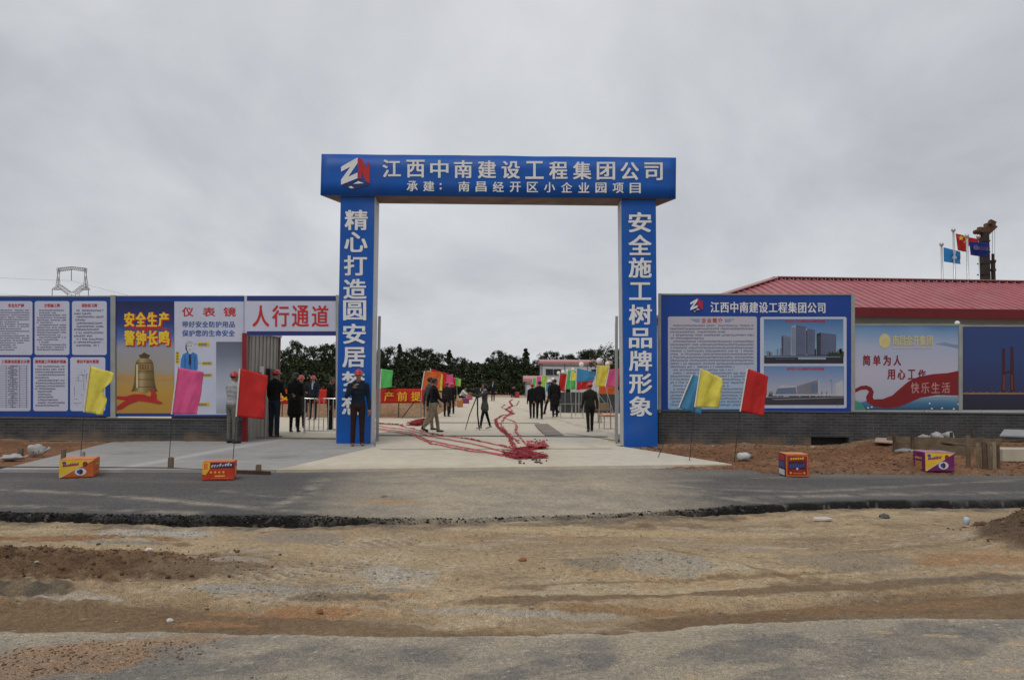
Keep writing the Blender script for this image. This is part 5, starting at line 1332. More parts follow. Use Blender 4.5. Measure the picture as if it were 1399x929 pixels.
# distant prefab buildings with pink roofs
PREF = mat('prefab_panel', (.52, .55, .58), .55, var=.06); PINK = mat('pink_roof_sheet', (.44, .20, .20), .5, var=.12); WIN = mat('dark_window', (.02, .022, .026), .15, spec=.6); TRIMB = mat('blue_grey_trim', (.13, .17, .22), .5)
def prefab(label, px0, px1, ytop, Y, dep, bays, wins, fascia=.30, longer=0.0):
    a, b = at(px0, ytop, Y), at(px1, ytop, Y); x0, x1 = a.x, b.x + longer; zt = a.z
    t = thing('prefab_building', label, 'building', ((x0 + x1) / 2, Y, 0))
    m = MB(); m.box(((x0 + x1) / 2, Y + dep / 2, zt / 2 - .2), (x1 - x0, dep, zt + .4 - fascia)); m.build('wall', PREF, t)
    m = MB(); n = bays
    for i in range(n + 1): x = x0 + (x1 - x0) * i / n; m.box((x, Y - .02, zt / 2 - .1), (.09, .06, zt - fascia - .05))
    m.box(((x0 + x1) / 2, Y - .02, zt - fascia - .22), (x1 - x0, .07, .09)); m.build('frame', TRIMB, t)
    m = MB(); ov = .25
    m.prism([(x0 - ov, Y - ov, zt - fascia), (x0 - ov, Y - ov, zt - .06), (x0 - ov, Y + dep / 2, zt + .25), (x0 - ov, Y + dep + ov, zt - .06), (x0 - ov, Y + dep + ov, zt - fascia)], (x1 - x0 + 2 * ov, 0, 0)); m.build('roof', PINK, t)
    for i in wins:
        bw = (x1 - x0) / n; cx = x0 + bw * (i + .5)
        m = MB(); m.box((cx, Y - .03, zt - 1.22), (bw * .74, .05, .80)); f = m.build('window', mat('window_frame_grey', (.45, .46, .47), .5), t)
        m = MB(); m.box((cx - bw * .17, Y - .062, zt - 1.22), (bw * .32, .02, .68)); m.box((cx + bw * .17, Y - .062, zt - 1.22), (bw * .32, .02, .68)); m.build('pane', WIN, f)
    return t
prefab('grey prefab hut with a pink roof and dark window behind the flag row', 740.5, 796, 493, 80, 6, 3, (0, 2), longer=3)
prefab('low lean-to prefab shed with a pink roof left of the taller hut', 718.5, 744, 516.5, 72, 4, 2, (1,), .35)

# dark netting fence behind the flags on the right
nf = thing('netting_fence', 'dark green netting fence behind the right row of flags', 'fence', (5.2, 37, 0))
m = MB(); vs, fs = [], []
for i in range(41):
    x = 2.4 + i * .2; y = 37 + .05 * mnoise.noise(Vector((x, 0, 3))) + .4 * (i / 40)
    vs += [(x, y, .0), (x, y + .01, 1.02 + .04 * mnoise.noise(Vector((x * .8, 1, 0))))]
for i in range(40): fs.append((i * 2, i * 2 + 2, i * 2 + 3, i * 2 + 1))
m.add(vs, fs); m.build('netting', mat('dark_netting', (.045, .052, .055), .8, var=.3, scale=2), nf)
for i in range(9): m = MB(); m.tube([(2.4 + i, 36.95 + .05 * i, 0), (2.4 + i, 36.95 + .05 * i, 1.15)], .03, 6); m.build('post', GREY_STEEL, nf)

# =================================================================== TREES
LEAF = [mat('leaf_dark', (.020, .029, .014), .8, var=.5, scale=.7, spec=.15), mat('leaf_mid', (.030, .042, .019), .8, var=.5, scale=.7, spec=.15), mat('leaf_olive', (.058, .066, .028), .8, var=.45, scale=.7, spec=.15)]
BARK = mat('dark_bark', (.05, .038, .028), .9, var=.3, scale=4)
def crown_mesh(kind, seed, n=9000):
    r = np.random.default_rng(seed); vs, fs, mi = [], [], []
    cl = []
    if kind == 'spire':
        for k in range(70):
            h = r.uniform(.06, 1); rad = (1 - h) ** .8 * .26 + .015; a = r.uniform(0, 6.28); d = rad * r.uniform(.3, 1)
            cl.append((d * math.cos(a), d * math.sin(a), h, .035 + .06 * (1 - h)))
    elif kind == 'loose':
        for k in range(26):
            a = r.uniform(0, 6.28); h = r.uniform(.35, 1); d = .34 * math.sin(math.pi * min(1, (h - .2) / .95)) * r.uniform(.3, 1); cl.append((d * math.cos(a), d * math.sin(a), h, r.uniform(.05, .11)))
    else:
        for k in range(150):
            a = r.uniform(0, 6.28); h = r.uniform(.10, .97); d = (.46 if kind == 'broad' else .33) * math.sqrt(max(0, 1 - ((h - .42) / .6) ** 2)) * r.uniform(.05, 1) ** .5 * r.uniform(.8, 1.08); cl.append((d * math.cos(a), d * math.sin(a), h, r.uniform(.03, .09)))
    if kind == 'loose': n = 1800
    for k in range(n):
        c = cl[r.integers(len(cl))]; v = r.normal(size=3); v /= np.linalg.norm(v); rr = c[3] * r.random() ** .4
        p = np.array(c[:3]) + v * rr * np.array((1, 1, .8)); s = r.uniform(.006, .015) if kind != 'spire' else r.uniform(.005, .013)
        t1 = r.normal(size=3); t1 /= np.linalg.norm(t1); t2 = np.cross(t1, r.normal(size=3)); t2 /= np.linalg.norm(t2)
        i = len(vs); vs += [tuple(p - t1 * s * 1.4), tuple(p - t2 * s * .7), tuple(p + t1 * s * 1.4), tuple(p + t2 * s * .7)]; fs.append((i, i + 1, i + 2, i + 3)); mi.append(int(r.choice(3, p=(.38, .38, .24))))
    me = bpy.data.meshes.new('crown'); me.from_pydata(vs, [], fs)
    for x in LEAF: me.materials.append(x)
    me.polygons.foreach_set('material_index', mi); me.update()
    m = MB(); m.tube([(0, 0, -.03), (.01, 0, .3), (0, .01, .62), (.01, 0, .92)], [.030, .022, .013, .004], 7)
    for c in cl[::3]: m.tube([(0, 0, max(.05, c[2] - .16)), (c[0] * .6, c[1] * .6, c[2] - .05), c[:3]], [.010, .006, .002], 5)
    return me, m.mesh('trunk', BARK, True)
TM = {k: [crown_mesh(k, s_ + 31 * i) for s_ in range(3)] for i, k in enumerate(('broad', 'oval', 'spire', 'loose'))}
def tree(kind, var, loc, h, wid, label, rz):
    t = thing('tree' if kind != 'spire' else 'conifer_tree', label, 'tree', loc, rz, 'trees beyond the yard'); t.scale = (wid, wid, h)
    for me, nm in zip(TM[kind][var % 3], ('crown', 'trunk')):
        o = bpy.data.objects.new(nm, me); COL.objects.link(o); o.parent = t
tr = [  # px centre, px top, depth, kind, width factor, label
 (385, 478, 96, 'broad', 1.0, 'dark bushy tree seen in the passage beside the guard booth'),
 (404, 466, 100, 'oval', .8, 'highest dark tree seen through the pedestrian passage'),
 (428, 473, 94, 'broad', 1.0, 'dark round tree over the suited man in the passage'),
 (449, 469, 99, 'oval', .9, 'dark tree at the right end of the passage view'),
 (472, 474, 99, 'broad', 1.0, 'dark tree mostly hidden by the left blue pillar'),
 (519, 477, 98, 'oval', .8, 'dark tree just right of the left pillar edge'),
 (528, 474, 92, 'broad', .75, 'dark tree over the bright green flag'),
 (545, 471, 97, 'spire', 1.0, 'pointed dark conifer left of the two bushy trees over the banner'),
 (553, 480, 94, 'broad', .8, 'low dark tree behind the red banner'),
 (568, 475, 96, 'broad', .9, 'bushy dark tree over the right end of the red banner'),
 (583, 477, 99, 'oval', .8, 'dark oval tree over the orange flag'),
 (599, 482, 93, 'broad', .8, 'dark tree over the yellow and red flags'),
 (613, 478, 98, 'spire', 1.2, 'pointed dark conifer above the two walking men'),
 (627, 488, 94, 'broad', .8, 'low dark tree right of the pointed conifer'),
 (644, 494, 96, 'spire', 1.2, 'small pointed conifer in the gap of the tree line'),
 (652, 498, 92, 'broad', .9, 'lowest dark bushy tree in the middle of the tree line'),
 (669, 489, 95, 'oval', .9, 'dark tree above the woman at the tripod'),
 (681, 479, 99, 'oval', 1.0, 'tallest dark bushy tree in the middle of the view'),
 (697, 485, 94, 'broad', .9, 'dark bushy tree behind the far crouching people'),
 (718, 477, 98, 'spire', 1.3, 'slim dark conifer left of the prefab huts'),
 (710, 489, 92, 'broad', .9, 'dark low tree in front of the slim conifer'),
 (733, 491, 96, 'broad', .9, 'dark tree rising left of the pink roofed hut'),
 (752, 480, 102, 'broad', .8, 'dark tree peeping over the left end of the pink roof'),
 (776, 484, 104, 'broad', .9, 'dark tree peeping over the middle of the pink roof'),
 (797, 479, 100, 'broad', 1.0, 'dark tree behind the white balloons'),
 (812, 477, 96, 'broad', .9, 'dark green tree beside the sparse tall tree'),
 (826, 471, 62, 'loose', .9, 'sparse olive tree with open branches next to the right pillar'),
 (842, 476, 90, 'oval', 1.0, 'dark green tree half hidden by the right pillar'),
]
for i, (px, pyt, Y, kind, w, lab) in enumerate(tr):
    b = at(px, 521, Y); h = at(px, pyt, Y).z + .1
    wid = {'broad': h * 1.15, 'oval': h * 1.0, 'spire': h * .75, 'loose': h * .85}[kind] * w
    tree(kind, i, (b.x, Y, -.1), h, wid, lab, i * 1.7)
# scrub that fills the wood below the crowns: one dense mass
r = np.random.default_rng(77); N = 34000
u = r.uniform(-46, 16, N); dy = r.uniform(84, 104, N); hmax = 3.4 + 1.0 * fbm(u, dy * 0 + 1, .25, 301, 4); z = hmax * (1 - (r.random(N)) ** 1.8) * np.clip((dy - 82) / 9, .35, 1.05)
s_ = r.uniform(.07, .22, N)
t1 = r.normal(size=(N, 3)); t1 /= np.linalg.norm(t1, axis=1)[:, None]; t2 = np.cross(t1, r.normal(size=(N, 3))); t2 /= np.linalg.norm(t2, axis=1)[:, None]
c = np.stack([u, dy, z], -1); v = np.stack([c - t1 * s_[:, None] * 1.3, c - t2 * s_[:, None] * .8, c + t1 * s_[:, None] * 1.3, c + t2 * s_[:, None] * .8], 1).reshape(-1, 3)
me = bpy.data.meshes.new('undergrowth'); me.from_pydata(v.tolist(), [], np.arange(4 * N).reshape(-1, 4).tolist())
for x in LEAF: me.materials.append(x)
me.polygons.foreach_set('material_index', r.choice(3, N, p=(.5, .36, .14)).astype(np.int32))
o = bpy.data.objects.new('undergrowth', me); COL.objects.link(o); stuff(o, 'dense dark scrub filling the foot of the tree line', 'shrubs')
# =================================================================== FLAGS
def fmat(n_, c): return mat('cloth_' + n_, c, .75, var=.10, scale=5, trans=.28, bump=.05, bscale=20)
YEL, PNK, RDF, CYB, GRN, ORG, LIM = (fmat('yellow', (.84, .75, .13)), fmat('pink', (.80, .13, .34)), fmat('red', (.60, .030, .028)), fmat('blue', (.08, .32, .58)), fmat('green', (.12, .58, .16)), fmat('orange', (.70, .16, .04)), fmat('lime', (.42, .64, .09)))
SLEEVE = mat('white_sleeve', (.62, .60, .60), .7); ROD = mat('dark_rod', (.035, .033, .032), .5, metal=.3)
def flag(label, base, corners, Y, m_, seed, amp=.065, group='small coloured flags', rod=.007, notch=0.0, sleeve=True, rodm=None):
    bx = Gz(*base) if base[1] > 540 else None
    b = at(base[0], base[1], Y); b.z = gz(Y) if Y > 12.4 else 0.0
    c = [at(x, y, Y) for x, y in corners]
    t = thing('flag', label, 'flag', b, 0, group)
    top = c[0] + (c[0] - c[3]).normalized() * .02
    m = MB(); m.tube([b, c[3], top], [rod, rod, rod * .8], 6); m.build('pole', rodm or ROD, t)
    cloth('cloth', c, m_, t, amp, 1.0 + .3 * (seed % 3), seed=seed * 1.37, notch=notch, nx=24, ny=20)
    if sleeve:
        m = MB(); m.tube([c[3] + Vector((0, -.012, 0)), c[0] + Vector((0, -.012, 0))], rod * 2.0, 7); m.build('sleeve', SLEEVE, t)
    return t
flag('yellow flag on a thin rod in front of the rules board', (110, 625), [(123, 500), (157, 510), (141, 567), (115, 563)], 13.9, YEL, 1, notch=.16)
flag('pink flag on a thin rod in front of the white safety poster', (231, 633), [(243, 502), (277, 508), (268, 566), (235, 566)], 13.4, PNK, 2, amp=.048)
flag('large red flag hiding the man in grey by the passage', (318, 632), [(328, 503), (366, 513), (360, 573), (323, 569)], 13.4, RDF, 3, amp=.048)
flag('light blue flag tucked behind the yellow flag at the company board', (899, 618), [(946, 511), (964, 516), (958, 566), (927, 557)], 14.6, CYB, 4)
flag('yellow flag on a thin rod in front of the company board', (942, 622), [(957, 503), (987, 517), (983, 557), (949, 556)], 14.1, YEL, 5)
flag('red flag on a thin rod in front of the building pictures', (1003, 626), [(1021, 503), (1051, 514), (1042, 568), (1011, 562)], 13.9, RDF, 6, amp=.048)
gi = 'flags lining the yard'
PW = mat('pale_rod', (.40, .40, .40), .5)
for lab, base, cor, Y, m_, sd in (
 ('bright green flag standing over the left end of the red banner', (519, 569), [(521, 504), (537, 506), (535, 529), (519.5, 531)], 30.4, GRN, 7),
 ('orange red flag at the right end of the red banner', (574, 566), [(580, 507), (603, 509), (600, 535), (576, 533)], 30.2, ORG, 8),
 ('yellow flag showing its top behind the orange flag', (586, 560), [(584, 506.5), (605, 511), (604, 534), (581, 532)], 34, YEL, 9),
 ('red flag rising behind the yellow one above the two walkers', (590, 558), [(588, 503.5), (610, 510), (610, 530), (590, 526)], 37, RDF, 10),
 ('pink flag over the two men in helmets', (606, 553), [(606, 513), (619, 511), (619, 528), (606, 529)], 44, PNK, 11),
 ('small red flag beside the pink one in the left row', (613, 551), [(612, 514), (623, 517), (622, 529), (613, 530)], 47, RDF, 12),
 ('small green flag far down the left row', (619, 548), [(619, 516), (626, 516), (626, 526), (619, 527)], 52, GRN, 13),
 ('lime flag last in the left row', (625, 546), [(624, 516), (630, 518), (629, 528), (624, 527)], 56, LIM, 14),
 ('far small green flag behind the walking pair', (728, 543), [(728, 516), (733, 517), (732, 530), (727, 530)], 64, GRN, 15),
 ('far pink flag behind the walking pair', (733, 545), [(733, 514), (739.5, 515), (738, 528), (732, 528)], 60, PNK, 16),
 ('far lime flag right of the far pink flag', (740, 547), [(740, 513), (747.5, 513), (746, 528), (739, 529)], 55, LIM, 17),
 ('far turquoise flag behind the woman in white', (747, 549), [(746, 521), (752, 521), (751, 535), (745, 535)], 51, fmat('turquoise', (.08, .42, .46)), 18),
 ('red flag in the middle of the right row', (763, 556), [(765, 509.5), (774.5, 511), (772, 535), (762, 533)], 40, RDF, 19),
 ('green flag in the middle of the right row', (772, 559), [(776, 505), (787.5, 507), (786, 532), (772, 532)], 37, GRN, 20),
 ('small yellow flag folded over the green one', (781, 560), [(781, 505.5), (788, 511), (786, 520), (779, 520)], 36.4, YEL, 21),
 ('wide sky blue flag streaming over a red one', (786, 566), [(788, 503), (814, 508.5), (811, 520), (787, 522)], 33, CYB, 22),
 ('red flag flying below the sky blue one', (787, 563), [(788, 518), (812, 517), (806, 531), (787, 533)], 34, RDF, 23),
 ('large yellow flag near the right pillar', (825, 572), [(816, 499), (833, 500), (828, 528), (813, 528)], 31, YEL, 24),
 ('pink flag beside the large yellow one at the pillar', (841, 570), [(832, 505), (846, 503), (845, 529), (827, 528)], 30.2, PNK, 25),
 ('orange flag hanging low under the yellow and pink flags', (842, 566), [(818, 527), (843, 526), (842, 539), (817, 538)], 32.5, ORG, 26)):
    flag(lab, base, cor, Y, m_, sd, amp=.06, group=gi, rod=.011, rodm=PW)
# round white balloons tied along the right row
BAL = mat('white_balloon', (.74, .75, .76), .35, var=.03)
for lab, px, pyy, r_px, Y in (('biggest white balloon above the large yellow flag', 818.7, 493, 4.0, 31.2), ('white balloon between the yellow and pink flags', 830, 497.3, 3.4, 31.5),
    ('white balloon over the right part of the blue flag', 794.2, 498, 3.4, 34), ('small white balloon over the yellow and green flags', 782.6, 504.8, 2.3, 38),
    ('small white balloon left of the green flag top', 775.6, 507, 2.2, 39), ('white balloon over the red flag of the right row', 769.2, 508.4, 2.6, 41), ('pale balloon at the left of the red flag', 763, 509.4, 2.3, 43)):
    c = at(px, pyy, Y); t = thing('balloon', lab, 'balloon', (c.x, c.y, 0), 0, 'white balloons over the flags')
    rr = r_px * Y / 1000; m = MB(); m.ball(c, (rr, rr, rr * 1.06), 16, 12); m.tube([c + Vector((0, 0, -rr * 1.16)), c + Vector((0, 0, -rr))], [rr * .14, rr * .05], 6); m.build('bulb', BAL, t, smooth=True)
    m = MB(); m.tube([(c.x, c.y, 0), c + Vector((0, 0, -rr * 1.1))], .008, 5); m.build('stick', PW, t)

# =================================================================== BANNER
BN = Plane(30.7)
bn = thing('slogan_banner', 'long red cloth banner with yellow lettering on stakes below the earth bank', 'banner', (BN.p(490, 560).x, 30.7, 0))
tl, tr_, br_, bl_ = (BN.p(384, 532), BN.p(582, 531), BN.p(581, 550.5), BN.p(384, 552))
cb = cloth('cloth', [tl, tr_, br_, bl_], fmat('banner_red', (.60, .035, .02)), bn, .01, 6, nx=60, ny=6, seed=3)
m = MB()
for ch, cx in (('产', 531.5), ('前', 550), ('提', 568.5), ('生', 513), ('是', 494), ('全', 476), ('安', 389.5)): text_on(m, BN, ch, cx - 6.6, 535.2, cx + 6.6, 547.6, .055, bold=.03)
m.build('lettering', mat('banner_gold', (.80, .42, .02), .6), cb)
m = MB()
for px in (386, 420, 455, 488, 519.5, 545, 575, 580): q = BN.p(px, 531, -.02); m = MB(); m.tube([(q.x, 30.74, 0), (q.x, 30.74, q.z + .04)], .022, 6); m.build('stake', ROD, bn)
m = MB()
a, b = BN.p(552, 567, -.03), BN.p(566, 549, -.03); m.tube([(a.x, 30.1, .02), (b.x, 30.73, b.z)], .022, 6)
m.build('brace', ROD, bn)

# =================================================================== FIRECRACKER BOXES
def carton(label, px0, px1, ytop, ybot, Yfront, depth_m, rz, cols, design, group='firework cartons'):
    a, b = at(px0, ybot, Yfront), at(px1, ybot, Yfront); w = b.x - a.x; h = at(px0, ytop, Yfront).z - 0.004 if Yfront < 12.5 else at(px0, ytop, Yfront).z - gz(Yfront)
    z0 = 0.004 if Yfront < 12.5 else gz(Yfront)
    t = thing('firework_carton', label, 'box', ((a.x + b.x) / 2, Yfront, z0), rz, group)
    m = MB(); m.box((0, depth_m / 2, h / 2), (w, depth_m, h), bev=.012); m.build('carton', mat('carton_' + cols[0], tuple(x * .85 for x in cols[1]), .6, var=.2, scale=7, bump=.15, bscale=9, dirt=((.16, .13, .10), .45, 6)), t, world=False)
    m = MB(); m.box((0, depth_m / 2, h + .002), (w - .02, depth_m - .02, .004)); m.box((0, depth_m / 2, h + .0055), (.05, depth_m - .03, .002)); m.build('lid', mat('lid_' + cols[0], cols[2], .5, var=.1), t, world=False)
    if design:
        U = lambda x, y, o=.003: Vector((-w / 2 + x * w, -o, y * h))            # front face, 0..1
        V = lambda x, y, o=.003: Vector((w / 2 + o, x * depth_m, y * h))        # right side
        Wl = lambda x, y, o=.003: Vector((-w / 2 - o, depth_m * (1 - x), y * h)) # left side
        design(t, U, V, Wl)
    return t
def ell(U, cx, cy, rx, ry, o, n=16): return [U(cx + rx * math.cos(2 * math.pi * k / n), cy + ry * math.sin(2 * math.pi * k / n), o) for k in range(n)]
CY, CR, CB, CW, CO, CK = [mat('carton_ink_' + k, c, .45) for k, c in (('yellow', (.75, .48, .03)), ('red', (.45, .02, .02)), ('blue', (.05, .07, .28)), ('white', (.62, .62, .66)), ('orange', (.72, .19, .02)), ('dark', (.05, .02, .03)))]
INKS = [CY, CR, CB, CW, CO, CK]
def script(m, U, x, y, w, h, mi, o, k=9, seed=1):
    r_ = random.Random(seed)
    for i in range(k):
        a = x + w * i / k; hh = h * (.55 + .45 * r_.random()); s_ = w / k
        m.poly([U(a, y + i * h * .05, o), U(a + s_ * .72, y + i * h * .05, o), U(a + s_ * .95, y + hh + i * h * .05, o), U(a + s_ * .2, y + hh * .8 + i * h * .05, o)], mi)
def d_diag(t, U, V, Wl, base=4):
    m = MB(); m.poly([U(.01, .02), U(.99, .98), U(.01, .98)], 0); m.poly([U(.05, .02, .0025), U(.99, .96, .0025), U(.99, .99, .0025), U(.01, .02, .0025)], 3)
    script(m, U, .10, .60, .46, .20, 2, .0048, 9, 2); script(m, U, .12, .63, .44, .14, 1, .0058, 8, 4); m.poly(ell(U, .14, .84, .06, .07, .005), 2)
    m.poly(ell(U, .62, .32, .17, .20, .0045), 3); m.poly(ell(U, .62, .32, .07, .15, .0055), 5); m.poly(ell(U, .56, .33, .05, .10, .006), 2); m.poly(ell(U, .74, .75, .07, .13, .0045), 5); m.poly(ell(U, .74, .75, .035, .07, .0055), 1)
    m.build('front_print', INKS, t, world=False)
    m = MB(); script(m, V, .15, .62, .6, .16, 0, .004, 5, 6); script(m, V, .15, .2, .7, .1, 0, .004, 6, 7); script(m, Wl, .2, .6, .6, .14, 0, .004, 5, 6)
    for k in range(6): m.poly([Wl(.2, .1 + k * .07), Wl(.75, .1 + k * .07), Wl(.75, .13 + k * .07), Wl(.2, .13 + k * .07)], 0)
    m.build('side_print', INKS, t, world=False)
def d_red(t, U, V, Wl):
    m = MB(); m.poly([U(.01, .98), U(.01, .35), U(.12, .30), U(.24, .62), U(.24, .98)], 0); m.poly([U(.05, .92, .004), U(.05, .6, .004), U(.17, .6, .004), U(.17, .92, .004)], 4)
    m.poly([U(.26, .66), U(.98, .66), U(.98, .95), U(.26, .95)], 5); script(m, U, .28, .70, .66, .2, 3, .004, 8, 9); script(m, U, .30, .72, .6, .1, 2, .005, 7, 3)
    for k in range(4): m.poly(ell(U, .28 + k * .13, .44, .035, .06, .0035, 8), 0)
    m.poly([U(.4, .20), U(.72, .20), U(.72, .27), U(.4, .27)], 0); m.poly([U(.3, .1), U(.85, .1), U(.85, .13), U(.3, .13)], 4)
    m.build('front_print', INKS, t, world=False)
    m = MB(); m.poly([V(.15, .15), V(.8, .15), V(.8, .7), V(.15, .7)], 4); m.build('side_print', INKS, t, world=False)
def d_square(t, U, V, Wl):
    m = MB()
    for (x0, y0, x1, y1) in ((.03, .03, .97, .07), (.03, .93, .97, .97), (.03, .07, .07, .93), (.93, .07, .97, .93)): m.poly([U(x0, y0), U(x1, y0), U(x1, y1), U(x0, y1)], 4)
    m.poly([U(.14, .34), U(.86, .34), U(.86, .70), U(.14, .70)], 5); script(m, U, .17, .38, .66, .26, 2, .004, 6, 12); script(m, U, .2, .76, .6, .1, 0, .004, 6, 5)
    m.poly(ell(U, .5, .36, .05, .05, .005, 8), 3); m.poly(ell(U, .22, .18, .04, .05, .004, 8), 0); m.poly(ell(U, .8, .18, .04, .05, .004, 8), 0); m.poly([U(.3, .14), U(.72, .14), U(.72, .18), U(.3, .18)], 4)
    m.build('front_print', INKS, t, world=False)
    m = MB(); m.poly([Wl(.05, .02), Wl(.95, .02), Wl(.95, .98), Wl(.05, .98)], 5); m.poly([Wl(.1, .05, .004), Wl(.9, .05, .004), Wl(.9, .3, .004), Wl(.1, .3, .004)], 3); m.poly([Wl(.1, .4, .004), Wl(.9, .4, .004), Wl(.9, .65, .004), Wl(.1, .65, .004)], 2); m.poly([Wl(.1, .7, .004), Wl(.9, .7, .004), Wl(.9, .95, .004), Wl(.1, .95, .004)], 1)
    m.build('side_print', INKS, t, world=False)
cY = lambda y: 1.55 / ((y - 521) / 1000)
carton('orange and yellow firework carton in front of the yellow flag', 83, 125, 627.5, 655, cY(656.5), .46, .34, ('orange', (.62, .12, .02), (.60, .20, .08)), d_diag)
carton('small red firework carton with yellow print in front of the red flag', 277, 318, 630.5, 658, cY(658.5), .30, .22, ('red', (.60, .045, .015), (.62, .18, .06)), d_red)
carton('square dark red firework carton with an orange edge on the right asphalt', 1073.5, 1105, 620.5, 648, cY(647), .36, -.04, ('crimson', (.34, .02, .018), (.62, .32, .14)), d_square)
carton('purple and yellow firework carton at the right road side', 1264.5, 1304, 618, 643.5, cY(642), .42, -.05, ('purple', (.20, .012, .14), (.40, .22, .34)), d_diag)
for lab, x0, x1, yt, yb, col in (('small orange carton nearest in the far left row', 624.5, 632.5, 547, 556, ('amber', (.50, .19, .05), (.55, .28, .08))), ('small purple carton second in the far left row', 632, 641, 544, 551, ('plum', (.24, .03, .16), (.5, .4, .45))), ('small white and red carton last in the far left row', 638, 645.5, 540, 546, ('rose', (.45, .12, .14), (.6, .58, .58)))):
    carton(lab, x0, x1, yt, yb, 1.55 / ((yb - 520.5) / 1000), .35, .1, col, None, 'cartons along the far left of the yard')
carton('tiny red carton between the far crouching people', 703.5, 709.5, 535.5, 543, 70.0, .4, 0, ('far_red', (.40, .04, .05), (.5, .2, .2)), None, 'cartons along the far left of the yard')

# =================================================================== FIRECRACKER STRINGS
CRK = mat('firecracker_red', (.29, .020, .030), .6, var=.35, scale=12); CRK2 = mat('firecracker_pale', (.52, .075, .10), .65, var=.3, scale=9); PAP = mat('red_paper', (.42, .022, .028), .6, var=.2, scale=5, trans=.15)
def cracker_string(label, pix, w, seed, dense=1.0, m_=CRK):
    r_ = random.Random(seed); P = []
    for a, b in zip(pix, pix[1:]):
        A_, B_ = Gz(*a), Gz(*b); n_ = max(2, int((B_ - A_).length / .10))
        P += [A_.lerp(B_, i / n_) for i in range(n_)]
    P.append(Gz(*pix[-1]))
    for i, p in enumerate(P):
        k = mnoise.noise(Vector((i * .22, seed, 0))); p.x += k * .05; p.y += mnoise.noise(Vector((i * .22, seed, 5))) * .10; p.z = gz(p.y) + .02
    t = thing('firecracker_string', label, 'firecrackers', P[len(P) // 2].copy(), 0, 'red firecracker strings on the concrete')
    m = MB(); m.tube(P, [max(.015, w * (.4 + .4 * abs(mnoise.noise(Vector((i * .4, seed, 2)))))) for i in range(len(P))], 6, flat=.8); m.build('fuse_cord', CRK2, t)
    m = MB()
    for i, p in enumerate(P):
        if mnoise.noise(Vector((i * .06, seed, 8))) * .5 + .5 > dense: continue
        for _ in range(3):
            a = r_.random() * 6.28; d = Vector((math.cos(a), math.sin(a), r_.uniform(-.05, .3))) * w * r_.uniform(1.0, 2.1); q = p + Vector((r_.uniform(-.05, .05), r_.uniform(-.05, .05), r_.uniform(0, w * .5)))
            m.bar(q - d * .4, q + d * .6, w * .42)
    m.build('crackers', m_, t)
cracker_string('red firecracker string snaking towards the gate from the far yard', [(700, 546), (696, 549), (700, 555), (691, 560), (701, 566), (686, 568), (677, 574), (679, 582), (687, 590), (697, 600), (703, 613)], .030, 1, .8)
cracker_string('thin firecracker string winding on the right of the snaking one', [(709, 548), (706, 554), (694, 556), (700, 561), (695, 567), (688, 571), (702, 576), (706, 582), (704, 590), (712, 600), (721, 610)], .017, 2, .5)
cracker_string('short loose firecracker string beside the snaking one', [(690, 553), (685, 557), (695, 561), (703, 565), (690, 570), (684, 580), (695, 594), (710, 606)], .018, 3, .5)
cracker_string('long firecracker string lowest of those crossing from the left pillar', [(470, 578), (514, 585.5), (560, 591.5), (584, 602), (630, 612), (686, 622)], .014, 4, .12)
cracker_string('loose firecracker string between the lowest and middle ones at the left', [(470, 580), (514, 587), (566, 596), (590, 607), (636, 616), (688, 623)], .02, 8, .4)
cracker_string('middle firecracker string running from the left pillar to the red heap', [(470, 574), (514, 582), (558, 588), (588, 597), (640, 606), (700, 621)], .020, 5, .35)
cracker_string('thick firecracker string highest of those from the left pillar', [(470, 572), (514, 579), (545, 581), (562, 586), (592, 594), (645, 601), (702, 614)], .032, 6, .45)
cracker_string('firecracker string trailing from the left pillar to the walking men', [(505, 577), (520, 579.5), (548, 581)], .045, 7, 1.0)
def paper_heap(label, outline, h, seed):
    c0 = Gz(*outline[0]); ctr = Vector((0, 0, 0))
    P = [Gz(*q) for q in outline]; ctr = sum(P, Vector((0, 0, 0))) / len(P)
    t = thing('firecracker_heap', label, 'firecrackers', ctr.copy(), 0, 'heaps of red firecrackers')
    r_ = random.Random(seed); xs = [p.x for p in P]; ys = [p.y for p in P]
    m = MB(); n_ = 0
    while n_ < 340:
        x, y = r_.uniform(min(xs), max(xs)), r_.uniform(min(ys), max(ys))
        if not inpoly(np.array([x]), np.array([y]), [(p.x, p.y) for p in P])[0]: continue
        n_ += 1; z = gz(y) + r_.random() * h; a = r_.random() * 3.14; d = Vector((math.cos(a), math.sin(a) * .6, r_.uniform(-.2, .2))) * r_.uniform(.05, .14)
        m.bar(Vector((x, y, z)) - d, Vector((x, y, z)) + d, r_.uniform(.02, .045), .014)
    m.build('crackers', CRK, t)
    m = MB(); vs, fs = [], []
    for j in range(9):
        for i in range(19):
            x = min(xs) + (max(xs) - min(xs)) * (.55 + .45 * i / 18); y = min(ys) + (max(ys) - min(ys)) * (.55 + .42 * j / 8)
            vs.append((x, y, gz(y) + .03 + h * (.7 + 1.2 * mnoise.noise(Vector((x * 4, y * 3, seed))))))
    for j in range(8):
        for i in range(18):
            if r_.random() < .82: a = j * 19 + i; fs.append((a, a + 1, a + 20, a + 19))
    m.add(vs, fs); m.build('paper', PAP, t)
paper_heap('big heap of red firecrackers and paper at the end of the strings', [(686, 621), (705, 614), (724, 611), (744, 605.5), (745, 612), (722, 617), (744, 623.5), (744, 626.5), (705, 628), (690, 624)], .05, 3)
paper_heap('small heap of red paper beside the walking men', [(556, 581), (570, 577), (584, 575), (584, 580), (570, 582)], .12, 4)
m = MB(); r_ = random.Random(9)
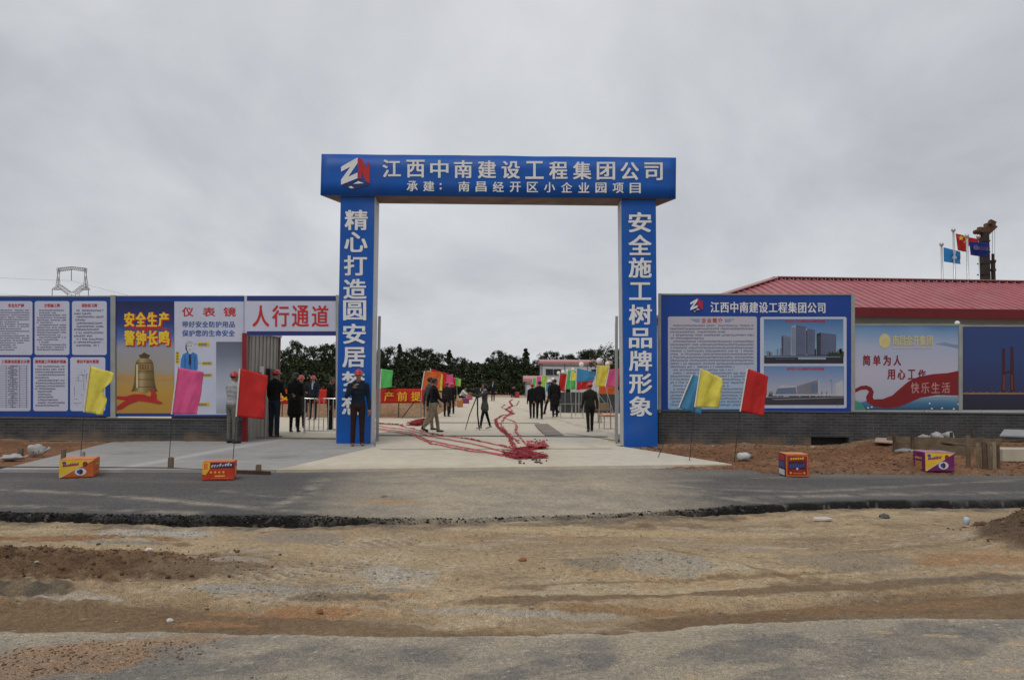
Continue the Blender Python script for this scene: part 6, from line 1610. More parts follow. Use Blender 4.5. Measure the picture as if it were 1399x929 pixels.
for k in range(46):
    p = Gz(r_.uniform(704, 752), r_.uniform(600, 634) if k % 3 else r_.uniform(626, 634)); p.z = gz(p.y) + .012; a = r_.random() * 3; m.bar(p, p + Vector((math.cos(a), math.sin(a), .1)) * r_.uniform(.02, .07), .022)
o = m.build('litter_scraps', mat('dark_scrap', (.10, .06, .05), .8, var=.5, scale=20)); stuff(o, 'dark scraps of paper littering the driveway by the red heap', 'litter')

# =================================================================== TIMBER, STAKES, BAGS, LITTER
WOOD = mat('weathered_timber', (.15, .110, .072), .85, var=.35, scale=6, bump=.4, bscale=30); WOODD = mat('dark_timber', (.085, .060, .042), .85, var=.35, scale=6, bump=.4, bscale=30); WOODP = mat('pale_ply', (.24, .185, .12), .8, var=.2, scale=5)
def board(label, pts, th, hgt, m_, name='formwork_board'):
    a, b = [Gz(*p) for p in pts]; a.z = b.z = 0
    t = MB(); t.bar(a + Vector((0, -.02, hgt / 2 - .01)), b + Vector((0, -.02, hgt / 2 - .01)), th, hgt); o = t.build(name, m_, None)
    return tag(o, label, 'board')
board('long dark timber board edging the grey footpath slab on the left', [(-20, 642), (232, 643.4)], .03, .075, WOODD)
board('reddish dark timber board edging the footpath slab near the middle', [(236, 643.6), (370, 644.2)], .03, .068, mat('red_dark_timber', (.07, .032, .024), .85, var=.3))
def stake(label, px, ytop, ybot, w=.05, m_=WOOD, tilt=0.0, group='wooden stakes'):
    b = Gz(px, ybot); h = at(px, ytop, b.y).z
    m = MB(); m.bar((b.x, b.y, -.1), (b.x + tilt, b.y, h - .01), w, w * .8); q = (b.x + tilt, b.y, h - .01)
    m.box((q[0], q[1], q[2] + .005), (w * .8, w * .7, .012))
    return tag(m.build('stake', m_), label, 'stake', group)
stake('short wooden stake right beside the orange carton', 86, 614, 640, .06)
stake('pale concrete stub at the foot of the yellow flag', 112.5, 617, 628, .07, mat('stub', (.26, .25, .23), .9))
stake('wooden stake in front of the pink flag', 233, 624.5, 644, .075)
stake('shortest wooden stake near the start of the driveway', 353, 634.5, 646, .075)
stake('wooden stake at the far left by the white bags', 28, 612, 624, .08)
# formwork trough and upright planks on the right verge
zv = lambda p: Vector((p.x, p.y, float(verge_z(np.array([p.x]), np.array([p.y]))[0])))
def V_(px, py, z=.08):
    return at(px, py, float(np.interp(py, [586, 600, 634], [17.35, 16.9, 13.2])))
fw = thing('formwork_trough', 'half built timber formwork frame of boards lying on the right verge', 'formwork', V_(1290, 612))
m = MB()
m.bar(V_(1212, 603), V_(1368, 606), .05, .22); m.bar(V_(1222, 610), V_(1330, 619), .05, .22)
m.bar(V_(1250, 599), V_(1330, 609), .16, .03); m.build('boards', WOOD, fw)
m = MB()
for px, yb, hh in ((1222, 611, .28), (1247, 613, .28), (1217, 600, .24), (1300, 604, .22), (1330, 602, .24)): p = V_(px, yb); m = MB(); m.bar(p + Vector((0, 0, -.12)), p + Vector((0, 0, hh)), .05, .05); m.build('strut', WOODD, fw)
m = MB(); q = [V_(x, y, .10) + Vector((0, 0, -.04)) for x, y in ((1222, 614), (1302, 618), (1330, 612), (1250, 608))]; m.prism(q, (0, 0, .03)); m.build('concrete_bed', mat('grey_screed', (.27, .275, .28), .85, var=.15, scale=2), fw)
for i, (px, yt, yb, w, tl_, lab) in enumerate(((1323, 595, 632, .07, .01, 'tall single wooden upright left of the plank cluster'), (1338, 605, 633, .06, -.02, 'first plank of the upright cluster on the right verge'), (1345, 603, 634, .07, .01, 'second plank of the upright cluster on the right verge'), (1352, 606, 634, .06, .0, 'third plank of the upright cluster on the right verge'), (1358, 604, 634, .07, .02, 'fourth plank of the upright cluster on the right verge'), (1364, 607, 633, .05, .01, 'outermost plank of the upright cluster on the right verge'))):
    b = V_(px, yb, .03); h = at(px, yt, b.y).z; m = MB(); m.bar((b.x, b.y, -.05), (b.x + tl_, b.y + .02, h), w, .03)
    tag(m.build('plank', (WOOD, WOODP, WOODD)[i % 3]), lab, 'plank', 'upright planks on the verge')
m = MB(); a = V_(1370, 623, .03); m.hexa([a + Vector(v) for v in ((0, 0, -.1), (2, .1, -.1), (2, .6, -.1), (0, .5, -.1), (0, 0, .13), (2, .1, .13), (2, .6, .13), (0, .5, .13))])
tag(m.build('concrete_step', mat('step_conc', (.44, .40, .32), .85, var=.12)), 'pale concrete step at the right edge behind the planks', 'step')
m = MB(); q = [V_(x, y, .12) for x, y in ((1195, 604), (1220, 606), (1222, 600), (1197, 599))]; m.prism(q, (0, 0, .025)); tag(m.build('loose_board', mat('pink_ply', (.40, .29, .24), .8, var=.2)), 'pinkish loose board lying right of the wall culvert', 'board')
m = MB(); q = [V_(x, y, .17) for x, y in ((1366, 596), (1420, 598), (1420, 589), (1372, 588))]; m.prism(q, (0, 0, .03)); tag(m.build('paving_slab', mat('grey_slab', (.30, .31, .32), .85, var=.12)), 'flat grey slab by the wall at the far right', 'slab')
BAG = mat('white_woven_bag', (.37, .37, .365), .7, var=.22, scale=7, bump=.4, bscale=16); BAGD = mat('bag_print_grey', (.10, .11, .12), .7)
def bag(label, c, r, seed, rz=0.0, band=False):
    """a slack sack: squashed lumpy body with a gathered neck and creases"""
    t = thing('sack', label, 'sack', c, rz, 'white woven sacks'); m = MB(); m.ball((0, 0, r[2] * .8), r, 22, 14)
    vs = []
    for x, y, z in m.v:
        k = 1 + .34 * mnoise.noise(Vector((x / r[0] * 1.6, y / r[1] * 1.6, z / r[2] + seed))) + .14 * mnoise.noise(Vector((x * 22, y * 22, z * 22 + seed)))
        vs.append((x * k, y * k, max(0, z * k)))
    m.v = vs; m.build('sack_body', BAG, t, world=False, smooth=True)
    m = MB(); m.tube([(r[0] * .8, 0, r[2] * .7), (r[0] * 1.15, 0, r[2] * .9), (r[0] * 1.4, .02, r[2] * 1.2)], [r[2] * .35, r[2] * .15, r[2] * .4], 9); m.build('neck', BAG, t, world=False, smooth=True)
    if band: m = MB(); m.box((0, -r[1] * .86, r[2] * .75), (r[0] * .7, .02, r[2] * .35)); m.build('label_patch', BAGD, t, world=False)
bag('white sack with dark print standing on the left earth verge', G(50, 622, .05), (.15, .12, .11), 1, .45, True)
bag('flat white sack lying at the left edge of the verge', G(16, 628, .04), (.18, .12, .055), 2, .3)
for i, (px, py, s_, lab) in enumerate(((1262, 596, .12, 'left white sack on the boards below the slogan poster'), (1279, 596, .17, 'middle white sack on the boards below the slogan poster'), (1295, 595, .15, 'right white sack on the boards below the slogan poster'))):
    p = at(px, py + 5, 16.95); bag(lab, p, (s_ * .95, s_ * .8, s_ * .6), 5 + i, i)
def bottle(label, p, rz, L_, r_, col, up=0.0):
    t = thing('bottle', label, 'bottle', p, rz); M_ = Matrix.Rotation(R(90 - up), 4, 'Y')
    pr = [(0, .6), (.05, 1), (.3, .92), (.36, 1), (.6, 1), (.78, .75), (.86, .36), (.92, .36)]
    m = MB(); m.tube([M_ @ Vector((0, 0, a * L_)) + Vector((0, 0, r_)) for a, _ in pr], [b * r_ for _, b in pr], 12); m.build('bottle_body', col, t, world=False, smooth=True)
    m = MB(); m.tube([M_ @ Vector((0, 0, .92 * L_)) + Vector((0, 0, r_)), M_ @ Vector((0, 0, L_)) + Vector((0, 0, r_))], r_ * .42, 10); m.build('cap', mat('cap_blue', (.12, .25, .4), .4), t, world=False)
bottle('white plastic bottle lying on the verge near the driveway tip', G(1010, 629, .07), .6, .34, .075, mat('milky_plastic', (.52, .55, .58), .3))
ep = G(1320, 724, -.06); ep.z = float(earth_z(np.array([ep.x]), np.array([ep.y]))[0])
bottle('small pale blue bottle standing on the bare earth at the right', ep, 0, .10, .032, mat('pale_blue_plastic', (.46, .55, .60), .3), up=82)
def eZ(px, py):
    p = G(px, py, -.07); p.z = float(earth_z(np.array([p.x]), np.array([p.y]))[0]); return p
def rock(label, px, py, r, seed, m_, cat='stone', name='stone', flat=.6):
    p = eZ(px, py); m = MB(); m.ball((0, 0, 0), 1, 14, 10); vs = []
    for v in m.v:
        v = Vector(v); k = 1 + .35 * mnoise.noise(v * 1.3 + Vector((seed, 0, 0))) + .18 * mnoise.noise(v * 3.5 + Vector((seed, 3, 0))); vs.append((p.x + v.x * r * k, p.y + v.y * r * k * .8, p.z + (v.z * k + .55) * r * flat))
    m.v = vs; return tag(m.build(name, m_, None), label, cat, 'stones on the bare earth')
rock('dark grey stone on the bare earth below the company board', 1208, 708, .062, 1, mat('dark_rock', (.10, .10, .098), .9, var=.35, scale=12, bump=.6))
rock('red brown clod in the middle of the bare earth', 714, 763, .035, 2, mat('rust_rock', (.26, .11, .05), .9, var=.3, scale=14, bump=.6))
rock('red clod on the damp brown soil left of centre', 437, 831, .028, 3, mat('rust_rock', (.26, .11, .05)))
rock('white chip of stone beside the left soil heap', 203, 761, .033, 4, mat('white_rock', (.58, .56, .52), .8, var=.15, scale=12))
rock('dark clod near the right soil heap', 1340, 730, .085, 5, mat('brown_rock', (.10, .055, .035), .9, var=.3, scale=14, bump=.6), flat=.45)
rock('pale lump of cement left of centre', 232, 848, .022, 6, mat('white_rock', (.58, .56, .52)))
rock('reddish lump on the asphalt left half crossing', 525, 686, .05, 7, mat('rust_rock', (.26, .11, .05)))
p = eZ(1122, 712); m = MB(); m.prism([p + Vector(v) for v in ((-.11, -.03, .012), (.02, -.06, .012), (.13, -.01, .015), (.10, .05, .02), (-.06, .06, .02))], (0, 0, .02)); tag(m.build('stone_flake', mat('pale_flake', (.52, .48, .43), .85, var=.12)), 'flat pale stone flake on the earth below the road lip', 'stone')
# chair and low table by the right pillar
def chairlike(label, px, py, rz, seatc, legc):
    b = Gz(px, py); t = thing('wooden_chair', label, 'chair', b, rz)
    m = MB(); m.box((0, 0, .44), (.50, .46, .05), bev=.012); m.build('seat', seatc, t, world=False)
    m = MB(); m.box((-.05, .22, .72), (.42, .03, .26), bev=.01); m.build('backrest', WOODP, t, world=False)
    for x in (-.21, .21):
        for y in (-.19, .2): m = MB(); m.bar((x, y, 0), (x * .95, y, .44 if y < 0 else .84), .026); m.build('leg', legc, t, world=False)
chairlike('wooden chair with orange seat pad standing by the right gate pillar', 830, 586, .3, mat('orange_pad', (.48, .16, .05), .7, var=.2), mat('leg_grey', (.30, .29, .28), .4))
chairlike('dark chair half hidden behind the man in olive by the gate', 812, 577, -.4, mat('dark_pad', (.06, .03, .028), .7), ROD)
b = Gz(781, 571); tb = thing('folding_table', 'low folding table with thin pale legs in front of the dark netting', 'table', b, 0)
m = MB(); m.box((0, 0, .60), (1.05, .5, .03)); m.build('tabletop', mat('table_grey', (.16, .15, .14), .5), tb, world=False)
for x in (-.48, .0, .48):
    for y in (-.2, .2): m = MB(); m.bar((x, y, 0), (x, y, .6), .022); m.build('leg', mat('leg_pale', (.45, .45, .44), .4), tb, world=False)
# =================================================================== PEOPLE
SKIN = mat('skin', (.27, .145, .092), .55, var=.08, scale=10); HAIR = mat('black_hair', (.012, .010, .009), .5, var=.3, scale=30)
HELM = mat('red_helmet', (.42, .022, .025), .3, var=.05, coat=.3); HELMW = mat('white_helmet', (.66, .67, .70), .3, var=.04, coat=.3); EYE = mat('dark_eye', (.015, .012, .01), .3); LIP = mat('lip', (.30, .11, .09), .5)
def clothm(k, c): return mat('wear_' + k, c, .85, var=.22, scale=6, bump=.5, bscale=16, spec=.2)
BLK = clothm('black', (.009, .009, .010)); CHAR = clothm('charcoal', (.018, .018, .019)); NVY = clothm('navy', (.009, .017, .030)); OLV = clothm('olive', (.021, .020, .015)); DKT = clothm('dark_trousers', (.014, .013, .013)); MAR = clothm('maroon', (.026, .012, .012))
GRYT = clothm('grey_trousers', (.135, .13, .12)); LGY = clothm('light_grey', (.30, .31, .33)); KHA = clothm('khaki', (.23, .185, .13)); TWD = clothm('tweed', (.06, .06, .063)); JEA = clothm('jeans', (.013, .020, .036)); WHT = clothm('white', (.58, .59, .62)); SHO = mat('black_shoe', (.014, .013, .012), .4); BRS = mat('brown_shoe', (.16, .075, .035), .5); LBL = clothm('pale_blue', (.40, .46, .56)); BEI = mat('pale_shoe', (.32, .28, .24), .5)

def capsule(m, a, b, ra, rb, seg=14, cap=4, flat=1.0, dirx=None):
    """a closed tapered capsule; flat squeezes it front to back"""
    a, b = Vector(a), Vector(b); ax = (b - a); L_ = ax.length; ax = ax / L_ if L_ > 1e-6 else Vector((0, 0, 1))
    x = Vector(dirx) if dirx is not None else (Vector((1, 0, 0)) if abs(ax.x) < .9 else Vector((0, 1, 0)))
    x = (x - ax * x.dot(ax)).normalized(); y = ax.cross(x)
    rings = []
    for k in range(cap, 0, -1): t = math.pi / 2 * k / cap; rings.append((a - ax * ra * math.sin(t), max(ra * math.cos(t), 1e-4)))
    rings.append((a, ra)); rings.append((b, rb))
    for k in range(1, cap + 1): t = math.pi / 2 * k / cap; rings.append((b + ax * rb * math.sin(t), max(rb * math.cos(t), 1e-4)))
    vs, fs = [], []
    for c, r_ in rings:
        for k in range(seg): t = 2 * math.pi * k / seg; vs.append(c + x * (math.cos(t) * r_) + y * (math.sin(t) * r_ * flat))
    n = len(rings)
    for i in range(n - 1):
        for k in range(seg): fs.append((i * seg + k, i * seg + (k + 1) % seg, (i + 1) * seg + (k + 1) % seg, (i + 1) * seg + k))
    fs.append(tuple(range(seg - 1, -1, -1))); fs.append(tuple((n - 1) * seg + k for k in range(seg)))
    m.add(vs, fs)
def remesh(m, vox):
    me = m.mesh('body_raw', []); o = bpy.data.objects.new('body_raw', me); COL.objects.link(o)
    r_ = o.modifiers.new('r', 'REMESH'); r_.mode = 'VOXEL'; r_.voxel_size = vox; r_.use_smooth_shade = True
    s_ = o.modifiers.new('s', 'SMOOTH'); s_.factor = .5; s_.iterations = 3
    dg = bpy.context.evaluated_depsgraph_get(); out = bpy.data.meshes.new_from_object(o.evaluated_get(dg)); bpy.data.objects.remove(o); return out
def hand(m, wrist, d, palm_n, side, s, mi, curl=.5):
    """palm, four unequal bent fingers and a thumb; d: direction of the fingers, palm_n: out of the palm, side: towards the thumb"""
    d, palm_n, side = Vector(d).normalized(), Vector(palm_n).normalized(), Vector(side).normalized()
    c = wrist + d * .045 * s
    k0 = len(m.f)
    m.tube([wrist - d * .02 * s, wrist + d * .01 * s, c, wrist + d * .085 * s, wrist + d * .095 * s], [.024 * s, .030 * s, .040 * s, .040 * s, .030 * s], 10, mi=mi, flat=.5)
    for k, (off, L_) in enumerate(((.030, .066), (.010, .075), (-.010, .070), (-.029, .055))):
        p0 = wrist + d * .08 * s + side * off * s; a = curl * (.5 + .08 * k)
        d1 = (d * math.cos(a) + palm_n * math.sin(a)); d2 = (d * math.cos(a * 2.1) + palm_n * math.sin(a * 2.1)); d3 = (d * math.cos(a * 3) + palm_n * math.sin(a * 3))
        p1 = p0 + d1 * L_ * .5 * s; p2 = p1 + d2 * L_ * .32 * s; p3 = p2 + d3 * L_ * .24 * s
        m.tube([p0, p1, p2, p3], [.0098 * s, .0092 * s, .0082 * s, .0062 * s], 7, mi=mi)
    p0 = wrist + d * .025 * s + side * .028 * s; dt = (d * .62 + side * .68 + palm_n * .35).normalized(); p1 = p0 + dt * .042 * s; p2 = p1 + (d * .85 + side * .2 + palm_n * .45).normalized() * .032 * s
    m.tube([p0, p1, p2], [.0125 * s, .0105 * s, .0078 * s], 7, mi=mi)
def person(label, pos, H, face, top=CHAR, legs=DKT, shoes=SHO, head='helmet', helm=HELM, arms=((0, .12, .15), (0, .12, .15)), thigh=((0, 0), (0, 0)), lean=0.0, coat=0.0, shirt=None, neck=(0, 0), girth=1.0, female=False, far=False, sit=None, group=None, heel=0.0, arm_dirs=None):
    """arms: (forward swing, outward, elbow bend) for right then left; thigh: (forward, knee bend); face 0 looks at the camera"""
    s = H / 1.75
    t = thing('person', label, 'person', pos, face, group)
    mats = [SKIN, top, legs, shoes, shirt or top]; prims = []
    m = MB()
    def cap_(a, b, ra, rb, mi, flat=1.0, dirx=None):
        prims.append((np.array(a), np.array(b), ra, rb, mi)); capsule(m, a, b, ra, rb, flat=flat, dirx=dirx)
    fw = Vector((0, -1, 0))
    hips, knees, ank = [], [], []
    hw = .085 * s
    for i, sx in enumerate((-1, 1)):
        f, kb = thigh[i]; h = Vector((sx * hw, 0, 0))
        k = h + Vector((sx * .012 * s, -math.sin(f) * .43 * s, -math.cos(f) * .43 * s)); g = f - kb
        a = k + Vector((sx * .006 * s, -math.sin(g) * .41 * s, -math.cos(g) * .41 * s)); hips.append(h); knees.append(k); ank.append(a)
    drop = min(a.z for a in ank) - (.075 + heel) * s
    up = Vector((0, 0, -drop)); hips = [h + up for h in hips]; knees = [k + up for k in knees]; ank = [a + up for a in ank]
    pel = Vector((0, 0, -drop))
    lr = .92 if female else 1.0
    for i in range(2):
        cap_(hips[i] + Vector((0, 0, -.02 * s)), knees[i], .092 * s * lr * girth, .062 * s * lr, 2); cap_(knees[i], ank[i], .062 * s * lr, .046 * s * (.85 if female else 1.12), 2)
        sx = (-1, 1)[i]; g = thigh[i][0] - thigh[i][1]
        pitch = max(-.9, min(.5, g * .55)) if abs(g) > .2 else 0.0
        toe = Vector((sx * .03, -math.cos(pitch), math.sin(pitch))).normalized()
        h0 = ank[i] + Vector((0, .035, -.038)) * s; cap_(h0 - toe * .0, h0 + toe * .19 * s + Vector((0, 0, -.012 * s)), .037 * s, .030 * s, 3, .9)
        cap_(ank[i] + Vector((0, .01 * s, .02 * s)), ank[i] + Vector((0, .02 * s, -.03 * s)), .043 * s, .040 * s, 3 if not female else 3)
    R_ = Matrix.Rotation(lean, 3, 'X')        # positive lean tips the chest towards the front
    T = lambda x, y, z: pel + R_ @ Vector((x * s, y * s, z * s))
    gw = girth
    lat = lambda z, w, d, mi, y=0: cap_(T(-(w - d), y, z), T(w - d, y, z), d * s * gw, d * s * gw, mi)
    lat(-.03, .165 * (.97 if female else 1), .108, 2 if coat == 0 else 1); lat(.06, .160, .105, 1)
    lat(.15, .148 * (.92 if female else 1), .102, 1, -.005); lat(.25, .165 * (.93 if female else 1), .108, 1, -.008); lat(.35, .182 * (.92 if female else 1), .110, 1, -.004); lat(.43, .185 * (.90 if female else 1), .092, 1, .004); lat(.475, .15, .065, 1, .01)
    if coat:
        for k in range(5): z = -.03 - coat * k / 4; lat(z, .17 + .025 * k / 4 + .02, .125 + .012 * k / 4, 1)
    nb, hd = T(0, .012, .50), T(neck[0], -.025 + neck[1], .665)
    cap_(T(0, .01, .47), T(neck[0] * .5, -.005, .585), .060 * s, .052 * s, 0); cap_(T(0, .012, .475), T(0, .008, .53), .068 * s, .060 * s, 4 if shirt is not None else 1)
    if shirt is not None: cap_(T(0, -.095, .47), T(0, -.115, .27), .026 * s, .012 * s, 4)
    # head: skull, jaw, nose, ears
    cap_(hd + Vector((0, .012, .018)) * s, hd + Vector((0, -.010, .020)) * s, .082 * s, .080 * s, 0); cap_(hd + Vector((0, -.030, -.045)) * s, hd + Vector((0, -.052, -.080)) * s, .056 * s, .036 * s, 0)
    cap_(hd + Vector((0, -.088, .010)) * s, hd + Vector((0, -.106, -.022)) * s, .010 * s, .017 * s, 0)
    for sx in (-1, 1): cap_(hd + Vector((sx * .080, .012, .012)) * s, hd + Vector((sx * .078, .008, -.022)) * s, .014 * s, .010 * s, 0, .6)
    hands = []
    for i, sx in enumerate((-1, 1)):
        sf, so, eb = arms[i]
        sh = T(sx * .185 * (.90 if female else 1), .004, .435)
        if arm_dirs and arm_dirs[i]: d1, d2 = [Vector(v).normalized() for v in arm_dirs[i]]
        else:
            d1 = Vector((sx * math.sin(so), -math.sin(sf) * math.cos(so), -math.cos(sf) * math.cos(so))); g = sf + eb
            d2 = Vector((sx * math.sin(so) * .5, -math.sin(g), -math.cos(g))).normalized()
        el = sh + d1 * .29 * s; wr = el + d2 * .245 * s
        cap_(sh, el, .060 * s, .050 * s, 1); cap_(el, wr, .050 * s, .036 * s, 1); cap_(wr, wr + d2 * .012 * s, .028 * s, .026 * s, 0)
        hands.append((wr, d2, sx))
    body = remesh(m, (.017 if far else .012) * s)
    # paint the one continuous surface by the limb each face belongs to
    n = len(body.polygons); c = np.empty(n * 3, np.float32); body.polygons.foreach_get('center', c); c = c.reshape(-1, 3).astype(float)
    best = np.full(n, 9.0); mi = np.zeros(n, np.int32)
    for a, b, ra, rb, k in prims:
        ab = b - a; L2 = max(ab @ ab, 1e-9); tt = np.clip(((c - a) @ ab) / L2, 0, 1); d = np.linalg.norm(c - a - tt[:, None] * ab, axis=1) - (ra + (rb - ra) * tt) - (.004 if k == 4 else 0)
        w = d < best; best[w] = d[w]; mi[w] = k
    for x in mats: body.materials.append(x)
    body.polygons.foreach_set('material_index', mi)
    co = np.empty(len(body.vertices) * 3, np.float32); body.vertices.foreach_get('co', co); co = co.reshape(-1, 3)
    # folds in the clothes
    vv = co.astype(float); wr_ = np.array([mnoise.noise(Vector(p) * (9 / s)) * .006 + mnoise.noise(Vector((p[0] * 6, p[1] * 6, p[2] * 26))) * .004 for p in vv])
    nr = np.empty(len(body.vertices) * 3, np.float32); body.vertices.foreach_get('normal', nr); nr = nr.reshape(-1, 3)
    wr_[vv[:, 2] > pel.z + .47 * s] = 0
    body.vertices.foreach_set('co', (co + nr * wr_[:, None] * s).astype(np.float32).ravel()); body.update()
    # hands, eyes and mouth belong to the same body mesh
    h = MB()
    for wr, d2, sx in hands:
        pn = Vector((-sx, 0, 0)); pn = (pn - d2 * pn.dot(d2)); pn = pn.normalized() if pn.length > .2 else Vector((0, 0, -1)); side = d2.cross(pn) * sx
        if side.y > 0: side = -side
        hand(h, wr + d2 * .008 * s, d2, pn, side, s * 1.05, 0, .55)
    for sx in (-1, 1): h.ball(hd + Vector((sx * .031, -.080, .014)) * s, (.012 * s, .008 * s, .007 * s), 8, 6, 5); h.box(hd + Vector((sx * .032, -.086, .034)) * s, (.030 * s, .008 * s, .006 * s), mi=5)
    h.ball(hd + Vector((0, -.090, -.050)) * s, (.022 * s, .008 * s, .006 * s), 8, 6, 6)
    k0 = len(body.vertices); hm = h.mesh('extra', [SKIN, top, legs, shoes, shirt or top, EYE, LIP], True)
    import bmesh
    bm = bmesh.new(); bm.from_mesh(body); bm.from_mesh(hm); body.materials.append(EYE); body.materials.append(LIP); bm.to_mesh(body); bm.free()
    bpy.data.meshes.remove(hm)
    body.polygons.foreach_set('use_smooth', [True] * len(body.polygons)); body.name = 'body'
    o = bpy.data.objects.new('body', body); COL.objects.link(o); o.parent = t
    def shell(name, m_, r_, cut, brim=0.0, z0=.0, back=0.0, jit=0.0):
        k = MB(); u, v = 20, 10; vs = []; fs = []
        for j in range(v + 1):
            for i in range(u):
                th = 2 * math.pi * i / u; fr = -math.sin(th)                                    # +1 to the front
                lo = cut[0] if fr > .35 else (cut[1] if fr < -.2 else cut[2])
                el_ = lo + (math.pi / 2 - lo) * j / v
                rr = r_ * (1 + jit * mnoise.noise(Vector((i * .9, j * .8, len(label)))))
                vs.append(hd + Vector((math.cos(el_) * math.cos(th) * rr * .94, math.cos(el_) * math.sin(th) * rr * 1.12 + .004, math.sin(el_) * rr + .022 + z0)) * s)
        for j in range(v):
            for i in range(u): fs.append((j * u + i, j * u + (i + 1) % u, (j + 1) * u + (i + 1) % u, (j + 1) * u + i))
        k.add(vs, fs)
        if brim:
            b1 = [hd + Vector((math.cos(2 * math.pi * i / u) * r_ * .95, math.sin(2 * math.pi * i / u) * r_ * 1.13 + .004, .030 + z0)) * s for i in range(u)]
            b2 = [hd + Vector((math.cos(2 * math.pi * i / u) * (r_ + .010) , math.sin(2 * math.pi * i / u) * r_ * 1.2 + .004 + (-brim if math.sin(2 * math.pi * i / u) < -.3 else -.004), .020 + z0 - (.012 if math.sin(2 * math.pi * i / u) < -.3 else 0))) * s for i in range(u)]
            b3 = [p + Vector((0, 0, -.006 * s)) for p in b2]
            k.add(b1 + b2 + b3, [(i, (i + 1) % u, u + (i + 1) % u, u + i) for i in range(u)] + [(u + i, u + (i + 1) % u, 2 * u + (i + 1) % u, 2 * u + i) for i in range(u)])
            k.tube([hd + Vector((0, -r_ * 1.1, .055 + z0)) * s, hd + Vector((0, -r_ * .6, .105 + z0)) * s, hd + Vector((0, 0, .122 + z0)) * s, hd + Vector((0, r_ * .6, .105 + z0)) * s, hd + Vector((0, r_ * 1.1, .055 + z0)) * s], .012 * s, 6)
        k.build(name, m_, t, world=False, smooth=True)
    if head == 'helmet':
        shell('hair', HAIR, .089, (.25, -.45, .1)); shell('hard_hat', helm, .103, (.08, .02, .05), .030, .010)
    elif head == 'short': shell('hair', HAIR, .093, (.50, -.55, .0), jit=.05)
    elif head == 'long':
        shell('hair', HAIR, .097, (.55, -1.1, -.6), jit=.06)
        k = MB(); k.tube([hd + Vector((0, .075, .01)) * s, hd + Vector((0, .10, -.08)) * s, hd + Vector((0, .095, -.17)) * s], [.06 * s, .065 * s, .03 * s], 9); k.build('hair_tail', HAIR, t, world=False, smooth=True)
    return t
def put(px, feet, Y=None):
    p = Gz(px, feet) if Y is None else at(px, feet, Y)
    p.z = gz(p.y); return p
def hgt(px, headtop, p, extra=0.0):
    return (at(px, headtop, p.y).z - p.z)
def add(label, px, feet, headtop, face, Y=None, hat=True, bent=1.0, **k):
    p = put(px, feet, Y); H = hgt(px, headtop, p) / bent
    if k.get('head', 'helmet') == 'helmet': H *= .975
    return person(label, p, H, face, **k)
BK, LT, RT = math.pi, -math.pi / 2, math.pi / 2       # facing away, towards the left of the picture, towards the right
add('man in a light grey shirt and red helmet behind the large red flag', 316.5, 605, 503, 2.6, Y=16.75, top=LGY, legs=GRYT, girth=1.12, arms=((.1, .16, .9), (.3, .1, 1.2)))
add('man in black with a red helmet beside the guard booth', 374, 597, 500, 2.7, Y=18.3, top=BLK, legs=JEA, arms=((.35, .1, 1.1), (.1, .12, .4)))
add('person with long dark hair and a long black coat in the passage', 402, 592, 506, BK, Y=20.6, top=BLK, legs=BLK, head='long', coat=.34, female=True, arms=((.2, .08, 1.5), (.1, .1, .3)))
add('person in a red helmet mostly hidden behind the long black coat', 410, 584, 509, .3, Y=23.6, top=CHAR, legs=DKT, coat=.3)
add('man in a dark suit, pale blue shirt and red helmet in the passage', 427, 574, 510, -.1, Y=28.6, top=NVY, legs=BLK, shirt=LBL, arms=((.1, .1, .5), (.1, .1, .4)))
add('person in black half hidden behind the left blue pillar', 451, 589, 512, 1.4, Y=21.6, top=BLK, legs=BLK, head='short')
add('man in a navy jacket and red helmet by the left pillar with hand raised', 488, 608, 499.5, .25, Y=16.45, top=NVY, legs=MAR, shoes=BRS, arms=((.55, .05, 2.2), (0, .16, .2)), arm_dirs=(((-.25, -.45, -.85), (.55, -.35, .75)), None))
walk = ((.42, .28), (-.28, .30)); walk2 = ((-.15, .3), (.25, .15))
add('man in a grey jacket walking on the far side of the black jacket', 586, 589, 512, RT + .5, Y=22.6, top=TWD, legs=KHA, head='short', thigh=walk2, arms=((.3, .1, .3), (-.3, .1, .3)))
add('man in a black jacket and khaki trousers striding right inside the gate', 592, 595, 513, RT + .45, Y=21.2, top=BLK, legs=KHA, head='short', thigh=((-.20, .55), (.30, .12)), arms=((.35, .1, .6), (-.35, .12, .3)), girth=1.05)
add('bystander in dark clothes and red helmet behind the walking men', 610, 567, 519, BK - .4, Y=32.0, top=CHAR, legs=DKT)
add('second bystander in a dark coat right of the red helmeted one', 617, 563, 521, BK + .3, Y=34.5, top=BLK, legs=BLK, helm=mat('pink_helmet', (.50, .08, .12), .35))
add('man in a white shirt crouching over the cartons at the left row', 629, 549, 530, RT - .3, Y=52, bent=.62, top=WHT, legs=BLK, head='short', thigh=((1.35, 2.2), (1.1, 2.1)), lean=.6, arms=((.9, .1, .4), (.8, .1, .5)), far=True)
wp_ = add('woman in a grey jacket and black leggings at a camera tripod', 662, 587, 523, LT + .25, Y=23.2, top=TWD, legs=BLK, shoes=BEI, head='long', female=True, coat=.12, heel=.05, thigh=((-.26, .05), (.26, .10)), arms=((1.0, .05, .9), (1.1, .05, .8)), shirt=WHT)
add('man in a dark suit standing far behind the woman at the tripod', 673.5, 546, 519.5, -.4, Y=58, top=BLK, legs=BLK, head='short', shirt=LBL, far=True)
add('far person in black crouching left of the tiny red carton', 699, 542, 529, .5, Y=70, bent=.62, top=BLK, legs=BLK, head='short', thigh=((1.3, 2.2), (1.2, 2.1)), lean=.5, far=True)
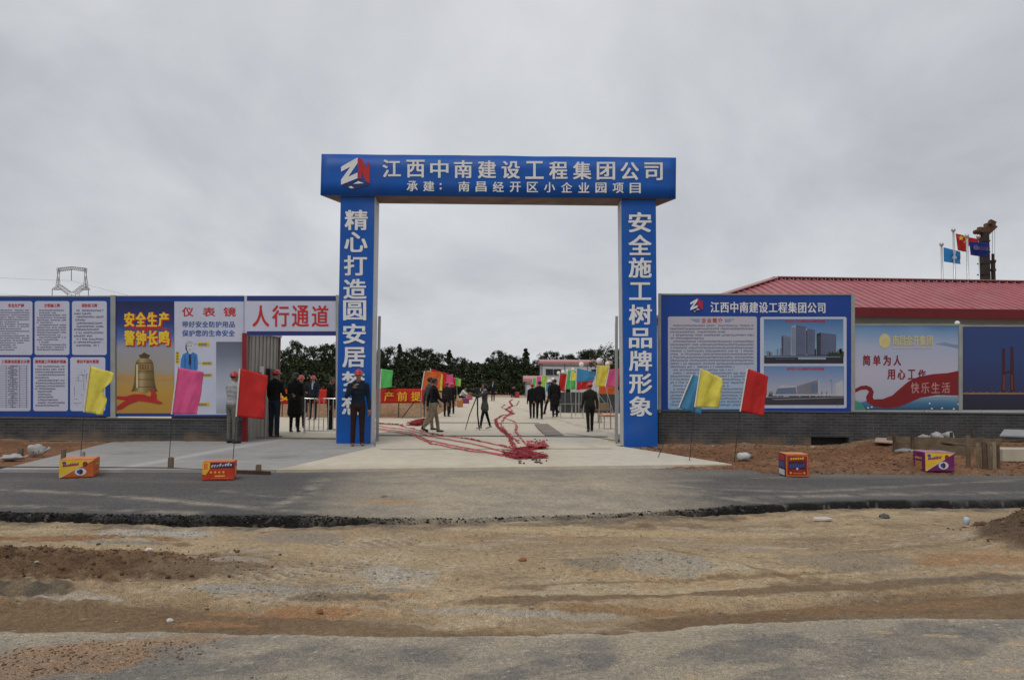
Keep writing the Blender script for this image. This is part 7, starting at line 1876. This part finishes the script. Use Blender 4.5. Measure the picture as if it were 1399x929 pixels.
add('far person crouching right of the tiny red carton', 705, 543, 528.5, -.5, Y=71.5, bent=.62, top=CHAR, legs=MAR, head='short', thigh=((1.3, 2.2), (1.2, 2.1)), lean=.5, far=True)
add('older man in black with a red cap, left one of the walking pair', 727, 570, 521, BK + .2, Y=31.2, top=BLK, legs=BLK, thigh=((.15, .1), (-.12, .15)), girth=1.05)
add('man in a black suit with bare head, right one of the walking pair', 737, 571, 518.5, BK - .05, Y=30.6, top=BLK, legs=BLK, head='short', thigh=((-.1, .12), (.12, .05)), girth=1.08)
add('man with a white helmet walking left behind the black coat', 751, 561, 515, LT, Y=35.0, top=NVY, legs=BLK, helm=HELMW, thigh=((.4, .2), (-.35, .3)))
add('man in a white helmet further left in the helmeted group', 755, 556, 513.5, .6, Y=39.0, top=BLK, legs=BLK, helm=HELMW)
add('person in a long black coat in front of the white helmets', 758, 567, 516, BK + .15, Y=32.4, top=BLK, legs=BLK, head='short', coat=.30, thigh=((.1, .1), (-.12, .2)), girth=1.06)
add('man in dark clothes striding behind the blue and red flags', 776, 557, 514, LT + .2, Y=38.0, top=BLK, legs=BLK, head='short', thigh=((.55, .3), (-.45, .35)))
add('man in an olive jacket and red cap walking away beside the right pillar', 806, 588, 519, BK + .15, Y=22.6, top=OLV, legs=DKT, thigh=((.20, .08), (-.18, .10)), arms=((-.1, .2, .25), (.1, .2, .25)), girth=1.12)
# camera on its tripod in front of the woman
tp = Gz(648, 588); tp.y = 23.0; tp.x = at(649, 587, 23.0).x; tp.z = gz(23.0)
td = thing('camera_tripod', 'black camera on a tall thin tripod in front of the woman', 'tripod', tp, 0)
BKM = mat('black_metal', (.02, .02, .022), .4, metal=.4)
apex = Vector((.06, 0, 1.02))
for k, (x, y) in enumerate(((-.30, -.12), (.16, -.28), (.10, .34))): m = MB(); m.tube([apex + Vector((x * .08, y * .08, 0)), (x * .55, y * .55, .5), (x, y, 0.01)], [.020, .016, .011], 7); m.build('leg', BKM, td, world=False)
m = MB(); m.tube([apex + Vector((0, 0, -.25)), apex + Vector((0, 0, .14))], .018, 8); m.build('centre_column', BKM, td, world=False)
m = MB(); m.box(apex + Vector((0, 0, .22)), (.16, .11, .15), bev=.015); cbm = m.build('camera_body', BKM, td, world=False)
m = MB(); m.tube([apex + Vector((-.07, 0, .22)), apex + Vector((-.20, 0, .22))], [.045, .055], 12); m.build('lens', BKM, cbm, world=False)
m = MB(); m.box(apex + Vector((.10, 0, .24)), (.03, .10, .09)); m.build('viewfinder', mat('pale_screen', (.4, .42, .44), .3), cbm, world=False)
